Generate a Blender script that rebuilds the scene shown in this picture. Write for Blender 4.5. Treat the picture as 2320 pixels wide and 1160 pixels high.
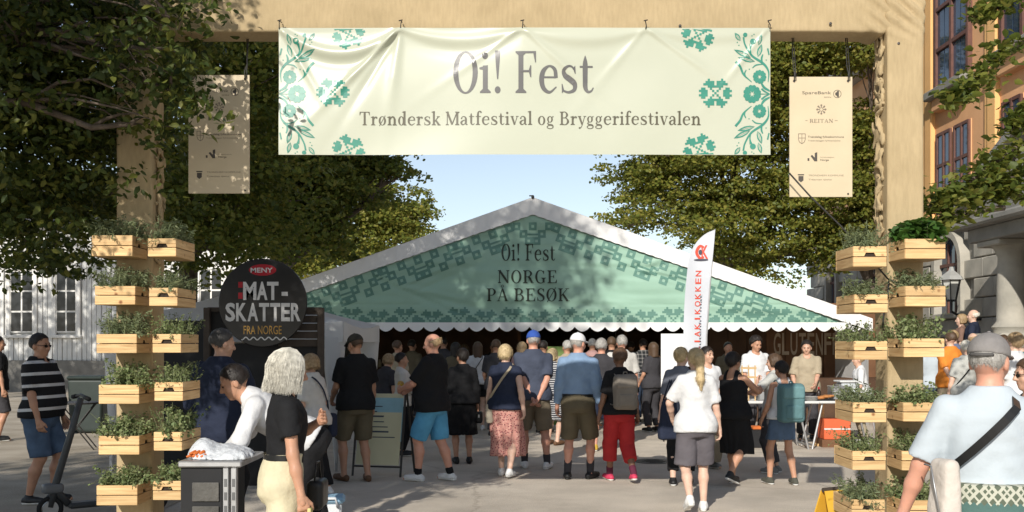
import bpy, bmesh, math, random
import numpy as np
from mathutils import Vector, Matrix, Euler

# ------------------------------------------------------------------ camera, sky, sun, exposure
scene = bpy.context.scene
for _o in list(bpy.data.objects):
    bpy.data.objects.remove(_o)
FPX, CAM_H, HZN = 2300.0, 1.62, 778.0        # focal length in photo pixels, eye height, horizon row
SUN_EL, SUN_AZ = math.radians(28.2), math.radians(17.5)   # sun behind the camera, to its left

cam_data = bpy.data.cameras.new('camera')
cam_data.sensor_width = 36.0
cam_data.lens = FPX / 2320.0 * 36.0
cam_data.shift_y = (HZN - 580.0) / 2320.0
cam_data.clip_start, cam_data.clip_end = 0.05, 2000.0
camera = bpy.data.objects.new('camera', cam_data)
scene.collection.objects.link(camera)
camera.location = (0.0, 0.0, CAM_H)
camera.rotation_euler = (math.radians(90), 0, 0)
scene.camera = camera

world = bpy.data.worlds.new('World')
scene.world = world
world.use_nodes = True
_nt = world.node_tree
_bg = _nt.nodes['Background']
_sky = _nt.nodes.new('ShaderNodeTexSky')
_sky.sky_type = 'NISHITA'
_sky.sun_disc = False
_sky.sun_elevation = SUN_EL
_sky.sun_rotation = math.radians(180) + SUN_AZ
_sky.air_density, _sky.dust_density, _sky.ozone_density = 1.0, 0.3, 2.0
_hs = _nt.nodes.new('ShaderNodeHueSaturation'); _hs.inputs['Saturation'].default_value = 0.68
_nt.links.new(_sky.outputs[0], _hs.inputs['Color']); _nt.links.new(_hs.outputs[0], _bg.inputs[0])
_bg.inputs[1].default_value = 0.12

sun_data = bpy.data.lights.new('sun', 'SUN')
sun_data.energy = 4.6
sun_data.angle = math.radians(0.5)
sun_data.color = (1.0, 0.95, 0.87)
sun = bpy.data.objects.new('sun', sun_data)
scene.collection.objects.link(sun)
_L = Vector((math.sin(SUN_AZ) * math.cos(SUN_EL), math.cos(SUN_AZ) * math.cos(SUN_EL), -math.sin(SUN_EL)))
sun.rotation_euler = _L.to_track_quat('-Z', 'Y').to_euler()
sun.location = (-8, -20, 18)

scene.view_settings.view_transform = 'Standard'
scene.view_settings.look = 'None'
scene.view_settings.exposure = 0.14
scene.view_settings.gamma = 1.0
scene.view_settings.use_curve_mapping = False
scene.render.engine = 'CYCLES'
scene.cycles.max_bounces = 6
scene.cycles.transparent_max_bounces = 6
scene.cycles.use_denoising = True

COL = scene.collection
random.seed(7)
RNG = np.random.default_rng(11)

# ------------------------------------------------------------------ helpers
def P(px, py, d):
    """point seen at photo pixel (px,py) standing d metres in front of the camera"""
    return np.array([(px - 1160.0) / FPX * d, d, CAM_H - (py - HZN) / FPX * d])

def PX(px, d): return (px - 1160.0) / FPX * d
def PZ(py, d): return CAM_H - (py - HZN) / FPX * d

MATS = {}
def M(name, color, rough=0.75, var=0.12, scale=6.0, bump=0.0, bscale=None, metal=0.0, spec=0.35, color2=None, sheen=0.0, detail=5.0, trans=0.0):
    if name in MATS: return MATS[name]
    m = bpy.data.materials.new(name); m.use_nodes = True
    nt = m.node_tree; b = nt.nodes['Principled BSDF']
    b.inputs['Roughness'].default_value = rough
    b.inputs['Metallic'].default_value = metal
    b.inputs['Specular IOR Level'].default_value = spec
    if sheen: b.inputs['Sheen Weight'].default_value = sheen
    tc = nt.nodes.new('ShaderNodeTexCoord')
    nz = nt.nodes.new('ShaderNodeTexNoise'); nz.inputs['Scale'].default_value = scale; nz.inputs['Detail'].default_value = detail
    nt.links.new(tc.outputs['Object'], nz.inputs['Vector'])
    cr = nt.nodes.new('ShaderNodeValToRGB')
    c = np.array(color[:3]); c2 = np.array(color2[:3]) if color2 else c
    cr.color_ramp.elements[0].position = 0.3; cr.color_ramp.elements[1].position = 0.7
    cr.color_ramp.elements[0].color = (*np.clip(c * (1 - var), 0, 1), 1)
    cr.color_ramp.elements[1].color = (*np.clip(c2 * (1 + var), 0, 1), 1)
    nt.links.new(nz.outputs['Fac'], cr.inputs['Fac'])
    nt.links.new(cr.outputs['Color'], b.inputs['Base Color'])
    if bump:
        n2 = nt.nodes.new('ShaderNodeTexNoise'); n2.inputs['Scale'].default_value = bscale or scale * 6; n2.inputs['Detail'].default_value = 4
        nt.links.new(tc.outputs['Object'], n2.inputs['Vector'])
        bp = nt.nodes.new('ShaderNodeBump'); bp.inputs['Strength'].default_value = bump; bp.inputs['Distance'].default_value = 0.02
        nt.links.new(n2.outputs['Fac'], bp.inputs['Height'])
        nt.links.new(bp.outputs['Normal'], b.inputs['Normal'])
    if trans:
        tr = nt.nodes.new('ShaderNodeBsdfTranslucent'); mx = nt.nodes.new('ShaderNodeMixShader'); mx.inputs[0].default_value = trans
        nt.links.new(cr.outputs['Color'], tr.inputs['Color'])
        nt.links.new(b.outputs[0], mx.inputs[1]); nt.links.new(tr.outputs[0], mx.inputs[2])
        nt.links.new(mx.outputs[0], nt.nodes['Material Output'].inputs['Surface'])
    MATS[name] = m
    return m

def nodes_of(m):
    return m.node_tree, m.node_tree.nodes['Principled BSDF']

def leaf_mat(name, cols, trans=0.42, rough=0.5):
    """foliage: every leaf its own tone, a little light passes through"""
    if name in MATS: return MATS[name]
    m = bpy.data.materials.new(name); m.use_nodes = True
    nt = m.node_tree; b = nt.nodes['Principled BSDF']; b.inputs['Roughness'].default_value = rough
    b.inputs['Specular IOR Level'].default_value = 0.3
    g = nt.nodes.new('ShaderNodeNewGeometry'); cr = nt.nodes.new('ShaderNodeValToRGB')
    els = cr.color_ramp.elements
    for i, c in enumerate(cols):
        p = i / (len(cols) - 1)
        e = els[0] if i == 0 else (els[len(els) - 1] if i == len(cols) - 1 else els.new(p))
        e.position = p; e.color = (*c, 1)
    nt.links.new(g.outputs['Random Per Island'], cr.inputs['Fac'])
    nt.links.new(cr.outputs['Color'], b.inputs['Base Color'])
    tr = nt.nodes.new('ShaderNodeBsdfTranslucent'); mx = nt.nodes.new('ShaderNodeMixShader'); mx.inputs[0].default_value = trans
    hs = nt.nodes.new('ShaderNodeHueSaturation'); hs.inputs['Hue'].default_value = 0.485; hs.inputs['Value'].default_value = 1.5
    nt.links.new(cr.outputs['Color'], hs.inputs['Color']); nt.links.new(hs.outputs['Color'], tr.inputs['Color'])
    nt.links.new(b.outputs[0], mx.inputs[1]); nt.links.new(tr.outputs[0], mx.inputs[2])
    nt.links.new(mx.outputs[0], nt.nodes['Material Output'].inputs['Surface'])
    MATS[name] = m
    return m

def np_mesh(name, V, F):
    """V (n,3), F list of faces or an (m,3|4) array"""
    me = bpy.data.meshes.new(name)
    V = np.asarray(V, dtype=np.float32)
    if isinstance(F, np.ndarray):
        k = F.shape[1]; nf = len(F)
        me.vertices.add(len(V)); me.vertices.foreach_set('co', V.ravel())
        me.loops.add(nf * k); me.loops.foreach_set('vertex_index', F.astype(np.int32).ravel())
        me.polygons.add(nf); me.polygons.foreach_set('loop_start', np.arange(0, nf * k, k, dtype=np.int32))
        me.polygons.foreach_set('loop_total', np.full(nf, k, dtype=np.int32))
        me.update(calc_edges=True); me.validate()
    else:
        me.from_pydata([tuple(map(float, v)) for v in V], [], [tuple(map(int, f)) for f in F]); me.update()
    return me

def put(name, me, mat, parent=None, smooth=False, loc=None, rotz=0.0, **props):
    o = bpy.data.objects.new(name, me)
    COL.objects.link(o)
    if parent is not None: o.parent = parent
    if mat is not None:
        if not len(me.materials): me.materials.append(mat)
    if smooth and len(me.polygons): me.polygons.foreach_set('use_smooth', np.ones(len(me.polygons), dtype=bool))
    if loc is not None: o.location = tuple(map(float, loc))
    if rotz: o.rotation_euler = (0, 0, rotz)
    for k, v in props.items(): o[k] = v
    return o

def thing(name, label, cat, loc=(0, 0, 0), rotz=0.0, group=None):
    o = bpy.data.objects.new(name, None); o.empty_display_size = 0.1
    COL.objects.link(o)
    o.location = tuple(map(float, loc)); o.rotation_euler = (0, 0, rotz)
    o['label'] = label; o['category'] = cat
    if group: o['group'] = group
    return o

def tag(o, label, cat, group=None):
    o['label'] = label; o['category'] = cat
    if group: o['group'] = group
    return o

class MB:
    """collects simple solids into one mesh"""
    def __init__(self): self.v = []; self.f = []
    def add(self, V, F):
        n = len(self.v); self.v.extend([tuple(map(float, p)) for p in V]); self.f.extend([tuple(int(i) + n for i in q) for q in F]); return self
    def box(self, c, s, rz=0.0, bev=0.0):
        c = np.array(c, float); s = np.array(s, float) / 2
        if bev <= 0:
            V = np.array([[x, y, z] for z in (-1, 1) for y in (-1, 1) for x in (-1, 1)]) * s
            F = [(0, 2, 3, 1), (4, 5, 7, 6), (0, 1, 5, 4), (2, 6, 7, 3), (0, 4, 6, 2), (1, 3, 7, 5)]
        else:
            bm = bmesh.new(); bmesh.ops.create_cube(bm, size=1.0)
            for v in bm.verts: v.co = Vector((v.co.x * 2 * s[0], v.co.y * 2 * s[1], v.co.z * 2 * s[2]))
            bmesh.ops.bevel(bm, geom=list(bm.edges), offset=bev, segments=1, affect='EDGES')
            bm.verts.index_update()
            V = np.array([list(v.co) for v in bm.verts]); F = [tuple(v.index for v in f.verts) for f in bm.faces]; bm.free()
        if rz:
            a, b = math.cos(rz), math.sin(rz)
            V = np.stack([V[:, 0] * a - V[:, 1] * b, V[:, 0] * b + V[:, 1] * a, V[:, 2]], 1)
        return self.add(V + c, F)
    def span(self, x0, x1, y0, y1, z0, z1, bev=0.0):
        return self.box(((x0 + x1) / 2, (y0 + y1) / 2, (z0 + z1) / 2), (abs(x1 - x0), abs(y1 - y0), abs(z1 - z0)), 0, bev)
    def tube(self, pts, rad, n=8, cap=True):
        pts = [np.array(p, float) for p in pts]; m = len(pts)
        rad = [rad] * m if np.isscalar(rad) else list(rad)
        base = len(self.v); prev = None
        for i, p in enumerate(pts):
            t = pts[min(i + 1, m - 1)] - pts[max(i - 1, 0)]; t = t / (np.linalg.norm(t) + 1e-9)
            if prev is None:
                a = np.array([0, 0, 1.0]) if abs(t[2]) < 0.9 else np.array([1.0, 0, 0])
                u = np.cross(t, a)
            else: u = prev - t * np.dot(prev, t)
            u /= np.linalg.norm(u) + 1e-9; prev = u; w = np.cross(t, u)
            for k in range(n):
                ang = 2 * math.pi * k / n
                self.v.append(tuple(p + rad[i] * (math.cos(ang) * u + math.sin(ang) * w)))
        for i in range(m - 1):
            for k in range(n):
                a = base + i * n + k; b = base + i * n + (k + 1) % n
                self.f.append((a, b, b + n, a + n))
        if cap:
            self.f.append(tuple(base + k for k in range(n))[::-1]); self.f.append(tuple(base + (m - 1) * n + k for k in range(n)))
        return self
    def lathe(self, prof, c, n=24, axis='z'):
        base = len(self.v); c = np.array(c, float)
        for r, h in prof:
            for k in range(n):
                a = 2 * math.pi * k / n
                q = (r * math.cos(a), r * math.sin(a), h)
                if axis == 'y': q = (r * math.cos(a), -h, r * math.sin(a))
                self.v.append(tuple(c + np.array(q)))
        for i in range(len(prof) - 1):
            for k in range(n):
                a = base + i * n + k; b = base + i * n + (k + 1) % n
                self.f.append((a, b, b + n, a + n))
        self.f.append(tuple(base + k for k in range(n))[::-1]); self.f.append(tuple(base + (len(prof) - 1) * n + k for k in range(n)))
        return self
    def prism(self, poly, y0, y1):
        """polygon in the x,z plane, thick along y"""
        n = len(poly)
        V = [(p[0], y0, p[1]) for p in poly] + [(p[0], y1, p[1]) for p in poly]
        F = [tuple(range(n)), tuple(range(n, 2 * n))[::-1]] + [(i, i + n, (i + 1) % n + n, (i + 1) % n) for i in range(n)]
        return self.add(V, F)
    def sheet(self, fn, us, vs):
        base = len(self.v)
        for v in vs:
            for u in us: self.v.append(tuple(map(float, fn(u, v))))
        n = len(us)
        for j in range(len(vs) - 1):
            for i in range(n - 1):
                a = base + j * n + i
                self.f.append((a, a + 1, a + n + 1, a + n))
        return self
    def build(self, name, mat, parent=None, smooth=False, **k):
        me = np_mesh(name, np.array(self.v), self.f)
        bm = bmesh.new(); bm.from_mesh(me); bmesh.ops.recalc_face_normals(bm, faces=bm.faces); bm.to_mesh(me); bm.free()
        o = put(name, me, mat, parent, smooth, **k)
        return o

def rel(o, V):
    """world points into the frame of an unrotated thing"""
    return np.asarray(V, float) - np.array(o.location)

def auto_smooth(o, ang=40):
    me = o.data
    me.polygons.foreach_set('use_smooth', np.ones(len(me.polygons), dtype=bool))
    bm = bmesh.new(); bm.from_mesh(me)
    for e in bm.edges:
        if len(e.link_faces) == 2 and e.calc_face_angle(0) > math.radians(ang): e.smooth = False
    bm.to_mesh(me); bm.free()

# smooth pseudo noise for folds (numpy)
_nr = np.random.default_rng(5)
_ND = _nr.normal(size=(10, 3)); _ND /= np.linalg.norm(_ND, axis=1)[:, None]; _NP = _nr.uniform(0, 6.28, 10)
def snoise(x, y, z, f=1.0):
    s = 0
    for i in range(10):
        k = f * (0.6 + 0.14 * i)
        s = s + np.sin(k * (_ND[i, 0] * x + _ND[i, 1] * y + _ND[i, 2] * z) * 6.28 + _NP[i] + 1.3 * np.sin(k * 3.1 * (_ND[i, 1] * x - _ND[i, 0] * z + _ND[i, 2] * y) + i))
    return s / 5.0
# ------------------------------------------------------------------ lettering: a serif alphabet drawn as strokes, and the built-in sans
def _cr(pts, n=6):
    pts = np.array(pts, float)
    Q = np.vstack([2 * pts[0] - pts[1], pts, 2 * pts[-1] - pts[-2]])
    out = []
    for i in range(1, len(Q) - 2):
        for k in range(n):
            t = k / n
            out.append(0.5 * ((2 * Q[i]) + (-Q[i - 1] + Q[i + 1]) * t + (2 * Q[i - 1] - 5 * Q[i] + 4 * Q[i + 1] - Q[i + 2]) * t * t + (-Q[i - 1] + 3 * Q[i] - 3 * Q[i + 1] + Q[i + 2]) * t ** 3))
    out.append(pts[-1]); return np.array(out)

def stroke(pts, n=6, smooth=True):
    """[(x,y,width)] -> list of quads (each a list of 4 points)"""
    p = _cr(pts, n) if smooth and len(pts) > 2 else np.array([np.array(pts[0]) + (np.array(pts[-1]) - np.array(pts[0])) * t for t in np.linspace(0, 1, n + 1)], float)
    T = np.gradient(p[:, :2], axis=0); T /= np.linalg.norm(T, axis=1)[:, None] + 1e-9
    N = np.stack([-T[:, 1], T[:, 0]], 1); A = p[:, :2] + N * p[:, 2:3] / 2; B = p[:, :2] - N * p[:, 2:3] / 2
    return [[A[i], A[i + 1], B[i + 1], B[i]] for i in range(len(p) - 1)]

def ring(cx, cy, rx, ry, ws, wt, n=28):
    out = []
    for i in range(n):
        a0, a1 = 2 * math.pi * i / n, 2 * math.pi * (i + 1) / n
        f = lambda a, k: np.array([cx + (rx - k * ws) * math.cos(a), cy + (ry - k * wt) * math.sin(a)])
        out.append([f(a0, 0), f(a1, 0), f(a1, 1), f(a0, 1)])
    return out
def disc(cx, cy, r, n=14, ry=None):
    ry = ry or r
    return [[np.array([cx + r * math.cos(2 * math.pi * i / n), cy + ry * math.sin(2 * math.pi * i / n)]) for i in range(n)]]
def rect(x0, y0, x1, y1, n=1):
    xs = np.linspace(x0, x1, n + 1)
    return [[np.array(q) for q in ((xs[i], y0), (xs[i + 1], y0), (xs[i + 1], y1), (xs[i], y1))] for i in range(n)]
def poly(*p): return [[np.array(q, float) for q in p]]

TK = 0.145; TN = 0.05
def _foot(x, y, w, up=1, l=1, r=1):
    return poly((x - w / 2 - .085 * l, y), (x + w / 2 + .085 * r, y), (x + w / 2 + .085 * r, y + .032 * up), (x + w / 2, y + .10 * up), (x - w / 2, y + .10 * up), (x - w / 2 - .085 * l, y + .032 * up))
def _stem(x, y0, y1, w=TK, b=True, t=True, flag=False):
    s = [stroke([(x, y0, w), (x, y1, w)], 6, False)]
    if b: s.append(_foot(x, y0, w))
    if flag: s.append(poly((x - w / 2 - .10, y1 - .05), (x + w / 2, y1 + .01), (x + w / 2, y1 - .12), (x - w / 2 - .10, y1 - .085)))
    elif t: s.append(_foot(x, y1, w, -1))
    return s
XH = 0.66
GLY = {
 ' ': (.30, []),
 'O': (.80, [ring(.40, .5, .36, .52, .15, .045)]),
 'i': (.36, _stem(.18, 0, XH, flag=True) + [disc(.17, .90, .085)]),
 '!': (.36, [stroke([(.18, 1.02, .15), (.18, .93, .15), (.18, .33, .035)], 6), disc(.18, .075, .085)]),
 'F': (.70, _stem(.2, 0, 1) + [rect(.2, .952, .64, 1, 3), poly((.64, 1), (.64, .73), (.615, .73), (.56, .952)), rect(.2, .50, .48, .545, 2), poly((.50, .38), (.50, .66), (.475, .66), (.43, .545), (.43, .50), (.475, .38))]),
 'E': (.74, _stem(.2, 0, 1) + [rect(.2, .952, .64, 1, 3), poly((.64, 1), (.64, .75), (.615, .75), (.56, .952)), rect(.2, .48, .48, .525, 2), poly((.50, .37), (.50, .64), (.475, .64), (.43, .525), (.43, .48), (.475, .37)), rect(.2, 0, .66, .048, 3), poly((.68, 0), (.70, .28), (.675, .28), (.58, .048), (.58, 0))]),
 'e': (.62, [rect(.13, .355, .53, .40, 2), stroke([(.525, .36, .11), (.49, .56, .10), (.33, .645, .05), (.16, .53, .12), (.105, .33, .145), (.16, .12, .12), (.34, .02, .065), (.54, .15, .03)], 5)]),
 's': (.56, [stroke([(.44, .56, .045), (.36, .635, .05), (.25, .635, .06), (.13, .54, .10), (.17, .42, .13), (.31, .33, .145), (.45, .22, .14), (.44, .08, .10), (.28, .02, .06), (.14, .05, .05)], 4), poly((.47, .66), (.48, .46), (.455, .46), (.40, .60)), poly((.08, 0), (.07, .22), (.095, .22), (.15, .06))]),
 't': (.47, [stroke([(.2, .90, .02), (.2, .70, .14), (.2, .35, .14), (.205, .14, .13), (.28, .03, .07), (.38, .05, .05), (.44, .13, .03)], 4), rect(.04, .61, .42, .655, 2)]),
 'T': (.82, _stem(.41, 0, 1, t=False) + [rect(.05, .952, .77, 1, 4), poly((.05, 1), (.04, .74), (.065, .74), (.14, .952)), poly((.77, 1), (.78, .74), (.755, .74), (.68, .952))]),
 'r': (.52, _stem(.19, 0, XH, flag=True) + [stroke([(.24, .42, .04), (.31, .58, .06), (.42, .63, .07)], 4), disc(.43, .57, .07)]),
 'o': (.64, [ring(.32, .33, .27, .345, .14, .045)]),
 'n': (.74, _stem(.19, 0, XH, flag=True) + _stem(.56, 0, .46, t=False) + [stroke([(.24, .44, .05), (.35, .61, .075), (.49, .60, .11), (.56, .44, .145)], 5)]),
 'd': (.70, [ring(.29, .33, .24, .345, .14, .045)] + _stem(.52, 0, 1.05, b=False, flag=True) + [poly((.52, 0), (.66, 0), (.66, .04), (.58, .08), (.52, .08))]),
 'k': (.68, _stem(.19, 0, 1.05, flag=True) + [stroke([(.24, .27, .05), (.52, .63, .05)], 4, False), stroke([(.32, .38, .12), (.56, .02, .15)], 4, False), rect(.40, .62, .62, .66), rect(.45, 0, .68, .04)]),
 'M': (1.04, _stem(.15, 0, 1, w=.06) + _stem(.88, 0, 1) + [stroke([(.14, 1, .15), (.50, .06, .14)], 5, False), stroke([(.87, 1, .06), (.50, .06, .05)], 5, False)]),
 'a': (.62, [stroke([(.13, .49, .07), (.19, .61, .05), (.33, .635, .07), (.44, .52, .13), (.45, .30, .145), (.45, .12, .13), (.50, .025, .07), (.58, .05, .04)], 4), stroke([(.43, .38, .04), (.25, .33, .07), (.115, .20, .14), (.16, .06, .11), (.27, .025, .06), (.43, .15, .04)], 4), disc(.135, .50, .055)]),
 'f': (.44, _stem(.2, 0, .78, t=False) + [stroke([(.2, .74, .145), (.225, .94, .11), (.34, 1.035, .06), (.44, 1.0, .05)], 4), disc(.42, .96, .06), rect(.04, .61, .42, .655, 2)]),
 'v': (.62, [stroke([(.13, .65, .145), (.33, .01, .13)], 5, False), stroke([(.33, .01, .04), (.52, .65, .05)], 5, False), rect(.02, .62, .26, .66), rect(.42, .62, .62, .66)]),
 'l': (.36, _stem(.18, 0, 1.05, flag=True)),
 'g': (.60, [ring(.27, .42, .21, .24, .12, .04), ring(.28, -.16, .25, .15, .07, .05), stroke([(.17, .21, .04), (.10, .10, .07), (.22, .03, .09), (.42, -.01, .10), (.51, -.12, .08)], 4), stroke([(.42, .57, .04), (.52, .65, .07)], 3, False)]),
 'B': (.78, _stem(.2, 0, 1) + [stroke([(.2, .976, .048), (.45, .965, .06), (.575, .76, .15), (.45, .55, .055), (.2, .53, .045)], 5), stroke([(.2, .53, .04), (.50, .51, .05), (.645, .27, .16), (.5, .035, .06), (.2, .024, .048)], 5)]),
 'y': (.62, [stroke([(.13, .65, .145), (.34, .03, .13)], 5, False), stroke([(.53, .65, .05), (.37, .10, .05), (.28, -.16, .05), (.18, -.26, .06)], 4), disc(.15, -.23, .065), rect(.02, .62, .26, .66), rect(.43, .62, .63, .66)]),
 'R': (.80, _stem(.2, 0, 1) + [stroke([(.2, .976, .048), (.46, .965, .06), (.60, .74, .15), (.46, .51, .055), (.2, .50, .045)], 5), stroke([(.38, .5, .11), (.50, .40, .14), (.66, .04, .15)], 4), rect(.62, 0, .80, .04)]),
 'G': (.84, [stroke([(.63, .80, .04), (.55, .95, .05), (.41, 1.0, .055), (.22, .88, .11), (.13, .5, .155), (.22, .12, .11), (.43, .0, .055), (.62, .07, .05)], 5), poly((.67, 1.0), (.67, .70), (.645, .70), (.58, .92))] + _stem(.64, .04, .42, b=False)),
 'P': (.70, _stem(.2, 0, 1) + [stroke([(.2, .976, .048), (.46, .965, .06), (.60, .72, .155), (.46, .475, .055), (.2, .46, .045)], 5)]),
 'A': (.82, [stroke([(.12, 0, .05), (.40, 1, .05)], 5, False), stroke([(.40, 1, .10), (.68, 0, .155)], 5, False), rect(.22, .31, .58, .355, 2), rect(.01, 0, .25, .04), rect(.55, 0, .82, .04)]),
 'S': (.64, [stroke([(.50, .84, .045), (.42, .96, .05), (.30, .985, .055), (.15, .84, .12), (.18, .64, .15), (.35, .50, .165), (.50, .34, .155), (.50, .12, .11), (.32, .015, .06), (.16, .06, .05)], 5), poly((.54, 1), (.55, .70), (.525, .70), (.46, .92)), poly((.08, 0), (.07, .32), (.095, .32), (.17, .09))]),
 'K': (.84, _stem(.2, 0, 1) + [stroke([(.26, .42, .05), (.66, .97, .05)], 5, False), stroke([(.36, .56, .13), (.68, .02, .16)], 5, False), rect(.53, .955, .80, 1), rect(.56, 0, .84, .04)]),
 'N': (.90, _stem(.16, 0, 1, w=.055) + _stem(.74, .0, 1, w=.055, b=False) + [stroke([(.15, 1, .15), (.745, .03, .15)], 6, False)]),
 'I': (.40, _stem(.2, 0, 1)),
 '-': (.42, [rect(.08, .34, .34, .40)]),
}
GLY['ø'] = (GLY['o'][0], GLY['o'][1] + [stroke([(.10, -.06, .045), (.54, .72, .045)], 5, False)])
GLY['Ø'] = (GLY['O'][0], GLY['O'][1] + [stroke([(.10, -.07, .05), (.70, 1.07, .05)], 6, False)])
GLY['Å'] = (GLY['A'][0], GLY['A'][1] + [ring(.40, 1.17, .105, .105, .04, .04, 14)])

def serif(text, x0, y0, width, cap, track=0.0):
    """strokes of a line of serif text from (x0,y0), its width and cap height given: list of (layer, polygon)"""
    x = 0.0; out = []
    for ch in text:
        adv, st = GLY[ch]
        for k, s in enumerate(st):
            for q in s: out.append((k, [np.array([p[0] + x, p[1]]) for p in q]))
        x += adv + track
    allx = [p[0] for _, q in out for p in q]
    lo, hi = min(allx), max(allx)
    sx = width / (hi - lo)
    return [(k, [np.array([x0 + (p[0] - lo) * sx, y0 + p[1] * cap]) for p in q]) for k, q in out]

def sans(text, x0, y0, width, cap, bold=0.0):
    """built-in sans, fitted to the width and cap height given"""
    cu = bpy.data.curves.new('t', 'FONT'); cu.body = text; cu.size = 1.0; cu.offset = bold; cu.resolution_u = 3
    o = bpy.data.objects.new('t', cu); COL.objects.link(o)
    dg = bpy.context.evaluated_depsgraph_get(); me = bpy.data.meshes.new_from_object(o.evaluated_get(dg))
    V = np.array([v.co[:2] for v in me.vertices]); F = [tuple(p.vertices) for p in me.polygons]
    bpy.data.objects.remove(o); bpy.data.curves.remove(cu); bpy.data.meshes.remove(me)
    if len(V) == 0: return []
    lo = V.min(0); hi = V.max(0)
    sx = width / (hi[0] - lo[0]); sy = cap / 0.729
    V = np.stack([x0 + (V[:, 0] - lo[0]) * sx, y0 + V[:, 1] * sy], 1)
    return [(0, [V[i] for i in f]) for f in F]

def layer(polys, k=0): return [(k, q) for q in polys]

def rot2(polys, cx, cy, ang):
    a, b = math.cos(ang), math.sin(ang)
    return [(k, [np.array([cx + (p[0] - cx) * a - (p[1] - cy) * b, cy + (p[0] - cx) * b + (p[1] - cy) * a]) for p in q]) for k, q in polys]

def dice(polys, step):
    """cut polygons along a grid so they follow folds"""
    out = []
    for k, q in polys:
        work = [q]
        for ax in (0, 1):
            nxt = []
            for w in work:
                lo = min(p[ax] for p in w); hi = max(p[ax] for p in w)
                cuts = np.arange(math.floor(lo / step) + 1, math.ceil(hi / step)) * step
                cur = w
                for c in cuts:
                    A, B = [], []
                    for i in range(len(cur)):
                        p, r = cur[i], cur[(i + 1) % len(cur)]
                        (A if p[ax] <= c else B).append(p)
                        if (p[ax] - c) * (r[ax] - c) < 0:
                            t = (c - p[ax]) / (r[ax] - p[ax]); m = p + (r - p) * t; A.append(m); B.append(m)
                    if len(A) > 2: nxt.append(A)
                    cur = B
                    if len(cur) < 3: break
                if len(cur) > 2: nxt.append(cur)
            work = nxt
        out += [(k, w) for w in work]
    return out

def print_on(name, polys, fn, mat, parent, eps=0.0015, lay=0.0004, step=None, loc=None):
    """lay flat print on a surface: fn(u,v,offset)->xyz in the parent's frame"""
    if step: polys = dice(polys, step)
    mb = MB()
    for k, q in polys:
        n = len(mb.v)
        for p in q: mb.v.append(tuple(map(float, fn(p[0], p[1], eps + lay * k))))
        mb.f.append(tuple(range(n, n + len(q))))
    me = np_mesh(name, np.array(mb.v), mb.f)
    return put(name, me, mat, parent)

def letters_on(text, x0, y0, width, cap, fn, mat, parent, eps=.0015, lay=.0004, step=None, track=0.0):
    """serif line with each letter its own flat part"""
    x = 0.0; runs = []
    for ch in text:
        adv, st = GLY[ch]; runs.append([(k, [np.array([p[0] + x, p[1]]) for p in q]) for k, s in enumerate(st) for q in s]); x += adv + track
    xs = [p[0] for r in runs for _, q in r for p in q]; lo, hi = min(xs), max(xs); sx = width / (hi - lo)
    for r in runs:
        if r: print_on('letter', [(k, [np.array([x0 + (p[0] - lo) * sx, y0 + p[1] * cap]) for p in q]) for k, q in r], fn, mat, parent, eps, lay, step)
# ------------------------------------------------------------------ people: bodies grown from smooth fields, clothes as shells round them
def rcone(p, a, b, ra, rb):
    a = np.asarray(a, np.float32); b = np.asarray(b, np.float32); ab = b - a
    q = p - a[:, None]
    t = np.clip((ab[0] * q[0] + ab[1] * q[1] + ab[2] * q[2]) / (float(ab @ ab) + 1e-9), 0, 1)
    return np.sqrt((q[0] - ab[0] * t) ** 2 + (q[1] - ab[1] * t) ** 2 + (q[2] - ab[2] * t) ** 2) - (ra + (rb - ra) * t)
def ell(p, c, r):
    k = np.sqrt(((p[0] - c[0]) / r[0]) ** 2 + ((p[1] - c[1]) / r[1]) ** 2 + ((p[2] - c[2]) / r[2]) ** 2)
    return (k - 1) * min(r)
def smin(a, b, k):
    h = np.clip(0.5 + 0.5 * (b - a) / k, 0, 1)
    return b * (1 - h) + a * h - k * h * (1 - h)
def loft(p, zs, a, b, yc, x0=0.0):
    z = p[2]; A = np.interp(z, zs, a); B = np.interp(z, zs, b); Y = np.interp(z, zs, yc)
    k = np.sqrt(((p[0] - x0) / A) ** 2 + ((p[1] - Y) / B) ** 2)
    d = (k - 1) * np.minimum(A, B)
    return np.maximum(d, np.maximum(zs[0] - z, z - zs[-1])).astype(np.float32)

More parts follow.
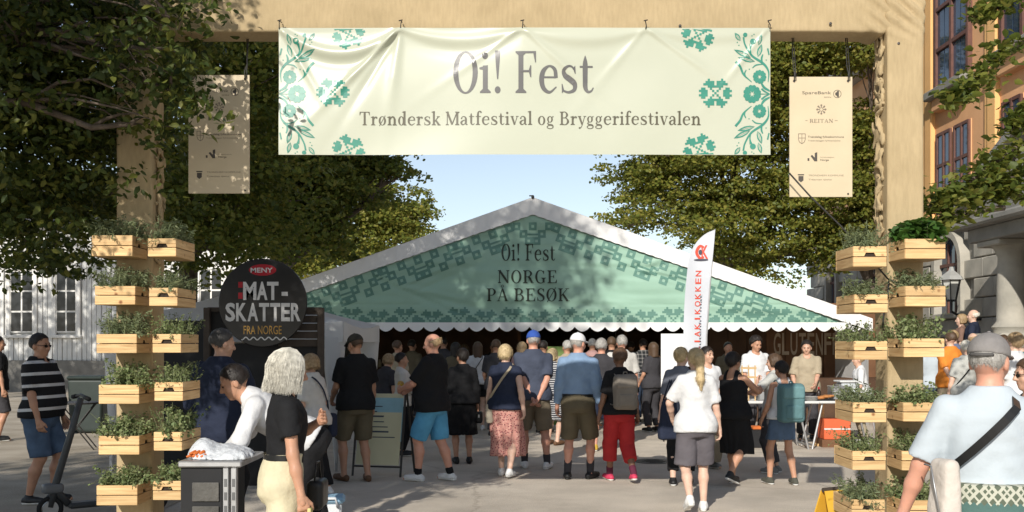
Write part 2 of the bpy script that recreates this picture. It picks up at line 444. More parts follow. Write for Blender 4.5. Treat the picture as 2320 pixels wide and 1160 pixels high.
_E = [((0,0,0),(1,0,0)),((0,1,0),(1,1,0)),((0,0,1),(1,0,1)),((0,1,1),(1,1,1)),((0,0,0),(0,1,0)),((1,0,0),(1,1,0)),((0,0,1),(0,1,1)),((1,0,1),(1,1,1)),((0,0,0),(0,0,1)),((1,0,0),(1,0,1)),((0,1,0),(0,1,1)),((1,1,0),(1,1,1))]
def snet(f, lo, hi, h):
    lo = np.array(lo, np.float32) - 1.6 * h; hi = np.array(hi, np.float32) + 1.6 * h
    n = np.maximum(np.ceil((hi - lo) / h).astype(int) + 1, 4)
    ax = [lo[i] + h * np.arange(n[i], dtype=np.float32) for i in range(3)]
    X, Y, Z = np.meshgrid(*ax, indexing='ij')
    W = f(np.stack([X.ravel(), Y.ravel(), Z.ravel()])).reshape(n).astype(np.float32)
    # close the field at the border
    W[0], W[-1] = np.maximum(W[0], .01), np.maximum(W[-1], .01)
    W[:, 0], W[:, -1] = np.maximum(W[:, 0], .01), np.maximum(W[:, -1], .01)
    W[:, :, 0], W[:, :, -1] = np.maximum(W[:, :, 0], .01), np.maximum(W[:, :, -1], .01)
    S = W < 0
    c = n - 1
    cnt = np.zeros(c, np.int8)
    for dx in (0, 1):
        for dy in (0, 1):
            for dz in (0, 1): cnt += S[dx:dx + c[0], dy:dy + c[1], dz:dz + c[2]]
    act = (cnt > 0) & (cnt < 8)
    I = np.argwhere(act)
    if len(I) == 0: return np.zeros((0, 3)), np.zeros((0, 4), int)
    idx = -np.ones(c, np.int64); idx[act] = np.arange(len(I))
    acc = np.zeros((len(I), 3), np.float32); num = np.zeros(len(I), np.float32)
    for e0, e1 in _E:
        i0 = I + e0; i1 = I + e1
        w0 = W[i0[:, 0], i0[:, 1], i0[:, 2]]; w1 = W[i1[:, 0], i1[:, 1], i1[:, 2]]
        m = (w0 < 0) != (w1 < 0)
        t = np.where(m, w0 / np.where(m, w0 - w1, 1), 0)
        pt = np.array(e0) + (np.array(e1) - np.array(e0)) * t[:, None]
        acc[m] += pt[m]; num[m] += 1
    V = lo + h * (I + acc / num[:, None])
    Fs = []
    for axn in range(3):
        a, b = [(1, 2), (2, 0), (0, 1)][axn]
        sl0 = [slice(1, -1)] * 3; sl1 = [slice(1, -1)] * 3
        sl0[axn] = slice(0, -1); sl1[axn] = slice(1, None)
        s0 = S[tuple(sl0)]; s1 = S[tuple(sl1)]
        J = np.argwhere(s0 != s1); flip = s0[tuple(J.T)]
        off = np.ones(3, int); off[axn] = 0
        J = J + off
        def cell(da, db):
            K = J.copy(); K[:, a] -= da; K[:, b] -= db
            return idx[K[:, 0], K[:, 1], K[:, 2]]
        q = np.stack([cell(1, 1), cell(0, 1), cell(0, 0), cell(1, 0)], 1)
        q[~flip] = q[~flip][:, ::-1]
        Fs.append(q)
    return V, np.concatenate(Fs)

def merge(parts):
    V = []; F = []; n = 0
    for v, f in parts:
        if len(v) == 0: continue
        V.append(v); F.append(f + n); n += len(v)
    return np.concatenate(V), np.concatenate(F)

def bounds(*cs):
    """bounding box of a list of (point, radius)"""
    lo = np.min([np.array(c) - r for c, r in cs], 0); hi = np.max([np.array(c) + r for c, r in cs], 0)
    return lo, hi

def ik(a, t, l1, l2, pole):
    a = np.array(a, float); t = np.array(t, float); d = t - a; L = np.linalg.norm(d)
    if L > (l1 + l2) * 0.998: t = a + d / L * (l1 + l2) * 0.998; d = t - a; L = np.linalg.norm(d)
    u = d / L; pole = np.array(pole, float); pole = pole - u * (pole @ u); pole /= np.linalg.norm(pole) + 1e-9
    x = (l1 * l1 - l2 * l2 + L * L) / (2 * L); h = math.sqrt(max(l1 * l1 - x * x, 0))
    return a + u * x + pole * h, t

def rotx(v, a):  # lean forward (+y) for positive a
    c, s = math.cos(a), math.sin(a)
    return np.stack([v[0], v[1] * c + v[2] * s, -v[1] * s + v[2] * c])
def rotzv(v, a):
    c, s = math.cos(a), math.sin(a)
    return np.stack([v[0] * c - v[1] * s, v[0] * s + v[1] * c, v[2]])

SKIN = {}
def skin(name, col):
    m = M('skin_' + name, col, 0.5, 0.08, 14, bump=0.04, bscale=120, spec=0.35)
    b = m.node_tree.nodes['Principled BSDF']
    b.inputs['Subsurface Weight'].default_value = 0.08; b.inputs['Subsurface Radius'].default_value = (0.02, 0.008, 0.004); b.inputs['Subsurface Scale'].default_value = 0.5
    return m
def cloth(name, col, var=0.10, scale=9, bump=0.35, bscale=26, rough=0.85, **k):
    return M('cloth_' + name, col, rough, var, scale, bump=bump, bscale=bscale, spec=0.2, **k)

class Person:
    def __init__(self, name, label, loc, heading, H=1.75, fat=1.0, fem=False, lean=0.0, feet=((-.10, 0.0, 0), (.10, 0.0, 0)), toe=(8, 8),
                 hands=((-.27, .05, .80), (.27, .05, .80)), poles=None, head=(0, 0), res=0.016, curl=(35, 35), group=None, belly=0.0, stoop=0.0, baseoff=0.0):
        # heading: degrees clockwise from +Y (0 = faces away from the camera)
        self.s = H / 1.75; s = self.s
        self.res = res; self.fat = fat; self.fem = fem; self.leana = math.radians(lean)
        self.root = thing(name, label, 'person', (loc[0], loc[1], (loc[2] if len(loc) > 2 else 0.0)), -math.radians(heading), group)
        f = fat
        sh = (.150 if fem else .178) * (0.6 + .4 * f)
        # torso ellipses in the torso frame (y forward), z in metres for a 1.75 m figure
        self.tz = np.array([.78, .86, .94, 1.02, 1.10, 1.20, 1.30, 1.38, 1.44, 1.485, 1.52])
        if fem: A = np.array([.13, .168, .176, .158, .138, .138, .150, .152, .135, .085, .055]); B = np.array([.09, .115, .12, .108, .098, .104, .118, .108, .082, .062, .05])
        else:   A = np.array([.13, .158, .165, .158, .150, .155, .168, .172, .155, .095, .06]); B = np.array([.09, .112, .115, .108, .105, .110, .118, .112, .088, .066, .055])
        A = A * (1 + (f - 1) * np.array([.7, .9, 1, 1.1, 1.25, 1.0, .75, .6, .45, .3, .2])); B = B * (1 + (f - 1) * np.array([.7, .9, 1.1, 1.5, 1.8, 1.5, 1.0, .7, .5, .3, .2]))
        Yc = np.array([0, -.015, -.012, 0, .005, .005, .005, -.002, -.012, -.02, -.02]) + belly * np.array([0, .2, .6, 1, 1, .7, .3, 0, 0, 0, 0])
        self.A, self.B, self.Yc = A, B, Yc
        self.piv = np.array([0, 0, .93])
        self.stoop = stoop
        # joints
        self.hip = [np.array([sx * .088 * (.5 + .5 * f), 0, .90]) for sx in (-1, 1)]
        self.ank, self.knee, self.toe = [], [], []
        for i in (0, 1):
            fx, fy, lift = feet[i]
            an = np.array([fx, fy - .02, .085 + lift])
            # knees point along the toes
            k, an = ik(self.hip[i], an, .42, .42, (math.sin(math.radians(toe[i] * (1 if i else -1))) * .6, 1, .0))
            self.knee.append(k); self.ank.append(an)
            ta = math.radians(toe[i]) * (1 if i else -1)
            down = -.05 - min(lift * .9, .12) * 0.9
            self.toe.append(an + np.array([math.sin(ta) * .17, math.cos(ta) * .17, max(down, -an[2] + .03)]))
        self.sh = [self.tt(np.array([sx * sh, -.01, 1.405])) for sx in (-1, 1)]
        self.elb, self.wri = [], []
        for i in (0, 1):
            pole = poles[i] if poles else ((-.35 if i == 0 else .35), -1, -.25)
            e, w = ik(self.sh[i], np.array(hands[i]), .285, .255, pole)
            self.elb.append(e); self.wri.append(w)
        self.neck = self.tt(np.array([0, -.02, 1.47])); 
        self.hpiv = self.tt(np.array([0, -.012, 1.53]))
        self.hyaw, self.hpit = math.radians(head[0]), math.radians(head[1])
        self.curl = curl
        self.hands_pole = poles
        self.kids = []
    # torso frame <-> body frame
    def tt(self, v):
        v = np.array(v, float) - self.piv
        q = rotx(v, self.leana)
        if self.stoop and v[2] > .3: q = q + np.array([0, self.stoop, -abs(self.stoop) * .3])
        return q + self.piv
    def it(self, p):
        q = p - self.piv[:, None].astype(np.float32)
        q = rotx(q, -self.leana)
        if self.stoop: q = q - np.array([0, 1, 0], np.float32)[:, None] * (self.stoop * np.clip((q[2] - .15) / .45, 0, 1.2))
        return q + self.piv[:, None].astype(np.float32)
    def ih(self, p):   # into head frame, origin at head centre
        q = p - self.hpiv[:, None].astype(np.float32)
        q = rotzv(q, self.hyaw); q = rotx(q, -self.hpit * -1 if False else -self.hpit)
        q[2] -= .10
        return q
    def fh(self, v):   # head frame point -> body frame
        v = np.array(v, float) + np.array([0, 0, .10])
        q = rotx(v, self.hpit); q = rotzv(q, -self.hyaw)
        return q + self.hpiv
    def emit(self, name, V, F, mat, parent=None, smooth=True):
        me = np_mesh(name, np.asarray(V) * self.s, F)
        o = put(name, me, mat, parent or self.root, smooth)
        return o
    def headsdf(self, p):
        q = self.ih(p)
        d = ell(q, (0, -.012, .028), (.076, .096, .092))
        d = smin(d, ell(q, (0, .022, -.045), (.058, .068, .072)), .03)
        d = smin(d, rcone(q, (0, .058, -.092), (0, .05, -.085), .02, .02), .025)
        d = smin(d, rcone(q, (-.034, .074, .022), (.034, .074, .022), .014, .014), .012)
        for sx in (-1, 1):
            d = -smin(-d, ell(q, (sx * .031, .097, .002), (.018, .016, .012)), .012)
            d = smin(d, ell(q, (sx * .042, .055, -.03), (.022, .022, .024)), .02)
            e = q.copy(); 
            d = smin(d, ell(q, (sx * .077, -.010, -.008), (.010, .020, .032)), .006)
        d = smin(d, rcone(q, (0, .088, .012), (0, .108, -.026), .008, .0125), .010)
        d = smin(d, rcone(q, (-.012, .096, -.030), (.012, .096, -.030), .009, .009), .008)
        d = smin(d, rcone(q, (-.016, .078, -.060), (.016, .078, -.060), .0085, .0085), .006)
        return d
    def bodysdf(self, p, legs=True, arms=True, hand=True):
        q = self.it(p)
        sh_ = np.array([.085, .060, .045, .040, .038, .036, .030, .018, .012, .012, .012])
        d = loft(q, self.tz, self.A - sh_, self.B - sh_, self.Yc)
        d = smin(d, rcone(p, self.neck, self.hpiv + np.array([0, 0, .03]), .057 * (.7 + .3 * self.fat) - (.008 if self.fem else 0), .052 - (.006 if self.fem else 0)), .03)
        d = smin(d, self.headsdf(p), .015)
        f = (.6 + .4 * self.fat)
        for i in (0, 1):
            d = smin(d, rcone(p, self.hip[i], self.knee[i], .066 * f, .053 * f), .03)
            m = self.knee[i] * .65 + self.ank[i] * .35 + np.array([0, -.018, 0])
            d = smin(d, rcone(p, self.knee[i], m, .050 * f, .053 * f), .03)
            d = smin(d, rcone(p, m, self.ank[i], .052 * f, .034), .03)
            d = smin(d, rcone(p, self.ank[i] - np.array([0, .02, .03]), self.toe[i], .034, .024), .03)
            d = smin(d, rcone(p, self.sh[i], self.elb[i], .047 * f, .037 * f), .04)
            d = smin(d, rcone(p, self.elb[i], self.elb[i] * .6 + self.wri[i] * .4, .038 * f, .038 * f), .02)
            d = smin(d, rcone(p, self.elb[i] * .6 + self.wri[i] * .4, self.wri[i], .037 * f, .025), .02)
            u = self.wri[i] - self.elb[i]; u /= np.linalg.norm(u)
            d = smin(d, rcone(p, self.wri[i], self.wri[i] + u * .05, .025, .026), .015)
        return d
    def handframe(self, i):
        u = self.wri[i] - self.elb[i]; u /= np.linalg.norm(u)
        up = np.array([0, 1.0, 0]) if abs(u[2]) > .6 else np.array([0, 0, 1.0])
        # palm faces the body side; thumb forward or up
        th = up - u * (up @ u); th /= np.linalg.norm(th)
        n = np.cross(u, th) * (1 if i == 0 else -1)
        return u, th, n
    def handsdf(self, p, i):
        u, th, n = self.handframe(i); w = self.wri[i]
        d = rcone(p, w - u * .03, w + u * .02, .026, .026)
        for k in (-1, 0, 1):
            d = smin(d, rcone(p, w + u * .025 + th * k * .016, w + u * .082 + th * k * .023, .015, .0135), .014)
        c = math.radians(self.curl[i])
        for k, (o, L) in enumerate(((.031, .074), (.010, .084), (-.011, .078), (-.031, .062))):
            a = w + u * .085 + th * o
            cc = c * (.8 + .12 * k)
            b = a + (u * math.cos(cc) + n * math.sin(cc)) * L * .5
            e = b + (u * math.cos(cc * 2.1) + n * math.sin(cc * 2.1)) * L * .5
            d = smin(d, rcone(p, a - u * .01, b, .0092, .0085), .006); d = smin(d, rcone(p, b, e, .0085, .0068), .004)
        a = w + u * .03 + th * .026; b = a + u * .034 + th * .026 + n * .012; e = b + u * .032 + th * .004 + n * .012
        d = smin(d, rcone(p, a, b, .0135, .011), .012); d = smin(d, rcone(p, b, e, .0105, .0085), .004)
        return d
    def body(self, mat, hires=True):
        s = self.s; h = self.res / s
        cs = [(self.hip[i], .2) for i in (0, 1)] + [(self.ank[i], .09) for i in (0, 1)] + [(self.toe[i], .03) for i in (0, 1)] + [(self.elb[i], .07) for i in (0, 1)] + [(self.wri[i], .1) for i in (0, 1)] + [(self.sh[i], .12) for i in (0, 1)] + [(self.fh((0, 0, 0)), .14), (self.tt((0, 0, 1.1)), .24 * self.fat)]
        lo, hi = bounds(*cs); lo[2] = max(lo[2], 0.0)
        parts = []
        hc = self.fh((0, .005, 0))
        parts.append(snet(self.bodysdf, lo, hi, h))
        hh = min(.008, h) if hires else min(.013, h)
        # the head and each hand of the same surface, sampled finer
        parts.append(snet(lambda p: self.headsdf(p) - .0012, hc - .15, hc + .15, hh))
        for i in (0, 1):
            u = self.wri[i] - self.elb[i]; u /= np.linalg.norm(u); c = self.wri[i] + u * .07
            parts.append(snet(lambda p: self.handsdf(p, i) - .0006, c - .125, c + .125, .0058 if hires else .0095))
        V, F = merge(parts)
        o = self.emit('body', V, F, mat)
        return o
    def face(self, eyes=True, lip=(.42, .16, .13), brow=(.08, .05, .03)):
        mb = MB()
        for sx in (-1, 1):
            c = self.fh((sx * .031, .083, .002)) * self.s
            V, F = snet(lambda p: ell(p, self.fh((sx * .031, .0835, .002)), (.0105, .010, .0055)), self.fh((sx * .031, .0835, .002)) - .015, self.fh((sx * .031, .0835, .002)) + .015, .004)
            self.emit('eye', V, F, M('eye_dark', (.03, .02, .015), .2, 0))
            a = self.fh((sx * .016, .0925, .021)) * self.s; m_ = self.fh((sx * .034, .088, .027)) * self.s; b = self.fh((sx * .048, .072, .021)) * self.s
            MB().tube([a, m_, b], [.0035, .0042, .002], 6).build('eyebrow', M('brow_%d' % int(brow[0] * 1000), brow, .8), self.root, True)
        a = [self.fh((x, .089 - abs(x) * .35, -.060 + (.002 if abs(x) > .01 else 0))) * self.s for x in (-.022, -.010, 0, .010, .022)]
        MB().tube(a, [.002, .0045, .0045, .0045, .002], 6).build('lips', M('lip_%d' % int(lip[0] * 100), lip, .5), self.root, True)
    def shirt(self, mat, hem=.86, sleeve=.75, loose=.02, name='shirt', neckz=1.475, wob=.006, flare=1.0, vneck=0.0, tuck=False, straps=False, seed=0, collar=None, crease=.0045):
        s = self.s; L = loose
        zs = self.tz.copy(); A = self.A + L; B = self.B + L
        if not tuck:
            i0 = 6; 
            for k in range(6): A[k] = max(A[k], A[6] * .96 * flare, self.A[k] + .050 if k < 4 else 0); B[k] = max(B[k], B[5] * .98 * flare, self.B[k] + .050 if k < 4 else 0)
        else:
            for k in range(4): A[k] = self.A[k] + L; 
        zs2 = zs.copy(); zs2[0] = hem
        order = np.argsort(zs2)
        keep = zs >= hem
        Az = np.concatenate([[np.interp(hem, zs, A)], A[keep]]); Bz = np.concatenate([[np.interp(hem, zs, B)], B[keep]]); Yz = np.concatenate([[np.interp(hem, zs, self.Yc)], self.Yc[keep]]); Zz = np.concatenate([[hem], zs[keep] + 1e-4])
        f = (.6 + .4 * self.fat)
        def fn(p):
            q = self.it(p)
            w = snoise(q[0] + seed, q[1] * 1.2, q[2] * .7, 3.2) * wob + snoise(q[0] * .6 + seed, q[1] * .6, q[2] * 1.5, 6.5) * wob * .45
            cm = np.clip((1.42 - q[2]) / .15, 0, 1) * np.clip(.35 + np.abs(q[0]) * 4.5, 0, 1)
            w = w + crease * cm * np.sin(58 * (q[2] * .75 + np.abs(q[0]) * .85) + 3.2 * snoise(q[0] + seed, q[1], q[2], 1.5)) * (.55 + .45 * np.sin(q[2] * 23 + q[0] * 17 + seed))
            d = loft(q, Zz, Az, Bz, Yz)
            if not tuck and self.leana < .5:
                for i in (0, 1): d = smin(d, np.maximum(rcone(p, self.hip[i] + np.array([0, 0, .04]), self.knee[i], .122 * f + L * .6, .100 * f + L), hem - q[2]), .03)
            for i in (0, 1):
                if sleeve > 0:
                    u = self.elb[i] - self.sh[i]
                    if sleeve <= 1.0:
                        e = self.sh[i] + u * sleeve; un = u / np.linalg.norm(u)
                        sl = rcone(p, self.sh[i] - un * .01, self.sh[i] + u * 1.05, .054 * f + L * .35, .054 * f + L * .8)
                        sl = np.maximum(sl, (p[0] - e[0]) * un[0] + (p[1] - e[1]) * un[1] + (p[2] - e[2]) * un[2])
                    else:
                        sl = rcone(p, self.sh[i], self.elb[i], .060 * f + L * .3, .050 * f + L * .6)
                        un = self.wri[i] - self.elb[i]; e = self.elb[i] + un * min(sleeve - 1.0, .97); un = un / np.linalg.norm(un)
                        s2 = rcone(p, self.elb[i], self.wri[i], .050 * f + L * .6, .036 + L * .4)
                        s2 = np.maximum(s2, (p[0] - e[0]) * un[0] + (p[1] - e[1]) * un[1] + (p[2] - e[2]) * un[2])
                        sl = smin(sl, s2, .03)
                    d = smin(d, sl, .035)
                elif not straps:
                    d = smin(d, np.maximum(rcone(p, self.sh[i], self.sh[i] + (self.elb[i] - self.sh[i]) * .1, .058 * f, .058 * f), np.abs(q[0]) - (.175 if not self.fem else .15)), .03)
            if straps:
                # tank top: bare shoulders, two straps
                cutz = np.where(np.abs(np.abs(q[0]) - .075) < .022, 9, 1.37 - 0.02 * np.sign(q[1]))
                d = np.maximum(d, q[2] - cutz)
            # neck opening
            nk = np.sqrt((q[0] / 1.1) ** 2 + (q[1] - .01) ** 2 * .9)
            d = np.maximum(d, -(np.sqrt(q[0] ** 2 + ((q[1] - .035 - vneck) * .8) ** 2 + ((q[2] - 1.535) * .75) ** 2) - .078))
            return d + w * np.clip((q[2] - hem + .02) / .1, .3, 1)
        cs = [(self.tt((0, 0, hem)), .27 * self.fat * flare), (self.tt((0, 0, 1.42)), .13)] + [(self.sh[i], .1) for i in (0, 1)]
        if sleeve > 0: cs += [(self.sh[i] + (self.elb[i] - self.sh[i]) * min(sleeve, 1), .095) for i in (0, 1)]
        if sleeve > 1: cs += [(self.wri[i], .08) for i in (0, 1)]
        lo, hi = bounds(*cs); lo[2] = min(lo[2], self.tt((0, 0, hem))[2] - .02) if self.leana < .3 else lo[2]
        lo[2] = max(lo[2], self.tt((0, 0, hem))[2] - .12)
        V, F = snet(fn, lo, hi, self.res * .85 / s)
        o = self.emit(name, V, F, mat)
        self.top_hem = hem
        if collar:
            # collar band round the neck
            pts = []
            for k in range(17):
                a = math.radians(-150 + 300 * k / 16) - math.pi / 2
                pts.append(self.tt((.082 * math.cos(a), .072 * math.sin(a) - .005, 1.485 + .015 * (math.sin(a) < 0)))*self.s)
            MB().tube(pts, .017, 6).build('collar', collar, o, True)
        return o
    def pants(self, mat, length=.95, waist=1.02, loose=.02, name='trousers', wob=.006, flare=0.0, seed=3.0, belt=None):
        """length: 0..1 along thigh, 1..2 along calf"""
        s = self.s; f = (.6 + .4 * self.fat); L = loose
        keep = (self.tz < waist) & (self.tz > .80)
        zs = np.concatenate([[.80], self.tz[keep], [waist]])
        A = np.interp(zs, self.tz, self.A) + L * .75; B = np.interp(zs, self.tz, self.B) + L * .75; Yc = np.interp(zs, self.tz, self.Yc)
        def fn(p):
            w = snoise(p[0] * .9 + seed, p[1] * 1.1, p[2] * 1.1, 3.4) * wob
            q = p
            if self.leana > .5: q = self.it(p)
            d = loft(p if self.leana < .5 else q, zs, A, B, Yc)
            for i in (0, 1):
                u = self.knee[i] - self.hip[i]
                r0 = .092 * f + L * .6; r1 = .064 * f + L * (1.0 + flare)
                t = rcone(p, self.hip[i], self.knee[i], r0, r1)
                if length <= 1:
                    e = self.hip[i] + u * length; un = u / np.linalg.norm(u)
                    t = rcone(p, self.hip[i], self.hip[i] + u * 1.1, r0, r1 + .004)
                    t = np.maximum(t, (p[0] - e[0]) * un[0] + (p[1] - e[1]) * un[1] + (p[2] - e[2]) * un[2])
                else:
                    v = self.ank[i] - self.knee[i]; e = self.knee[i] + v * (length - 1); un = v / np.linalg.norm(v)
                    c = rcone(p, self.knee[i], self.ank[i], r1, .048 + L * (1.0 + flare))
                    c = np.maximum(c, (p[0] - e[0]) * un[0] + (p[1] - e[1]) * un[1] + (p[2] - e[2]) * un[2])
                    t = smin(t, c, .02)
                d = smin(d, t, .02)
            return d + w
        cs = [(self.hip[i], .17 * self.fat) for i in (0, 1)] + [((0, 0, waist - .1), .2 * self.fat)]
        cs += [(self.hip[i] + (self.knee[i] - self.hip[i]) * min(length, 1), .14 * f) for i in (0, 1)]
        if length > 1: cs += [(self.knee[i] + (self.ank[i] - self.knee[i]) * (length - 1), .11) for i in (0, 1)]
        lo, hi = bounds(*cs)
        V, F = snet(fn, lo, hi, self.res * .9 / s)
        o = self.emit(name, V, F, mat)
        if belt:
            pts = []
            for k in range(25):
                a = 2 * math.pi * k / 24
                z = waist - .02
                pts.append(np.array([(np.interp(z, self.tz, self.A) + L * .75 + .004) * math.cos(a), (np.interp(z, self.tz, self.B) + L * .75 + .004) * math.sin(a) + np.interp(z, self.tz, self.Yc), z]))
            mb = MB(); n = len(pts)
            for p in pts:
                mb.v += [tuple((p + np.array([0, 0, -.018])) * s), tuple((p + np.array([0, 0, .018])) * s)]
            for k in range(n - 1): mb.f.append((2 * k, 2 * k + 2, 2 * k + 3, 2 * k + 1))
            b = mb.build('belt', belt, self.root, True)
        return o
    def skirt(self, mat, z0=.5, waist=1.04, flare=1.25, name='skirt', loose=.015, seed=1.0, wob=.010):
        s = self.s
        ks = np.linspace(z0, waist, 7)
        A0 = np.interp(.90, self.tz, self.A); B0 = np.interp(.90, self.tz, self.B)
        fx = (self.knee[0][:2] + self.knee[1][:2]) / 2
        zs = ks; A, B = [], []
        for z in ks:
            t = np.clip((.90 - z) / (.90 - z0 + 1e-6), 0, 1)
            if z > .90: A.append(np.interp(z, self.tz, self.A) + loose); B.append(np.interp(z, self.tz, self.B) + loose)
            else: A.append((A0 + loose) * (1 + (flare - 1) * t)); B.append((B0 + loose) * (1 + (flare - 1) * t * 1.25))
        Yc = np.array([fx[1] * np.clip((.9 - z) / .4, 0, 1) for z in ks])
        A, B = np.array(A), np.array(B)
        def fn(p):
            ang = np.arctan2(p[1], p[0])
            w = (np.sin(ang * 9 + seed + 2 * snoise(p[0], p[1], p[2], .7)) * wob) * np.clip((.95 - p[2]) / .4, 0, 1)
            return loft(p, zs, A, B, Yc) + w
        lo = np.array([-A.max() - .03, Yc.min() - B.max() - .03, z0]); hi = np.array([A.max() + .03, Yc.max() + B.max() + .03, waist])
        V, F = snet(fn, lo, hi, self.res * .85 / s)
        return self.emit(name, V, F, mat)
    def shoes(self, mat, sole=None, sock=None, sockh=.10, low=False, size=1.0):
        for i in (0, 1):
            an, to = self.ank[i], self.toe[i]
            f = to - an; fl = np.array([f[0], f[1], 0]); fl /= np.linalg.norm(fl)
            heel = an - fl * .045; heel = np.array([heel[0], heel[1], an[2] - .045])
            tip = an + fl * .150 * size; tip[2] = to[2] + .012
            up = np.cross(np.cross(tip - heel, [0, 0, 1.0]), tip - heel); up /= np.linalg.norm(up); 
            bot = heel - up * .036
            def fn(p):
                d = rcone(p, heel, tip, .039, .033)
                if not low: d = smin(d, rcone(p, an - np.array([0, 0, .03]), an + np.array([0, 0, -.004]), .042, .042), .03)
                d = smin(d, rcone(p, an - np.array([0, 0, .05]) + fl * .02, heel + (tip - heel) * .7, .045, .036), .03)
                b = (p[0] - bot[0]) * up[0] + (p[1] - bot[1]) * up[1] + (p[2] - bot[2]) * up[2]
                return np.maximum(d, .018 - b)
            lo, hi = bounds((heel, .06), (tip, .06), (an, .06))
            V, F = snet(fn, lo, hi, .0085 if self.res < .02 else .014)
            sh = self.emit('shoe', V, F, mat)
            def fs(p):
                d = rcone(p, heel, tip, .044, .038)
                b = (p[0] - bot[0]) * up[0] + (p[1] - bot[1]) * up[1] + (p[2] - bot[2]) * up[2]
                return np.maximum(d, np.maximum(b - .020, -.004 - b))
            V, F = snet(fs, lo, hi, .0085 if self.res < .02 else .014)
            self.emit('sole', V, F, sole or M('sole_white', (.72, .71, .68), .7), sh)
            if sock:
                un = self.knee[i] - an; un /= np.linalg.norm(un); e = an + un * sockh
                def fk(p): return np.maximum(rcone(p, an - un * .03, an + un * .22, .042, .052), (p[0] - e[0]) * un[0] + (p[1] - e[1]) * un[1] + (p[2] - e[2]) * un[2])
                lo2, hi2 = bounds((an, .055), (e, .055))
                V, F = snet(fk, lo2, hi2, .012)
                self.emit('sock', V, F, sock)
    def hair(self, mat, style='short', length=.12, vol=.0, name='hair', undercap=False, fuzz=1500):
        hh = .0085 if self.res < .02 else .013
        def base(q, t=.012, fr=1.0):
            d = ell(q, (0, -.016, .030), (.076 + t + vol, .097 + t + vol, .093 + t + vol))
            return d
        def tex(q, a=.003, f=18): return snoise(q[0], q[1], q[2] * .6, f) * a
        def fn(p):
            q = self.ih(p)
            d = base(q)
            # hairline: forehead, temples, above the ears, nape
            face = (q[1] - .060) * .80 - (q[2] - .058) * .72
            face = np.maximum(face, 0 * q[0] - .5)
            if style in ('short', 'bald', 'curly', 'afro'):
                face = (q[1] - .046) * .80 - (q[2] - .064) * .72
                low = -.055 - np.clip(q[1], -.1, .1) * .45 - q[2]
                d2 = np.maximum(np.maximum(d, face), low)
                if undercap: return np.maximum(np.maximum(np.maximum(ell(q, (0, -.014, .030), (.082, .103, .098)), face), low), q[2] - .040 + .16 * q[1]) + tex(q, .0015)
                if style == 'bald': d2 = np.maximum(d2, q[2] - .035 + q[1] * .3)
                if style in ('curly', 'afro'): d2 = np.maximum(np.maximum(ell(q, (0, -.02, .046), (.098 + vol, .115 + vol, .106 + vol)), face), low) + snoise(q[0], q[1], q[2], 26) * .006
                return d2 + tex(q)
            low = -.075 - q[2]
            d2 = np.maximum(np.maximum(d, face), low)
            if style in ('long', 'bob'):
                b = rcone(q, (0, -.035, .02), (0, -.045, -.04 - length), .095 + vol, .085 + vol)
                b = np.minimum(b, np.minimum(rcone(q, (-.06, -.005, .03), (-.066, -.005, -.03 - length), .042 + vol * .5, .036 + vol * .5), rcone(q, (.06, -.005, .03), (.066, -.005, -.03 - length), .042 + vol * .5, .036 + vol * .5)))
                b = np.maximum(b, -.05 - length - q[2] + snoise(q[0], q[1], 0 * q[2], 9) * .012)
                b = np.maximum(b, (q[1] - .052) * .9 - np.clip(q[2] - .03, 0, .1) * 1.2)
                d2 = smin(d2, b, .02)
            if style == 'pony':
                b = rcone(q, (0, -.10, .05), (0, -.140, .0), .034, .044)
                b = smin(b, rcone(q, (0, -.140, .0), (0, -.130, -.05 - length * .6), .046, .042), .03)
                b = smin(b, rcone(q, (0, -.130, -.05 - length * .6), (0.01, -.120, -.05 - length), .042, .012), .03)
                d2 = smin(d2, b, .015)
            if style == 'bun':
                d2 = smin(d2, rcone(q, (0, -.10, .055), (0, -.125, .06), .036, .036), .012)
            if style == 'updo':
                d2 = smin(d2, ell(q, (0, -.085, .02), (.055, .05, .06)), .02)
            ang = np.arctan2(q[0], -q[1])
            return d2 + np.sin(ang * 30 + 2 * snoise(q[0], q[1], q[2], 3)) * .0012 + tex(q, .0015, 9)
        c = self.fh((0, -.02, 0))
        ext = .14 + vol
        lo = c - ext; hi = c + ext
        if style in ('long', 'bob', 'pony'): lo = lo - np.array([.03, .05, length + .03])
        lo[1] -= .03; hi[2] += .03
        V, F = snet(fn, lo, hi, hh)
        o = self.emit(name, V, F, mat)
        if fuzz and len(V) and self.res < .023:
            # loose hairs over the surface so the outline is soft
            rg = np.random.default_rng(len(V)); n = fuzz
            qs = V[rg.integers(0, len(V), n)].astype(np.float32)
            L = {'afro': .016, 'curly': .018, 'short': .022, 'bald': .016}.get(style, .05)
            c0 = self.fh((0, -.016, .03)); out = qs - c0; out /= np.linalg.norm(out, axis=1)[:, None] + 1e-6
            flow = np.array([0, -.45, -1.0]) + rg.normal(size=(n, 3)) * (.35 if L > .02 else 1.2)
            flow = flow - out * (flow * out).sum(1)[:, None] * .9; flow /= np.linalg.norm(flow, axis=1)[:, None] + 1e-6
            sd = np.cross(flow, out); ln = L * rg.uniform(.5, 1.3, n)[:, None]
            a = qs - out * .001; wd = .0016 if self.res < .016 else .0024
            tip = a + flow * ln + out * rg.uniform(.001, .008, n)[:, None]
            T = np.stack([a + sd * wd, a - sd * wd, tip], 1).reshape(-1, 3)
            self.emit('loose_hair', T, np.arange(3 * n).reshape(-1, 3), mat, o, False)
        return o
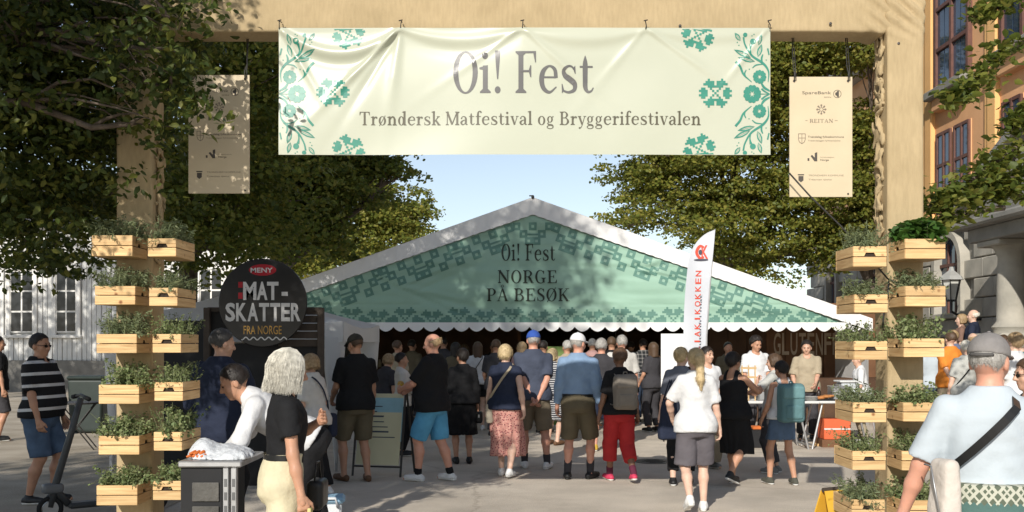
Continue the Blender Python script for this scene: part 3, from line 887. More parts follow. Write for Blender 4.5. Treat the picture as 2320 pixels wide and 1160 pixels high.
    def cap(self, mat, brim=True, back=False, name='cap', dip=0.0):
        def fn(p):
            q = self.ih(p)
            d = ell(q, (0, -.012, .036), (.090, .110, .098))
            d = np.maximum(d, .022 - .16 * q[1] - q[2])
            return d
        c = self.fh((0, 0, .06))
        V, F = snet(fn, c - .15, c + .15, .0075 if self.res < .02 else .012)
        o = self.emit(name, V, F, mat)
        if brim:
            def fb(p):
                q = self.ih(p)
                zz = .034 - 1.6 * q[0] ** 2 - .25 * (q[1] - .08)
                d = np.maximum(np.abs(q[2] - zz) - .0045, np.sqrt((q[0] / .078) ** 2 + ((q[1] - .075) / .095) ** 2) * .08 - .08)
                return np.maximum(d, .07 - q[1])
            c = self.fh((0, .11, .02))
            V, F = snet(fb, c - .11, c + .11, .0065)
            self.emit('brim', V, F, mat, o)
        pts = [self.fh((0, -.012, .134)) * self.s, self.fh((0, -.012, .139)) * self.s]
        MB().tube(pts, [.009, .006], 8).build('cap_button', mat, o, True)
        return o
    def glasses(self, mat):
        mb = MB()
        for sx in (-1, 1):
            pts = [self.fh((sx * .031 + .022 * math.cos(a), .102 - abs(sx * .031 + .022 * math.cos(a)) * .22, .001 + .015 * math.sin(a))) * self.s for a in np.linspace(0, 2 * math.pi, 12, endpoint=False)]
            n = len(mb.v); mb.v += [tuple(p) for p in pts]; mb.f.append(tuple(range(n, n + 12)))
            mb.tube([self.fh((sx * .052, .092, .006)) * self.s, self.fh((sx * .082, .06, .008)) * self.s, self.fh((sx * .086, -.005, .010)) * self.s], .0028, 6)
        mb.tube([self.fh((-.01, .104, .005)) * self.s, self.fh((.01, .104, .005)) * self.s], .0025, 6)
        return mb.build('glasses', mat, self.root)
    def strap_pts(self, side=1, off=.050, low=.98):
        """cross-body strap over one shoulder to the opposite hip, lying on the clothes; starts at the front hip"""
        def pt(x, z, back):
            a = np.interp(z, self.tz, self.A) + off; b = np.interp(z, self.tz, self.B) + off; yc = np.interp(z, self.tz, self.Yc)
            y = b * math.sqrt(max(1 - (x / a) ** 2, .02))
            return self.tt((x, yc - y if back else yc + y, z))
        xl = -side * (np.interp(low, self.tz, self.A) + off) * .985; xs = side * .085
        fr = [pt(xl + (xs - xl) * t, low + (1.43 - low) * t, False) for t in np.linspace(0, 1, 12)]
        top = [self.tt((side * .095, .03, 1.487)), self.tt((side * .097, -.02, 1.497)), self.tt((side * .095, -.06, 1.482))]
        bk = [pt(xl + (xs - xl) * t, low + (1.43 - low) * t, True) for t in np.linspace(1, 0, 14)]
        return fr + top + bk
    def ribbon(self, pts, width, mat, name='strap', parent=None):
        """flat band along points, lying against the body"""
        pts = [np.array(p) for p in pts]; n = len(pts); mb = MB()
        c = np.mean(pts, 0)
        for i, p in enumerate(pts):
            t = pts[min(i + 1, n - 1)] - pts[max(i - 1, 0)]; t /= np.linalg.norm(t) + 1e-9
            o = p - c; o = o - t * (o @ t); o /= np.linalg.norm(o) + 1e-9
            w = np.cross(t, o) * width / 2
            mb.v += [tuple((p + w) * self.s), tuple((p - w) * self.s), tuple((p - w + o * .004) * self.s), tuple((p + w + o * .004) * self.s)]
        for i in range(n - 1):
            a = 4 * i
            for k in range(4): mb.f.append((a + k, a + (k + 1) % 4, a + 4 + (k + 1) % 4, a + 4 + k))
        return mb.build(name, mat, parent or self.root, False)
    def world(self, v):
        a = self.root.rotation_euler[2]; v = np.array(v) * self.s
        c, s_ = math.cos(a), math.sin(a)
        return np.array([v[0] * c - v[1] * s_, v[0] * s_ + v[1] * c, v[2]]) + np.array(self.root.location)

def rbox(p, c, r, k=.03):
    q = np.stack([np.abs(p[i] - c[i]) - (r[i] - k) for i in range(3)])
    return np.sqrt(np.maximum(q[0], 0) ** 2 + np.maximum(q[1], 0) ** 2 + np.maximum(q[2], 0) ** 2) + np.minimum(np.maximum(q[0], np.maximum(q[1], q[2])), 0) - k
# ------------------------------------------------------------------ ground
m_asphalt = M('asphalt', (.54, .485, .41), .9, .08, 0.9, bump=.30, bscale=60, color2=(.58, .52, .44))
def _ground_mat():
    nt, b = nodes_of(m_asphalt)
    tc = [n for n in nt.nodes if n.type == 'TEX_COORD'][0]
    cr = [n for n in nt.nodes if n.type == 'VALTORGB'][0]
    n1 = nt.nodes.new('ShaderNodeTexNoise'); n1.inputs['Scale'].default_value = 90; n1.inputs['Detail'].default_value = 3
    n2 = nt.nodes.new('ShaderNodeTexVoronoi'); n2.inputs['Scale'].default_value = 2.2
    nt.links.new(tc.outputs['Object'], n1.inputs['Vector']); nt.links.new(tc.outputs['Object'], n2.inputs['Vector'])
    # worn patches, stains and a few tar seams
    n3 = nt.nodes.new('ShaderNodeTexNoise'); n3.inputs['Scale'].default_value = .55; n3.inputs['Detail'].default_value = 8; n3.inputs['Roughness'].default_value = .7
    nt.links.new(tc.outputs['Object'], n3.inputs['Vector'])
    pr = nt.nodes.new('ShaderNodeValToRGB'); pr.color_ramp.elements[0].position = .38; pr.color_ramp.elements[0].color = (.78, .77, .75, 1); pr.color_ramp.elements[1].position = .60; pr.color_ramp.elements[1].color = (1.08, 1.07, 1.05, 1)
    nt.links.new(n3.outputs['Fac'], pr.inputs['Fac'])
    vs = nt.nodes.new('ShaderNodeTexVoronoi'); vs.feature = 'DISTANCE_TO_EDGE'; vs.inputs['Scale'].default_value = .23
    dz = nt.nodes.new('ShaderNodeVectorMath'); dz.operation = 'ADD'; sc = nt.nodes.new('ShaderNodeVectorMath'); sc.operation = 'SCALE'; sc.inputs['Scale'].default_value = .8
    nt.links.new(n3.outputs['Color'], sc.inputs[0]); nt.links.new(sc.outputs[0], dz.inputs[0]); nt.links.new(tc.outputs['Object'], dz.inputs[1]); nt.links.new(dz.outputs[0], vs.inputs['Vector'])
    ck = nt.nodes.new('ShaderNodeValToRGB'); ck.color_ramp.elements[0].position = .0; ck.color_ramp.elements[0].color = (.74, .73, .72, 1); ck.color_ramp.elements[1].position = .006; ck.color_ramp.elements[1].color = (1, 1, 1, 1)
    nt.links.new(vs.outputs['Distance'], ck.inputs['Fac'])
    m4 = nt.nodes.new('ShaderNodeMix'); m4.data_type = 'RGBA'; m4.blend_type = 'MULTIPLY'; m4.inputs[0].default_value = 1.0
    nt.links.new(pr.outputs['Color'], m4.inputs[6]); nt.links.new(ck.outputs['Color'], m4.inputs[7])
    m5 = nt.nodes.new('ShaderNodeMix'); m5.data_type = 'RGBA'; m5.blend_type = 'MULTIPLY'; m5.inputs[0].default_value = .9
    nt.links.new(cr.outputs['Color'], m5.inputs[6]); nt.links.new(m4.outputs[2], m5.inputs[7])
    mx = nt.nodes.new('ShaderNodeMix'); mx.data_type = 'RGBA'; mx.blend_type = 'MULTIPLY'; mx.inputs[0].default_value = .55
    mr = nt.nodes.new('ShaderNodeValToRGB'); mr.color_ramp.elements[0].position = .32; mr.color_ramp.elements[0].color = (.55, .53, .5, 1); mr.color_ramp.elements[1].position = .62; mr.color_ramp.elements[1].color = (1.15, 1.13, 1.1, 1)
    nt.links.new(n1.outputs['Fac'], mr.inputs['Fac'])
    nt.links.new(m5.outputs[2], mx.inputs[6]); nt.links.new(mr.outputs['Color'], mx.inputs[7])
    nt.links.new(mx.outputs[2], b.inputs['Base Color'])
_ground_mat()
o = MB().sheet(lambda u, v: (u, v, 0.0), np.linspace(-160, 160, 9), np.linspace(-60, 400, 9)).build('ground', m_asphalt); o['kind'] = 'structure'
m_gravel = M('gravel_yard', (.33, .28, .21), .95, .16, 1.4, bump=.5, bscale=40, color2=(.38, .33, .26))
o = MB().sheet(lambda u, v: (u, v, 0.004), np.linspace(-60, -3.4, 5), np.linspace(3, 120, 5)).build('gravel_yard', m_gravel); o['kind'] = 'structure'
# kerb line between street and yard
m_kerb = M('kerb_stone', (.30, .29, .27), .9, .15, 3, bump=.3)
kerb = MB().span(-3.50, -3.36, 11.2, 60, 0, .05).build('kerb', m_kerb); kerb['kind'] = 'structure'
m_iron = M('drain_iron', (.05, .05, .05), .6, .1, 20, metal=.6)
t = thing('drain_cover', 'round iron drain cover set in the asphalt between walkers', 'drain cover', (1.95, 13.9, 0))
MB().lathe([(.28, .002), (.28, .008), (.25, .008), (.25, .006), (.0, .006)], (0, 0, 0), 28).build('lid', m_iron, t)
for k in range(5): MB().box((0, -.16 + .08 * k, .010), (.34 - abs(k - 2) * .08, .025, .006)).build('rib', m_iron, t)

# ------------------------------------------------------------------ trees
def leaf_cloud(C, size, rng, droop=.25, asp=.62, jitter=.35, flat=.6, N=None):
    """one folded leaf of two triangles at every point of C"""
    n = len(C)
    d = rng.normal(size=(n, 3)); d[:, 2] = d[:, 2] * .5 - droop; d /= np.linalg.norm(d, axis=1)[:, None]
    up = rng.normal(size=(n, 3)) * flat; up[:, 2] += 1.0 if N is None else .45
    if N is not None: up += N * 1.0
    sd = np.cross(d, up); sd /= np.linalg.norm(sd, axis=1)[:, None] + 1e-9
    nn = np.cross(sd, d)
    L = size * (1 + rng.uniform(-jitter, jitter, n))[:, None]
    base = C - d * L * .5; tip = C + d * L * .5
    m1 = C - d * L * .22 + nn * L * .06; m2 = C + d * L * .16 + nn * L * .07
    V = np.stack([base, m1 + sd * L * asp * .5, m2 + sd * L * asp * .40, tip, m2 - sd * L * asp * .40, m1 - sd * L * asp * .5], 1).reshape(-1, 3)
    i = np.arange(n)[:, None] * 6
    F = np.concatenate([i + np.array([0, 1, 2, 3]), i + np.array([0, 3, 4, 5])])
    return V, F

def blob_points(blobs, n, rng, clump=.30, per=26, shell=.55):
    vol = np.array([b[3] * b[4] * b[5] for b in blobs]) ** .8; vol /= vol.sum()
    out = []; nor = []
    for b, w in zip(blobs, vol):
        k = max(int(n * w / per), 3)
        d = rng.normal(size=(k, 3)); d /= np.linalg.norm(d, axis=1)[:, None]
        r = rng.uniform(0, 1, k) ** shell
        # uneven outline
        lob = 1 + .22 * np.sin(3.1 * d[:, 0] + 5 * d[:, 2] + b[0]) + .16 * np.sin(6.3 * d[:, 1] + 4 * d[:, 0] + b[1])
        c = np.array(b[:3]) + d * r[:, None] * np.array(b[3:6]) * lob[:, None]
        c = np.repeat(c, per, 0)
        sz = clump * rng.uniform(.5, 1.5, k)
        # each clump a small dome of leaves, dense outside and open inside
        e = rng.normal(size=c.shape); e /= np.linalg.norm(e, axis=1)[:, None]
        e[:, 2] = np.abs(e[:, 2]) * .9 - .25
        rr = rng.uniform(.25, 1.15, len(c)) ** .6
        off = e * (rr * np.repeat(sz, per))[:, None] * 1.35 * np.array([1, 1, .7])
        c = c + off
        dd = (c - np.array(b[:3])) / np.array(b[3:6]); dd /= np.linalg.norm(dd, axis=1)[:, None] + 1e-6
        nn = e * .9 + dd * .35
        out.append(c); nor.append(nn / (np.linalg.norm(nn, axis=1)[:, None] + 1e-6))
    return np.concatenate(out), np.concatenate(nor)

def limb(mb, a, b, r0, r1, rng, n=7, sag=.15):
    a = np.array(a, float); b = np.array(b, float); L = np.linalg.norm(b - a)
    pts = []; off = rng.normal(size=3) * L * .06
    for k in range(n):
        t = k / (n - 1)
        p = a + (b - a) * t + off * math.sin(math.pi * t) + np.array([0, 0, sag * L * math.sin(math.pi * t) * .6]) + rng.normal(size=3) * L * .012
        pts.append(p)
    pts[0] = a
    mb.tube(pts, list(np.linspace(r0, r1, n)), 7)
    return pts

m_bark = M('bark', (.10, .075, .055), .95, .35, 7, bump=.8, bscale=22, color2=(.14, .11, .085))
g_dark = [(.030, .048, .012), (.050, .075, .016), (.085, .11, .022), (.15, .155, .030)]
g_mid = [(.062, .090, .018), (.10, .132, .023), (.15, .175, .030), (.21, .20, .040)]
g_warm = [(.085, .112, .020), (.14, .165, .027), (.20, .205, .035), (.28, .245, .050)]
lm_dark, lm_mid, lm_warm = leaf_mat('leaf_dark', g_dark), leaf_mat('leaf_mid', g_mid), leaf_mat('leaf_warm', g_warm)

def tree(name, label, base, fork, blobs, n, leaf, mat, r0=.22, seed=1, clump=.3, per=26, twigs=True, shell=.55, asp=.62, droop=.25):
    rng = np.random.default_rng(seed)
    t = thing(name, label, 'tree', base)
    base = np.array(base, float); fork = np.array(fork, float)
    mb = MB(); pts = [base, base + (fork - base) * .03 + [0, 0, .02], base + (fork - base) * .35 + rng.normal(size=3) * .05, base + (fork - base) * .7 + rng.normal(size=3) * .06, fork]
    mb.tube([rel(t, p) for p in pts], [r0 * 1.35, r0 * 1.05, r0 * .9, r0 * .8, r0 * .62], 12)
    mb.build('trunk', m_bark, t, True)
    for b in blobs:
        mb = MB(); c = np.array(b[:3])
        P0 = limb(mb, rel(t, fork - (0, 0, .15)), rel(t, c), r0 * .42, r0 * .10, rng)
        if twigs:
            for k in range(7):
                d = rng.normal(size=3); d /= np.linalg.norm(d); d[2] = abs(d[2]) * .6
                s0 = P0[rng.integers(3, 7)]
                limb(mb, s0, rel(t, c + d * np.array(b[3:6]) * .85), r0 * .12, r0 * .02, rng, 5)
        mb.build('limb', m_bark, t, True)
    C, N = blob_points(blobs, n, rng, clump, per, shell)
    V, F = leaf_cloud(rel(t, C), leaf, rng, droop, asp, N=N)
    put('crown', np_mesh('crown', V, F), mat, t)
    return t

def bl(px, py, d, rx, ry, rz):
    p = P(px, py, d); return (p[0], p[1], p[2], rx, ry, rz)

# near lime tree on the left: trunk outside the picture, its crown hangs in front of the gateway
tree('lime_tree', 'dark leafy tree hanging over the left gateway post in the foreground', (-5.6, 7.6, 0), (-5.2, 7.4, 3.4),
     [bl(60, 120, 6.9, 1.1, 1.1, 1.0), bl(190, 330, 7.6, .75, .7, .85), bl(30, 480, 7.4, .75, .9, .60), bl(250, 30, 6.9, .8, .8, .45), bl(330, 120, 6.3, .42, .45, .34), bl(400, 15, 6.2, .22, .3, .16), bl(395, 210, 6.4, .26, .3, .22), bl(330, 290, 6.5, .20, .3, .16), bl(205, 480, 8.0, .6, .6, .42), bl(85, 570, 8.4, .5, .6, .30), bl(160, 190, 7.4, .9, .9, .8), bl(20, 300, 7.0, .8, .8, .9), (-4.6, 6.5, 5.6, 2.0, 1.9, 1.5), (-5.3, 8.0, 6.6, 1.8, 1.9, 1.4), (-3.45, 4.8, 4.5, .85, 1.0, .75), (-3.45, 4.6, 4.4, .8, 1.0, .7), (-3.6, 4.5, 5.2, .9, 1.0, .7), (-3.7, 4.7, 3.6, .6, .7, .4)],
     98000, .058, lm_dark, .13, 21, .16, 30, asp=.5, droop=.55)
# the next street trees on the left
tree('lime_tree', 'dense dark green tree behind the left sponsor board', (-4.9, 15.0, 0), (-4.7, 14.8, 3.0),
     [bl(480, 250, 13.5, 1.5, 1.5, 1.6), bl(600, 140, 14.5, 1.5, 1.4, 1.3), bl(400, 420, 13, 1.1, 1.1, 1.2), bl(560, 440, 14, 1.2, 1.1, 1.3), bl(480, 560, 13.5, .9, .9, .6), bl(400, 60, 14, 1.6, 1.5, 1.4), (-4.6, 14.5, 8.4, 2.2, 2.0, 1.7), bl(330, 520, 14, .8, .8, .8)],
     52000, .078, lm_mid, .2, 22, .26, 44)
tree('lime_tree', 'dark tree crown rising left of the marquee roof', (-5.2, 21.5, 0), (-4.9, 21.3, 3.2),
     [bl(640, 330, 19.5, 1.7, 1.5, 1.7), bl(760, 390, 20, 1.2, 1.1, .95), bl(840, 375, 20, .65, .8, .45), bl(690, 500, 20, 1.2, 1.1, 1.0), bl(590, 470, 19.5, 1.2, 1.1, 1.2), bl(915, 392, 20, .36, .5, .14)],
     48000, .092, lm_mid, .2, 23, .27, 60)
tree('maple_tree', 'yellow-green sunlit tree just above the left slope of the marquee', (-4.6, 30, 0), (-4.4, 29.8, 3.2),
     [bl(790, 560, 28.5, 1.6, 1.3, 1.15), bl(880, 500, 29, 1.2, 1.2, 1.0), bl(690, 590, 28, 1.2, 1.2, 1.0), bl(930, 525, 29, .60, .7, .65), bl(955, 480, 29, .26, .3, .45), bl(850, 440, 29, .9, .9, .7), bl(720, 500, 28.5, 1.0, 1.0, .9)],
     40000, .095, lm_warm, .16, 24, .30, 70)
# right hand trees
tree('maple_tree', 'large rounded green tree behind the right half of the marquee', (6.3, 27.5, 0), (6.0, 27.2, 3.4),
     [bl(1560, 330, 25.5, 2.0, 1.8, 1.7), bl(1700, 290, 25, 2.2, 2.0, 2.1), bl(1450, 425, 26, .9, 1.0, .8), bl(1590, 470, 25, 1.9, 1.5, 1.0), bl(1760, 470, 24.5, 1.6, 1.4, 1.2), bl(1415, 515, 26, .9, .8, .45), bl(1850, 420, 25, 1.2, 1.2, 1.5), bl(1800, 580, 25, 1.1, 1.0, .7), bl(1500, 385, 25, .8, .9, .8), (6.2, 25.5, 9.4, 2.6, 2.2, 1.7), bl(1690, 560, 25, 1.3, 1.1, .7), bl(1880, 540, 25.5, .9, .9, .7)],
     105000, .092, lm_warm, .24, 25, .34, 90)
tree('maple_tree', 'narrow tree showing between the right sponsor board and gateway post', (9.0, 25.2, 0), (8.8, 25, 3.2),
     [bl(1955, 300, 24, .55, .8, 1.0), bl(1960, 440, 24, .65, .9, 1.0), bl(1925, 560, 24.5, .8, .8, .6), bl(1860, 130, 23, 1.6, 1.1, .42), bl(1770, 180, 23.5, .8, .9, .9), bl(1960, 130, 23, .35, .5, .3)],
     30000, .09, lm_warm, .18, 26, .26, 60)
# foreground tree on the right: only boughs reach into the picture
def bough_tree():
    rng = np.random.default_rng(31)
    t = thing('lime_tree', 'tree at the right edge with leafy boughs across the orange facade', 'tree', (7.6, 10.6, 0))
    MB().tube([rel(t, p) for p in [(7.6, 10.6, 0), (7.55, 10.55, .1), (7.5, 10.5, 2.2), (7.2, 10.4, 4.5), (7.1, 10.4, 6.5)]], [.3, .24, .2, .16, .08], 12).build('trunk', m_bark, t, True)
    runs = [([(2420, 60, 10.2), (2320, 95, 10), (2250, 135, 9.8), (2195, 205, 9.7), (2140, 225, 9.6)], .15, 420),
            ([(2420, 300, 10.1), (2320, 330, 9.8), (2240, 380, 9.6), (2160, 440, 9.5), (2105, 470, 9.4)], .17, 560),
            ([(2420, 380, 10), (2330, 395, 9.9), (2250, 425, 9.8), (2190, 455, 9.7)], .15, 380),
            ([(2430, -60, 10), (2330, -10, 9.9), (2250, 20, 9.8), (2205, 40, 9.7)], .13, 260),
            ([(2400, 200, 10.2), (2330, 250, 10), (2290, 300, 9.9)], .13, 260),
            ([(2380, 470, 10.0), (2300, 440, 9.8), (2230, 440, 9.7)], .12, 200),
            ([(2200, 440, 9.6), (2160, 490, 9.5), (2125, 520, 9.5)], .09, 150)]
    for pts, spread, n in runs:
        W = [P(*q) for q in pts]
        W[0] = W[0] + np.array([.4, .2, -.1])
        dense = _cr(np.array([rel(t, w) for w in W]), 8)
        MB().tube(list(dense), list(np.linspace(.035, .006, len(dense))), 6).build('bough', m_bark, t, True)
        C = []
        for k in range(int(n * 1.5)):
            u = rng.uniform(.12, 1) ** .8; p = dense[min(int(u * (len(dense) - 1)), len(dense) - 1)]
            C.append(p + rng.normal(size=3) * spread * np.array([.85, .8, .55]) * rng.uniform(.3, 1.0))
        V, F = leaf_cloud(np.array(C), .085, rng, .2)
        put('foliage', np_mesh('foliage', V, F), lm_warm if False else lm_mid, t)
bough_tree()
# avenue trees beside and behind the viewer: they cast the dappled shade over the left half
tree('lime_tree', 'avenue tree behind the viewer that shades the left side', (-9.2, -4.6, 0), (-9.2, -4.6, 4.5),
     [(-9.7, -4.6, 8.6, 3.0, 3.2, 2.4), (-8.3, -3.2, 6.8, 1.5, 2.2, 1.5), (-9.7, -2.6, 10.8, 2.5, 2.6, 1.8), (-10.6, -6, 6.8, 2, 2, 1.6)], 19000, .17, lm_dark, .3, 41, .40, 24, False)
tree('lime_tree', 'avenue tree left of the viewer with a tall crown', (-7.2, 2.6, 0), (-7.1, 2.6, 5.0),
     [(-6.7, 2.6, 9.2, 2.6, 2.8, 2.2), (-5.7, 3.6, 11.3, 2.3, 2.4, 1.8), (-7.3, 1.2, 7.2, 1.7, 2.0, 1.4), (-5.0, 4.6, 8.6, 1.3, 1.5, 1.1), (-5.0, 4.0, 12.6, 2.0, 2.2, 1.6), (-8.6, 3.0, 12.4, 2.4, 2.4, 1.9), (-3.9, 5.0, 12.0, 1.2, 1.4, 1.0)], 15000, .16, lm_dark, .3, 42, .38, 24, False)

tree('lime_tree', 'tree far left outside the picture that shades the white house', (-19.5, 20, 0), (-19.4, 20, 4.5),
     [(-19, 20.5, 8.4, 3.4, 3.2, 2.2), (-15.8, 21, 8.6, 2.8, 2.6, 2.0), (-22, 19.5, 8.6, 2.8, 2.6, 2.0), (-18, 20, 11.0, 3, 3, 1.8)], 6500, .22, lm_dark, .3, 43, .5, 24, False)

# ------------------------------------------------------------------ white clapboard house on the left
m_board = M('white_boards', (.62, .61, .58), .7, .07, 2.5, bump=.15, bscale=14)
m_trim = M('white_trim', (.68, .66, .62), .6, .05, 4)
m_glass = M('window_glass', (.030, .032, .034), .12, .5, 1.5, spec=.25)
m_plinth = M('plinth_stone', (.20, .19, .17), .9, .2, 3, bump=.4)
m_slate = M('slate_roof', (.06, .06, .065), .7, .2, 4)
hs = thing('white_house', 'white house clad in vertical boards behind the man in the striped shirt', 'house', (-16.5, 34.0, 0), math.radians(-6))
# local x along the facade (to the right), y into the house; facade at y=0
W0, W1, ZB, ZT = -4.5, 9.2, 1.05, 5.6
MB().span(W0, W1, .06, 6, .0, ZT).build('wall', m_board, hs)
MB().span(W0 - .05, W1 + .05, -.10, .05, 0, ZB).build('plinth', m_plinth, hs)
wins = [(-.30, .50), (1.32, 2.02), (6.3, 7.05)]
WZ0, WZ1 = 2.00, 4.05
bd = MB().box((0, 0, 0), (.155, .05, 1.0), 0, .012); bme = None
x = W0 + .08; k = 0
while x < W1:
    cuts = [(ZB, ZT)]
    for a, b in wins:
        if x > a - .2 and x < b + .2: cuts = [(ZB, WZ0 - .16), (WZ1 + .16, ZT)]
    for z0, z1 in cuts:
        if bme is None:
            o = bd.build('board', m_board, hs); bme = o.data
        else: o = put('board', bme, m_board, hs)
        o.location = (x, .015 + (.012 if k % 2 else 0), (z0 + z1) / 2); o.scale = (1, 1, z1 - z0)
    x += .172; k += 1
for a, b in wins:
    w = MB().span(a - .02, b + .02, -.035, .02, WZ0 - .02, WZ1 + .02).span(a, b, -.036, .021, WZ0, WZ0 + .001).build('window', m_trim, hs)
    MB().span(a - .15, a, -.07, .03, WZ0 - .12, WZ1 + .14, .01).build('frame', m_trim, w)
    MB().span(b, b + .15, -.07, .03, WZ0 - .12, WZ1 + .14, .01).build('frame', m_trim, w)
    MB().span(a, b, -.068, .03, WZ1, WZ1 + .14, .01).build('frame', m_trim, w)
    MB().span(a - .2, b + .2, -.11, .03, WZ0 - .2, WZ0 - .1, .01).build('sill', m_trim, w)
    mid = (a + b) / 2
    for (xa, xb) in ((a, mid), (mid, b)):
        for r in range(3):
            z0 = WZ0 + (WZ1 - WZ0) * r / 3; z1 = WZ0 + (WZ1 - WZ0) * (r + 1) / 3
            MB().span(xa + .03, xb - .03, -.045, -.037, z0 + .03, z1 - .03).build('pane', m_glass, w)
rp = MB()
rp.add([(W0 - .4, -.5, ZT), (W1 + .4, -.5, ZT), (W1 + .4, 3, ZT + 2.2), (W0 - .4, 3, ZT + 2.2), (W0 - .4, 6.5, ZT), (W1 + .4, 6.5, ZT)], [(0, 1, 2, 3), (3, 2, 5, 4), (0, 3, 4), (1, 5, 2), (0, 4, 5, 1)])
rp.build('roof', m_slate, hs)

# ------------------------------------------------------------------ orange civic building on the right (facade along the street)
XB = 10.0
def FB(px, py, X=XB):
    y = X * FPX / (px - 1160.0); return y, PZ(py, y)
m_orange = M('orange_render', (.66, .36, .18), .85, .07, 1.3, bump=.12, bscale=30, color2=(.70, .39, .20))
m_orange2 = M('orange_pilaster', (.78, .45, .18), .85, .05, 2, bump=.1)
m_stone = M('grey_sandstone', (.36, .34, .29), .9, .14, 2.2, bump=.35, bscale=24, color2=(.40, .37, .31))
m_stone_d = M('dark_sandstone', (.25, .24, .215), .9, .14, 2.2, bump=.35, bscale=24)
m_wframe = M('brown_window_frame', (.13, .060, .045), .6, .15, 8)
m_glassb = M('blue_window_glass', (.035, .055, .09), .06, .5, .8, spec=.8)
m_door = M('dark_oak_door', (.07, .035, .02), .6, .25, 8)
cb = thing('civic_building', 'orange rendered building with grey stone ground floor and columned porch', 'building', (XB, 24.0, 0))
def cbs(x0, x1, y0, y1, z0, z1, name, mat, par=None, bev=0.0):
    return MB().span(x0 - XB, x1 - XB, y0 - 24, y1 - 24, z0, z1, bev).build(name, mat, par or cb)
ZS = 4.45
cbs(XB + .12, XB + 9, 12, 33.6, 0, ZS, 'stone_wall', m_stone_d)
cbs(XB, XB + 8.9, 12, 27.4, ZS, 13.5, 'wall', m_orange)
cbs(XB + .05, XB + 8.8, 27.4, 33.4, ZS, 9.4, 'wall', m_orange)
cbs(XB - .16, XB + .2, 12, 33.7, ZS - .14, ZS + .10, 'string_course', m_stone, bev=.03)
cbs(XB - .55, XB + 9.2, 27.0, 34, 9.4, 9.75, 'cornice', m_stone_d, bev=.06)
cbs(XB - .3, XB + 9.0, 27.2, 33.8, 9.2, 9.42, 'cornice', m_stone, bev=.04)
rf = MB().add([(-.5, 3.2, 9.75), (-.5, 10, 9.75), (4, 10, 12), (4, 3.2, 12)], [(0, 1, 2, 3)]).build('roof', m_slate, cb)
# roof railing of the far wing
for k in range(16): cbs(XB - .42, XB - .38, 27.4 + .4 * k, 27.44 + .4 * k, 9.74, 10.5, 'railing_bar', m_slate)
cbs(XB - .43, XB - .37, 27.2, 33.9, 10.46, 10.52, 'railing_top', m_slate)
# stone blocks of the ground floor
arches = [(31.6, 2.5, 3.95, .42), (27.9, 2.5, 3.95, .42), (23.2, 2.3, 4.05, .62)]
bm_block = None
rows = [(.45 + .43 * r, .45 + .43 * (r + 1)) for r in range(9)]
rng = np.random.default_rng(8)
for r, (z0, z1) in enumerate(rows):
    y = 16.0 + (.45 if r % 2 else 0)
    while y < 33.6:
        L = .92
        hit = any(abs(y + L / 2 - ay) < hw + L / 2 - .12 and z1 > a0 + .05 and z0 < a1 for ay, a0, a1, hw in arches)
        if not hit:
            if bm_block is None:
                o = MB().box((0, 0, 0), (.16, .90, .41), 0, .018).build('stone_block', m_stone, cb); bm_block = o.data
            else: o = put('stone_block', bm_block, m_stone, cb)
            o.location = (.06 + rng.uniform(-.008, .008), y + L / 2 - 24, (z0 + z1) / 2)
        y += L
for ay, a0, a1, hw in arches:
    # arched window: stone surround, glass, bars
    def arch(r, zt, n=12):
        return [(ay - r, a0), (ay + r, a0)] + [(ay + r * math.cos(a), zt - r + r * math.sin(a)) for a in np.linspace(0, math.pi, n)]
    mb = MB(); po, pi_ = arch(hw + .16, a1 + .14), arch(hw, a1)
    n = len(po)
    for x in (-.10, .14):
        for q in po: mb.v.append((x, q[0] - 24, q[1]))
        for q in pi_: mb.v.append((x, q[0] - 24, q[1]))
    for i in range(n):
        j = (i + 1) % n
        mb.f += [(i, j, n + j, n + i), (2 * n + i, 3 * n + i, 3 * n + j, 2 * n + j), (i, 2 * n + i, 2 * n + j, j), (n + i, n + j, 3 * n + j, 3 * n + i)]
    w = mb.build('arched_window', m_stone, cb)
    mb = MB(); mb.v = [(.085, q[0] - 24, q[1]) for q in pi_]; mb.f = [tuple(range(n))]
    mb.build('pane', m_glassb, w)
    for dy in (-.33, .33): cbs(XB + .04, XB + .08, ay + dy * hw - .025, ay + dy * hw + .025, a0, a1 - .15, 'bar', m_wframe, w)
    cbs(XB + .035, XB + .08, ay - hw, ay + hw, a1 - hw - .05, a1 - hw + .02, 'bar', m_wframe, w)
    cbs(XB - .14, XB + .1, ay - hw - .2, ay + hw + .2, a0 - .12, a0 + .0, 'sill', m_stone, w, .02)
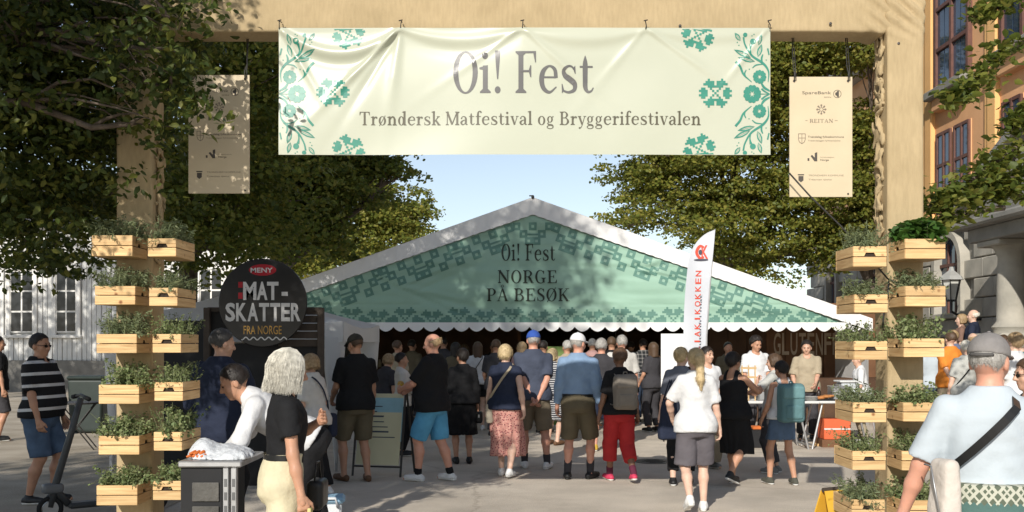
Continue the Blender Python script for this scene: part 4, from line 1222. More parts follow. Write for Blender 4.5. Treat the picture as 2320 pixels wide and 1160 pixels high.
# upper windows, bay by bay
for yc, top in ((22.95, 10.6), (19.75, 10.6), (16.5, 10.6), (26.0, 10.6)):
    # pilaster strip beside each bay
    cbs(XB - .10, XB + .05, yc + 1.05, yc + 1.42, ZS + .1, 13.2, 'pilaster', m_orange2, bev=.02)
    cbs(XB - .06, XB + .05, yc + 1.42, yc + 1.62, ZS + .1, 13.2, 'pilaster', m_orange2, bev=.02)
    w = cbs(XB + .05, XB - .012, yc - .82, yc + .82, 7.5, top, 'window', m_wframe)
    cbs(XB - .32, XB + .06, yc - 1.0, yc + 1.0, 7.30, 7.50, 'sill', m_stone_d, w, .03)
    cbs(XB - .20, XB + .05, yc - .8, yc + .8, 7.0, 7.30, 'bracket', m_orange, w, .03)
    for dy in (-.84, 0, .84): cbs(XB - .10, XB + .04, yc + dy - .06, yc + dy + .06, 7.5, top, 'frame', m_wframe, w, .01)
    for z in (8.45, 9.4, top - .05): cbs(XB - .095, XB + .04, yc - .8, yc + .8, z - .05, z + .05, 'frame', m_wframe, w, .01)
    for a, b in ((-.78, -.06), (.06, .78)):
        for z0, z1 in ((7.52, 8.4), (8.5, 9.35), (9.45, top - .1)):
            m = (a + b) / 2
            cbs(XB - .045, XB - .02, yc + a, yc + m - .02, z0, z1, 'pane', m_glassb, w)
            cbs(XB - .045, XB - .02, yc + m + .02, yc + b, z0, z1, 'pane', m_glassb, w)
    for off in (-.47, .47):
        w = cbs(XB + .05, XB - .012, yc + off - .36, yc + off + .36, 5.05, 6.5, 'window', m_wframe)
        cbs(XB - .02, XB + .3, yc + off - .40, yc + off - .36, 5.0, 6.52, 'reveal', m_orange, w)
        cbs(XB - .16, XB + .06, yc + off - .45, yc + off + .45, 4.90, 5.03, 'sill', m_stone, w, .02)
        for dy in (-.36, 0, .36): cbs(XB - .07, XB + .04, yc + off + dy - .035, yc + off + dy + .035, 5.05, 6.5, 'frame', m_wframe, w)
        for z in (5.75, 6.48): cbs(XB - .065, XB + .04, yc + off - .34, yc + off + .34, z - .035, z + .035, 'frame', m_wframe, w)
        for a in (-.32, .04):
            for z0, z1 in ((5.08, 5.70), (5.79, 6.44)): cbs(XB - .04, XB - .02, yc + off + a, yc + off + a + .28, z0, z1, 'pane', m_glassb, w)
# porch with columns and pediment
XP = 8.5
cbs(XP - .35, XB, 12.4, 19.2, 0, .28, 'step', m_stone, bev=.02)
cbs(XP - .05, XB, 12.6, 18.9, .28, .56, 'step', m_stone, bev=.02)
cbs(XP + .15, XB, 12.8, 18.7, .56, .84, 'step', m_stone, bev=.02)
for yc in (18.2, 15.6, 13.4):
    cbs(XP + .05, XP + .85, yc - .5, yc + .5, .84, 1.62, 'pedestal', m_stone, bev=.03)
    cbs(XP + .0, XP + .9, yc - .56, yc + .56, 1.62, 1.80, 'pedestal', m_stone, bev=.03)
    c = MB().lathe([(.30, 1.80), (.30, 1.87), (.33, 1.91), (.27, 1.98), (.245, 2.02), (.245, 2.3), (.24, 2.7), (.225, 3.05), (.22, 3.18), (.25, 3.22), (.25, 3.25), (.28, 3.30), (.33, 3.36)], (XP + .45 - XB, yc - 24, 0), 28).build('column', m_stone, cb); auto_smooth(c)
    cbs(XP + .02, XP + .88, yc - .42, yc + .42, 3.36, 3.47, 'capital', m_stone, c, .02)
cbs(XP - .02, XB, 12.6, 18.9, 3.47, 3.72, 'entablature', m_stone_d, bev=.02)
cbs(XP - .28, XB, 12.3, 19.2, 3.72, 3.87, 'cornice', m_stone_d, bev=.04)
pm = MB()
ap, e0, e1 = (15.7, 5.35), (19.1, 3.87), (12.4, 3.87)
pm.add([(XP - XB, e0[0] - 24, e0[1]), (XP - XB, e1[0] - 24, e1[1]), (XP - XB, ap[0] - 24, ap[1]), (0, e0[0] - 24, e0[1]), (0, e1[0] - 24, e1[1]), (0, ap[0] - 24, ap[1])], [(0, 1, 2), (3, 5, 4), (0, 2, 5, 3), (1, 4, 5, 2), (0, 3, 4, 1)])
pm.build('pediment', m_stone_d, cb)
for ea in (e0, e1):
    mb = MB(); dy = .30 * (1 if ea is e0 else -1)
    A = np.array([XP - .30 - XB, ea[0] + dy - 24, ea[1] + .0]); B = np.array([XP - .30 - XB, ap[0] - 24, ap[1] + .14])
    th = np.array([0, 0, .17]); dp = np.array([1.8, 0, 0])
    mb.add([A, B, B + th, A + th, A + dp, B + dp, B + th + dp, A + th + dp], [(0, 1, 2, 3), (4, 7, 6, 5), (0, 4, 5, 1), (1, 5, 6, 2), (2, 6, 7, 3), (3, 7, 4, 0)])
    mb.build('raking_cornice', m_stone_d, cb)
cbs(XB - .05, XB + .1, 14.5, 17.0, .84, 3.4, 'door', m_door)
cbs(XB - .12, XB + .1, 16.95, 17.15, .84, 3.5, 'door_frame', m_wframe)
# wall lantern
wl = thing('wall_lantern', 'white and glass lantern on a bracket beside the stone porch', 'lantern', (9.35, 21.6, 2.55))
m_lw = M('lantern_metal', (.42, .42, .40), .4, .1, 10, metal=.3); m_lg = M('lantern_glass', (.55, .55, .50), .1, .1, 5, spec=.7)
MB().lathe([(.10, 0), (.19, .42)], (0, 0, 0), 6).build('glass_body', m_lg, wl)
MB().lathe([(.27, .42), (.22, .50), (.06, .62), (.04, .70)], (0, 0, 0), 6).build('hood', m_lw, wl)
MB().lathe([(.11, -.04), (.11, 0)], (0, 0, 0), 6).tube([(0, 0, -.02), (0, 0, -.25), (.3, 0, -.42), (.66, 0, -.42)], .028, 8).build('bracket', M('iron_black', (.03, .03, .03), .5), wl)
for k in range(6):
    a = math.pi / 3 * k
    MB().tube([(.105 * math.cos(a), .105 * math.sin(a), 0), (.195 * math.cos(a), .195 * math.sin(a), .42)], .012, 5).build('bar', M('iron_black', (.03, .03, .03), .5), wl)
# ------------------------------------------------------------------ burlap gateway
def _burlap():
    m = M('burlap', (.43, .33, .19), .92, .07, 3.0, spec=.1, color2=(.46, .355, .21))
    nt, b = nodes_of(m)
    tc = [n for n in nt.nodes if n.type == 'TEX_COORD'][0]
    bumps = None
    ws = []
    for d, sc in (('X', 150), ('Z', 150)):
        w = nt.nodes.new('ShaderNodeTexWave'); w.bands_direction = d; w.inputs['Scale'].default_value = sc / 6.28 * 2; w.inputs['Distortion'].default_value = 3.0; w.inputs['Detail'].default_value = 2; w.inputs['Detail Scale'].default_value = 2
        nt.links.new(tc.outputs['Object'], w.inputs['Vector']); ws.append(w)
    ad = nt.nodes.new('ShaderNodeMath'); ad.operation = 'ADD'
    nt.links.new(ws[0].outputs['Fac'], ad.inputs[0]); nt.links.new(ws[1].outputs['Fac'], ad.inputs[1])
    st = nt.nodes.new('ShaderNodeTexNoise'); st.inputs['Scale'].default_value = 12; st.inputs['Detail'].default_value = 6
    mp = nt.nodes.new('ShaderNodeMapping'); mp.inputs['Scale'].default_value = (4.5, 4.5, .9)
    nt.links.new(tc.outputs['Object'], mp.inputs['Vector']); nt.links.new(mp.outputs[0], st.inputs['Vector'])
    ad2 = nt.nodes.new('ShaderNodeMath'); ad2.operation = 'ADD'; nt.links.new(ad.outputs[0], ad2.inputs[0]); nt.links.new(st.outputs['Fac'], ad2.inputs[1])
    bp = nt.nodes.new('ShaderNodeBump'); bp.inputs['Strength'].default_value = .35; bp.inputs['Distance'].default_value = .004
    nt.links.new(ad2.outputs[0], bp.inputs['Height']); nt.links.new(bp.outputs[0], b.inputs['Normal'])
    cr = [n for n in nt.nodes if n.type == 'VALTORGB'][0]
    mx = nt.nodes.new('ShaderNodeMix'); mx.data_type = 'RGBA'; mx.blend_type = 'MULTIPLY'; mx.inputs[0].default_value = .20
    r2 = nt.nodes.new('ShaderNodeValToRGB'); r2.color_ramp.elements[0].position = .35; r2.color_ramp.elements[0].color = (.6, .58, .55, 1); r2.color_ramp.elements[1].position = .65; r2.color_ramp.elements[1].color = (1.1, 1.1, 1.1, 1)
    nt.links.new(st.outputs['Fac'], r2.inputs['Fac']); nt.links.new(cr.outputs['Color'], mx.inputs[6]); nt.links.new(r2.outputs['Color'], mx.inputs[7]); nt.links.new(mx.outputs[2], b.inputs['Base Color'])
    return m
m_burlap = _burlap()
GD = 7.0
gate = thing('burlap_gateway', 'tall gateway wrapped in beige burlap carrying the green festival banner', 'gateway', (0, GD, 0))
XL0, XL1, XR0, XR1 = PX(262, GD), PX(345, GD), PX(2010, GD), PX(2093, GD)
ZBM = PZ(72, GD); ZTM = ZBM + .30
def clothbox(name, x0, x1, z0, z1, h=.016, amp=.0018, fold=None, y0=0.0, y1=.25, seed=0.0, f=1.1, k=.012):
    c = ((x0 + x1) / 2, (y0 + y1) / 2, (z0 + z1) / 2); r = ((x1 - x0) / 2, (y1 - y0) / 2, (z1 - z0) / 2)
    def fn(p):
        d = rbox(p, c, r, k) + snoise(p[0] + seed, p[1], p[2], f) * amp + snoise(p[0], p[1] + seed, p[2] * 1.4, f * 3.3) * amp * .35
        return d - fold(p) if fold is not None else d
    V, F = snet(fn, (x0 - .04, y0 - .05, z0 - .03), (x1 + .04, y1 + .03, z1 + .03), h)
    return put(name, np_mesh(name, V, F), m_burlap, gate, True)
clothbox('post', XL0, XL1, 0.0, ZBM + .05, seed=2)
def cornerfold(p):
    # the cloth is gathered and twisted where the post meets the beam
    g = np.exp(-(((p[0] - 2.70) / .16) ** 2 + ((p[2] - 3.92) / .17) ** 2))
    ph = (p[0] * .75 + p[2] * .95)
    return g * (.020 + .017 * np.sin(ph * 62 + 5 * snoise(p[0], p[1], p[2], 1.2)))
clothbox('post', XR0, XR1, 0.0, ZTM + .02, h=.017, fold=cornerfold, seed=5, y0=-.012)
clothbox('beam', XL0 + .004, XR0 + .10, ZBM, ZTM, seed=9, amp=.003, fold=lambda p: np.exp(-((p[0] - 2.55) / .12) ** 2) * (.012 + .012 * np.sin((p[0] * .8 + p[2]) * 60)))
def ruffle(x, w, z0, z1, seed):
    # loose cloth bunched along the inner edge of a post
    def fn(p):
        wv = snoise(p[0] * 2 + seed, p[1] * 2, p[2], 3.2)
        r = .014 + .010 * np.sin(p[2] * 19 + 7 * wv + p[1] * 30 + seed) + .008 * wv + .006 * np.sin(p[2] * 61 + 40 * p[1] + 5 * wv)
        return np.sqrt(((p[0] - x - .008 * np.sin(p[2] * 21 + seed)) * 1.0) ** 2 + ((p[1] - .12) * .30) ** 2) - r
    V, F = snet(fn, (x - .06, -.02, z0), (x + .06, .28, z1), .012)
    return put('gathered_cloth', np_mesh('gathered_cloth', V, F), m_burlap, gate, True)
ruffle(XR0 - .012, .05, 2.15, ZBM + .03, 1.0)
ruffle(XL1 + .006, .05, 2.15, 3.1, 4.0)
# screws along the cloth
m_steel = M('dark_steel', (.10, .09, .08), .45, .1, 20, metal=.7)
for px, py in ((1880, 55), (2034, 100), (1540, 60), (1322, 78)):
    MB().lathe([(.010, 0), (.010, .006), (.004, .009)], (PX(px, GD), -.012, PZ(py, GD)), 10, 'y').build('screw', m_steel, gate)

# ------------------------------------------------------------------ banner
m_vinyl = M('banner_vinyl', (.43, .445, .345), .30, .03, 1.2, spec=.55, color2=(.45, .46, .36))
m_green = M('print_green', (.030, .20, .145), .32, .05, 9, spec=.5, color2=(.04, .22, .155))
m_ink = M('print_grey', (.105, .10, .095), .32, .04, 9, spec=.5)
m_ink2 = M('print_olive', (.085, .075, .045), .32, .04, 9, spec=.5)
BD = 6.955
bx0, bx1, bz0, bz1 = PX(632, BD), PX(1745, BD), PZ(351, BD), PZ(64, BD)
bnr = thing('festival_banner', 'wide pale green vinyl banner with festival lettering hung under the beam', 'banner', (0, BD, bz0))
def S_(px): return (px - 1160.0) / FPX * BD
def T_(py): return PZ(py, BD) - bz0
ties = [S_(636), S_(908), S_(1183), S_(1462), S_(1740)]
BH = bz1 - bz0
def bfold(u, v):
    """folds of the hanging banner, towards the viewer, v up from its lower edge"""
    u = np.asarray(u, float); t = BH - np.asarray(v, float)      # t: down from the top
    w = .006 * np.sin(u * 2.1 + 1) + .004 * np.sin(u * 5.3 + t * 4) + .003 * np.sin(t * 9 + u * 3)
    amp = (.020, .011, .007, .006); sag = (.165, .075, .07, .05)
    for k in range(4):
        a, b = ties[k], ties[k + 1]; m = (a + b) / 2; h = (b - a) / 2
        x = np.clip((u - m) / h, -1.0, 1.0); inside = np.exp(-np.maximum(np.abs(u - m) - h, 0) / .03)
        ts = sag[k] * (1 - x * x) + .008
        w = w + amp[k] * np.exp(-((t - ts) / (.022 + .02 * (1 - x * x))) ** 2) * inside - amp[k] * .7 * np.exp(-((t - ts - .07) / .05) ** 2) * inside * (1 - x * x)
    # ridges that run out from the ties
    for (x0, ang, a, wd, L) in ((ties[1], 225, .020, .028, .95), (ties[1], 238, -.010, .035, .9), (ties[1], 262, .008, .05, .7), (ties[0], 300, .010, .03, .6), (ties[2], 215, .008, .03, .5), (ties[2], 318, .008, .035, .9), (ties[3], 325, .010, .035, .9), (ties[3], 230, .005, .04, .6), (ties[4], 232, .008, .03, .6)):
        c, s = math.cos(math.radians(ang)), -math.sin(math.radians(ang))
        al = (u - x0) * c + t * s; ac = -(u - x0) * s + t * c
        w = w + a * np.exp(-(ac / (wd * (.35 + 1.0 * np.clip(al, 0, 1)))) ** 2) * np.exp(-np.maximum(al - L * .5, 0) / .22) * (al > -.02) * np.clip(al / .05, 0, 1)
    return w * np.clip((t + .03) / .06, .3, 1) + .010
def bfn(u, v, off=0.0): return (u, -float(bfold(u, v)) - off, v)
us = np.linspace(bx0, bx1, 300); vs = np.linspace(0, BH, 84)
U, Vv = np.meshgrid(us, vs)
D = bfold(U, Vv)
top = np.interp(U, np.array(ties), np.zeros(5))
V = np.stack([U.ravel(), -D.ravel(), Vv.ravel()], 1)
n = len(us); ii = (np.arange(len(vs) - 1)[:, None] * n + np.arange(n - 1)[None]).ravel()
Fq = np.stack([ii, ii + 1, ii + n + 1, ii + n], 1)
o = put('cloth', np_mesh('cloth', V, Fq), m_vinyl, bnr, True)
BST = .024
ROS = {6: [3], 5: [1, 2, 3, 4], 4: [1, 2, 3, 4, 5], 3: [0, 1, 2, 3], 2: [2, 5, 6], 1: [1, 4, 5, 6, 7], 0: [0, 4, 5, 6]}
def rosette(cx, cz, s, ang=0.0, zmin=None, zmax=None):
    out = []
    for r in range(-6, 7):
        cs = ROS[abs(r)]; cs = sorted(set(cs + [-c for c in cs]))
        run = None
        for c in cs + [99]:
            if run and c == run[1] + 1: run[1] = c
            else:
                if run: out += layer(rect(cx + (run[0] - .5) * s, cz + (r - .5) * s, cx + (run[1] + .5) * s, cz + (r + .5) * s))
                run = [c, c]
    out = rot2(out, cx, cz, ang)
    res = []
    for k, q in out:
        if zmin is not None: q = [np.array([p[0], min(max(p[1], zmin), zmax)]) for p in q]
        if max(p[1] for p in q) - min(p[1] for p in q) > 1e-4: res.append((k, q))
    return res
rs = 5.0 / FPX * BD
for px, py, a in ((755, 210, 0), (1620, 212, 0), (790, 78, .3), (1580, 82, -.3), (790, 340, -.3), (1584, 338, .3)):
    print_on('rosette_print', rosette(S_(px), T_(py), rs, a, .004, BH - .008), bfn, m_green, bnr, .0022, step=BST)
def petals(cx, cy, r, n=5, ph=0.0):
    out = []
    for k in range(n):
        a = ph + 2 * math.pi * k / n
        pr = [(0.14, 0), (.55, .40), (.86, .42), (1.0, .22), (.93, 0), (1.0, -.22), (.86, -.42), (.55, -.40)]
        out.append([np.array([cx + r * (x * math.cos(a) - y * math.sin(a)), cy + r * (x * math.sin(a) + y * math.cos(a))]) for x, y in pr])
    return out
def leafp(x0, y0, x1, y1, w):
    d = np.array([x1 - x0, y1 - y0], float); L = np.linalg.norm(d); d /= L; nn = np.array([-d[1], d[0]]); a = np.array([x0, y0], float)
    A = [a + d * L * t + nn * w * f for t, f in ((0, 0), (.25, .40), (.55, .5), (.8, .3), (1, 0))]
    B = [a + d * L * t + nn * w * f for t, f in ((.08, .08), (.3, .2), (.55, .22), (.75, .10))]
    C = [a + d * L * t - nn * w * f for t, f in ((0, 0), (.25, .40), (.55, .5), (.8, .3), (1, 0))]
    E = [a + d * L * t - nn * w * f for t, f in ((.08, .08), (.3, .2), (.55, .22), (.75, .10))]
    return [[A[0], A[1], B[1], B[0]], [A[1], A[2], B[2], B[1]], [A[2], A[3], B[3], B[2]], [A[3], A[4], B[3]], [C[0], C[1], E[1], E[0]], [C[1], C[2], E[2], E[1]], [C[2], C[3], E[3], E[2]], [C[3], C[4], E[3]]] + stroke([(x0, y0, 3), (x1, y1, 2)], 3, False)
def vine():
    up = []
    up += stroke([(575, 60, 16), (592, 130, 14), (650, 225, 18), (755, 298, 22), (803, 370, 14), (800, 465, 6)], 6)
    up += leafp(640, 245, 490, 172, 46) + leafp(680, 280, 525, 243, 44)
    up += stroke([(505, 282, 22), (548, 335, 20), (578, 400, 16), (650, 465, 6)], 5) + stroke([(600, 356, 8), (586, 390, 13), (600, 428, 8)], 4)
    up += stroke([(657, 338, 8), (690, 312, 12), (750, 304, 8)], 4) + disc(662, 98, 27, 12) + stroke([(640, 205, 12), (636, 165, 12), (645, 120, 26)], 4)
    up += leafp(712, 132, 738, 34, 40) + leafp(705, 238, 742, 122, 46) + stroke([(752, 215, 10), (740, 250, 17), (745, 290, 12)], 3)
    up += leafp(548, 92, 495, 22, 40) + stroke([(795, 160, 14), (808, 220, 12)], 2, False) + disc(590, 40, 20, 10)
    up += petals(722, 418, 62, 6, .3)
    up += stroke([(735, 468, 14), (765, 515, 22), (818, 546, 14)], 4) + stroke([(740, 525, 16), (775, 553, 14), (818, 572, 5)], 4)
    for q in ((628, 350), (520, 106), (535, 132), (652, 48), (670, 35), (782, 266)): up += disc(q[0], q[1], 6, 6)
    out = [(0, q) for q in up] + [(0, [np.array([p[0], 1146 - p[1]]) for p in q]) for q in up]
    out += [(0, q) for q in petals(655, 573, 82, 6, math.pi / 6 + .02)] + [(0, q) for q in stroke([(690, 573, 9), (818, 573, 6)], 3, False)]
    return out
vn = vine()
def vmap(side):
    out = []
    for k, q in vn:
        r = []
        for p in q:
            px = 1540 + p[0] / 4.0; py = 70 + p[1] / 4.0
            if side == 'l': px = 632 + (1745 - px)
            u = S_(px); v = min(max(T_(py), .003), BH - .004); u = min(max(u, bx0 + .003), bx1 - .003)
            r.append(np.array([u, v]))
        out.append((k, r))
    return out
print_on('vine_print', vmap('r'), bfn, m_green, bnr, .0022, step=BST)
print_on('vine_print', vmap('l'), bfn, m_green, bnr, .0022, step=BST)
letters_on('Oi! Fest', S_(1027), T_(212), S_(1345) - S_(1027), T_(118) - T_(212), bfn, m_ink, bnr, .0022, step=BST)
print_on('subtitle_lettering', serif('Trøndersk Matfestival og Bryggerifestivalen', S_(815), T_(284), S_(1587) - S_(815), T_(254) - T_(284), .02), bfn, m_ink2, bnr, .0022, step=BST)
m_tie = M('black_tie', (.03, .028, .025), .5, .1, 20)
for k, px in enumerate((634, 908, 1183, 1462, 1742)):
    x = S_(px)
    mb = MB().tube([(x, -.022, BH - .012), (x + .003, -.030, BH + .012), (x - .002 + .008 * math.sin(k), -.012, BH + .045), (x + .006, .030, BH + .05)], .0035, 6)
    mb.tube([(x - .012, -.016, BH + .046), (x + .014, -.016, BH + .052)], .004, 6).build('tie', m_tie, bnr, True)

# ------------------------------------------------------------------ sponsor boards
m_ply = M('sponsor_board', (.53, .435, .29), .6, .03, 4, color2=(.55, .455, .31))
m_print = M('board_print', (.07, .06, .05), .7, .05, 20); m_print2 = M('board_print_light', (.19, .155, .115), .7, .05, 20)
def sponsor(label, px0, px1, py0, py1, d, ry=0.0):
    x0, x1, z0, z1 = PX(px0, d), PX(px1, d), PZ(py1, d), PZ(py0, d)
    t = thing('sponsor_board', label, 'sign board', ((x0 + x1) / 2, d, z0), 0.0)
    w, h = x1 - x0, z1 - z0
    MB().span(-w / 2, w / 2, 0, .012, 0, h).build('panel', m_ply, t)
    def fn(u, v, off): return (u, -off, v)
    # positions as fractions of the board in the photograph
    def X(f): return -w / 2 + f * w
    def Z(f): return h * (1 - f)
    a = sans('SpareBank', X(.20), Z(.145), w * .46, h * .026)
    a += sans('SMN', X(.55), Z(.175), w * .11, h * .010)
    a += layer(ring(X(.76), Z(.143), w * .065, w * .065, w * .008, w * .008, 18)) + layer(disc(X(.755), Z(.143), w * .030, 10)) + layer(poly((X(.755), Z(.118)), (X(.785), Z(.118)), (X(.785), Z(.168)), (X(.755), Z(.168))), 1)
    print_on('bank_print', a, fn, m_print, t, .0012)
    a = []
    for k in range(8):
        an = math.pi / 4 * k; c, s = math.cos(an), math.sin(an); cx, cz = X(.505), Z(.272)
        a += layer(stroke([(cx + c * w * .022, cz + s * w * .022, w * .014), (cx + c * w * .068, cz + s * w * .068, w * .014)], 2, False), k % 2)
        a += layer(disc(cx + c * w * .066, cz + s * w * .066, w * .016, 8), 2)
    print_on('star_print', a, fn, m_print2, t, .0012)
    a = serif('REITAN', X(.32), Z(.382), w * .37, h * .030, .06) + layer(rect(X(.25), Z(.367), X(.285), Z(.363))) + layer(rect(X(.72), Z(.367), X(.765), Z(.363)))
    print_on('group_print', a, fn, m_print2, t, .0012)
    cx, cz = X(.195), Z(.51)
    sh = [(-.055, .035), (.055, .035), (.055, -.01), (.04, -.033), (0, -.048), (-.04, -.033), (-.055, -.01)]
    def shield(cx, cz, k=1.0, tk=.010):
        out = []
        for i in range(len(sh)):
            p, q = sh[i], sh[(i + 1) % len(sh)]
            out += stroke([(cx + p[0] * w * k, cz + p[1] * h * k, tk * w), (cx + q[0] * w * k, cz + q[1] * h * k, tk * w)], 1, False)
        return out
    a = layer(shield(cx, cz)) + layer(rect(cx - .055 * w, cz - .002 * h, cx + .055 * w, cz + .002 * h), 1) + layer(rect(cx - .004 * w, cz - .046 * h, cx + .004 * w, cz + .035 * h), 1)
    a += sans('Trøööndelagen fylhkentjïelte'.replace('øöö', 'öö'), X(.29), Z(.538), w * .52, h * .013)
    print_on('county_print', a, fn, m_print2, t, .0012)
    print_on('county_lettering', sans('Trøndelag fylkeskommune', X(.29), Z(.508), w * .575, h * .017, .006), fn, m_print, t, .0012)
    a = layer(rect(X(.285), Z(.700), X(.315), Z(.678))) + layer(stroke([(X(.345), Z(.655), w * .03), (X(.415), Z(.698), w * .045)], 2, False)) + layer(poly((X(.40), Z(.635)), (X(.44), Z(.628)), (X(.44), Z(.704)), (X(.40), Z(.704))), 1)
    a += sans('Norge', X(.49), Z(.700), w * .135, h * .016, .008)
    print_on('innovation_print', a, fn, m_print, t, .0012)
    print_on('innovation_lettering', sans('Innovasjon', X(.49), Z(.675), w * .22, h * .011), fn, m_print2, t, .0012)
    cx, cz = X(.18), Z(.845)
    a = layer(rect(cx - .05 * w, cz + .024 * h, cx + .05 * w, cz + .034 * h)) + layer(poly((cx - .04 * w, cz + .018 * h), (cx + .04 * w, cz + .018 * h), (cx + .04 * w, cz - .018 * h), (cx, cz - .034 * h), (cx - .04 * w, cz - .018 * h)))
    print_on('crest_print', a, fn, m_print, t, .0012)
    a = sans('TRONDHEIM KOMMUNE', X(.30), Z(.828), w * .56, h * .014) + sans('Tråanten tjïelte', X(.30), Z(.862), w * .37, h * .013)
    print_on('council_lettering', a, fn, m_print2, t, .0012)
    for f in (.07, .93):
        MB().lathe([(.008, 0), (.008, .006)], (X(f), -.001, h * .965), 10, 'y').build('screw', m_tie, t)
        if f > .5: MB().lathe([(.006, 0), (.006, .006)], (X(f), -.001, h * .025), 10, 'y').build('screw', m_tie, t)
        zt = ZBM - z0 + .02
        MB().tube([(X(f), -.006, h * .965), (X(f), -.014, h + .02), (X(f) + .003, .03, h + .08), (X(f), .05, zt)], .004, 6).tube([(X(f) + .012, -.006, h * .968), (X(f) + .012, .0, h + .03), (X(f) + .010, .05, zt)], .0035, 6).build('cord', m_tie, t, True)
    return t
sponsor('tan sponsor board hanging in leaf shade beside the left gateway post', 427, 565, 170, 438, 7.12)
sponsor('sunlit cream sponsor board hanging beside the right gateway post', 1789, 1931, 174, 446, 7.10)
gw = MB().tube([P(1788, 392, 6.99), P(1835, 444, 6.985), P(1905, 512, 6.97), P(2012, 632, 6.95)], .006, 6)
gw.tube([P(2012, 632, 6.95), P(2030, 640, 6.93), P(2046, 638, 6.96)], .007, 6).tube([P(2014, 634, 6.94), P(2012, 668, 6.95), P(2003, 700, 6.94), P(2000, 742, 6.95), P(2010, 775, 6.97)], .006, 6)
tag(gw.build('black_cable', m_tie, None, True), 'black cable running from the right sponsor board to the right post', 'cable')

# ------------------------------------------------------------------ wooden planter crates and herbs
def _pine(name, c):
    m = M(name, c, .65, .10, 3, bump=.06, bscale=60)
    nt, b = nodes_of(m); tc = [n for n in nt.nodes if n.type == 'TEX_COORD'][0]; cr = [n for n in nt.nodes if n.type == 'VALTORGB'][0]
    oi = nt.nodes.new('ShaderNodeObjectInfo'); ad = nt.nodes.new('ShaderNodeVectorMath'); ad.operation = 'ADD'
    sc = nt.nodes.new('ShaderNodeVectorMath'); sc.operation = 'SCALE'; sc.inputs['Scale'].default_value = 37
    cmb = nt.nodes.new('ShaderNodeCombineXYZ'); 
    for k in range(3): nt.links.new(oi.outputs['Random'], cmb.inputs[k])
    nt.links.new(cmb.outputs[0], sc.inputs[0]); nt.links.new(tc.outputs['Object'], ad.inputs[0]); nt.links.new(sc.outputs[0], ad.inputs[1])
    mp = nt.nodes.new('ShaderNodeMapping'); mp.inputs['Scale'].default_value = (1.6, 1.6, 26)
    nt.links.new(ad.outputs[0], mp.inputs['Vector'])
    gr = nt.nodes.new('ShaderNodeTexNoise'); gr.inputs['Scale'].default_value = 2.4; gr.inputs['Detail'].default_value = 6; gr.inputs['Distortion'].default_value = .6
    nt.links.new(mp.outputs[0], gr.inputs['Vector'])
    r2 = nt.nodes.new('ShaderNodeValToRGB'); r2.color_ramp.elements[0].position = .32; r2.color_ramp.elements[0].color = (.74, .62, .50, 1); r2.color_ramp.elements[1].position = .62; r2.color_ramp.elements[1].color = (1.08, 1.06, 1.02, 1)
    nt.links.new(gr.outputs['Fac'], r2.inputs['Fac'])
    vo = nt.nodes.new('ShaderNodeTexVoronoi'); vo.inputs['Scale'].default_value = 7.5; nt.links.new(ad.outputs[0], vo.inputs['Vector'])
    kr = nt.nodes.new('ShaderNodeValToRGB'); kr.color_ramp.elements[0].position = .05; kr.color_ramp.elements[0].color = (.32, .17, .09, 1); kr.color_ramp.elements[1].position = .13; kr.color_ramp.elements[1].color = (1, 1, 1, 1)
    nt.links.new(vo.outputs['Distance'], kr.inputs['Fac'])
    m1 = nt.nodes.new('ShaderNodeMix'); m1.data_type = 'RGBA'; m1.blend_type = 'MULTIPLY'; m1.inputs[0].default_value = .8
    m2 = nt.nodes.new('ShaderNodeMix'); m2.data_type = 'RGBA'; m2.blend_type = 'MULTIPLY'; m2.inputs[0].default_value = .9
    nt.links.new(cr.outputs['Color'], m1.inputs[6]); nt.links.new(r2.outputs['Color'], m1.inputs[7]); nt.links.new(m1.outputs[2], m2.inputs[6]); nt.links.new(kr.outputs['Color'], m2.inputs[7])
    # board to board difference
    hv = nt.nodes.new('ShaderNodeHueSaturation'); mr = nt.nodes.new('ShaderNodeMapRange'); mr.inputs['To Min'].default_value = .82; mr.inputs['To Max'].default_value = 1.1
    nt.links.new(oi.outputs['Random'], mr.inputs['Value']); nt.links.new(mr.outputs[0], hv.inputs['Value']); nt.links.new(m2.outputs[2], hv.inputs['Color'])
    nt.links.new(hv.outputs['Color'], b.inputs['Base Color'])
    return m
m_pine = _pine('pine_wood', (.64, .445, .225))
m_soil = M('potting_soil', (.035, .025, .018), .95, .3, 20, bump=.8, bscale=50)
_crate_cache = {}
def board_me(key, w, h, t, notch=False):
    k = (key, round(w, 4), round(h, 4), t, notch)
    if k in _crate_cache: return _crate_cache[k]
    mb = MB()
    if not notch: mb.box((0, 0, 0), (w, t, h), 0, .0025)
    else:
        a, b, hh = .038, .027, .022
        mb.prism([(-w / 2, -h / 2), (-a, -h / 2), (-b, -h / 2 + hh), (-w / 2, -h / 2 + hh)], -t / 2, t / 2)
        mb.prism([(w / 2, -h / 2), (a, -h / 2), (b, -h / 2 + hh), (w / 2, -h / 2 + hh)][::-1], -t / 2, t / 2)
        mb.box((0, 0, hh / 2 + .0002), (w, t - .0006, h - hh), 0, .002)
    o = mb.build('board', m_pine); me = o.data; bpy.data.objects.remove(o)
    _crate_cache[k] = me; return me
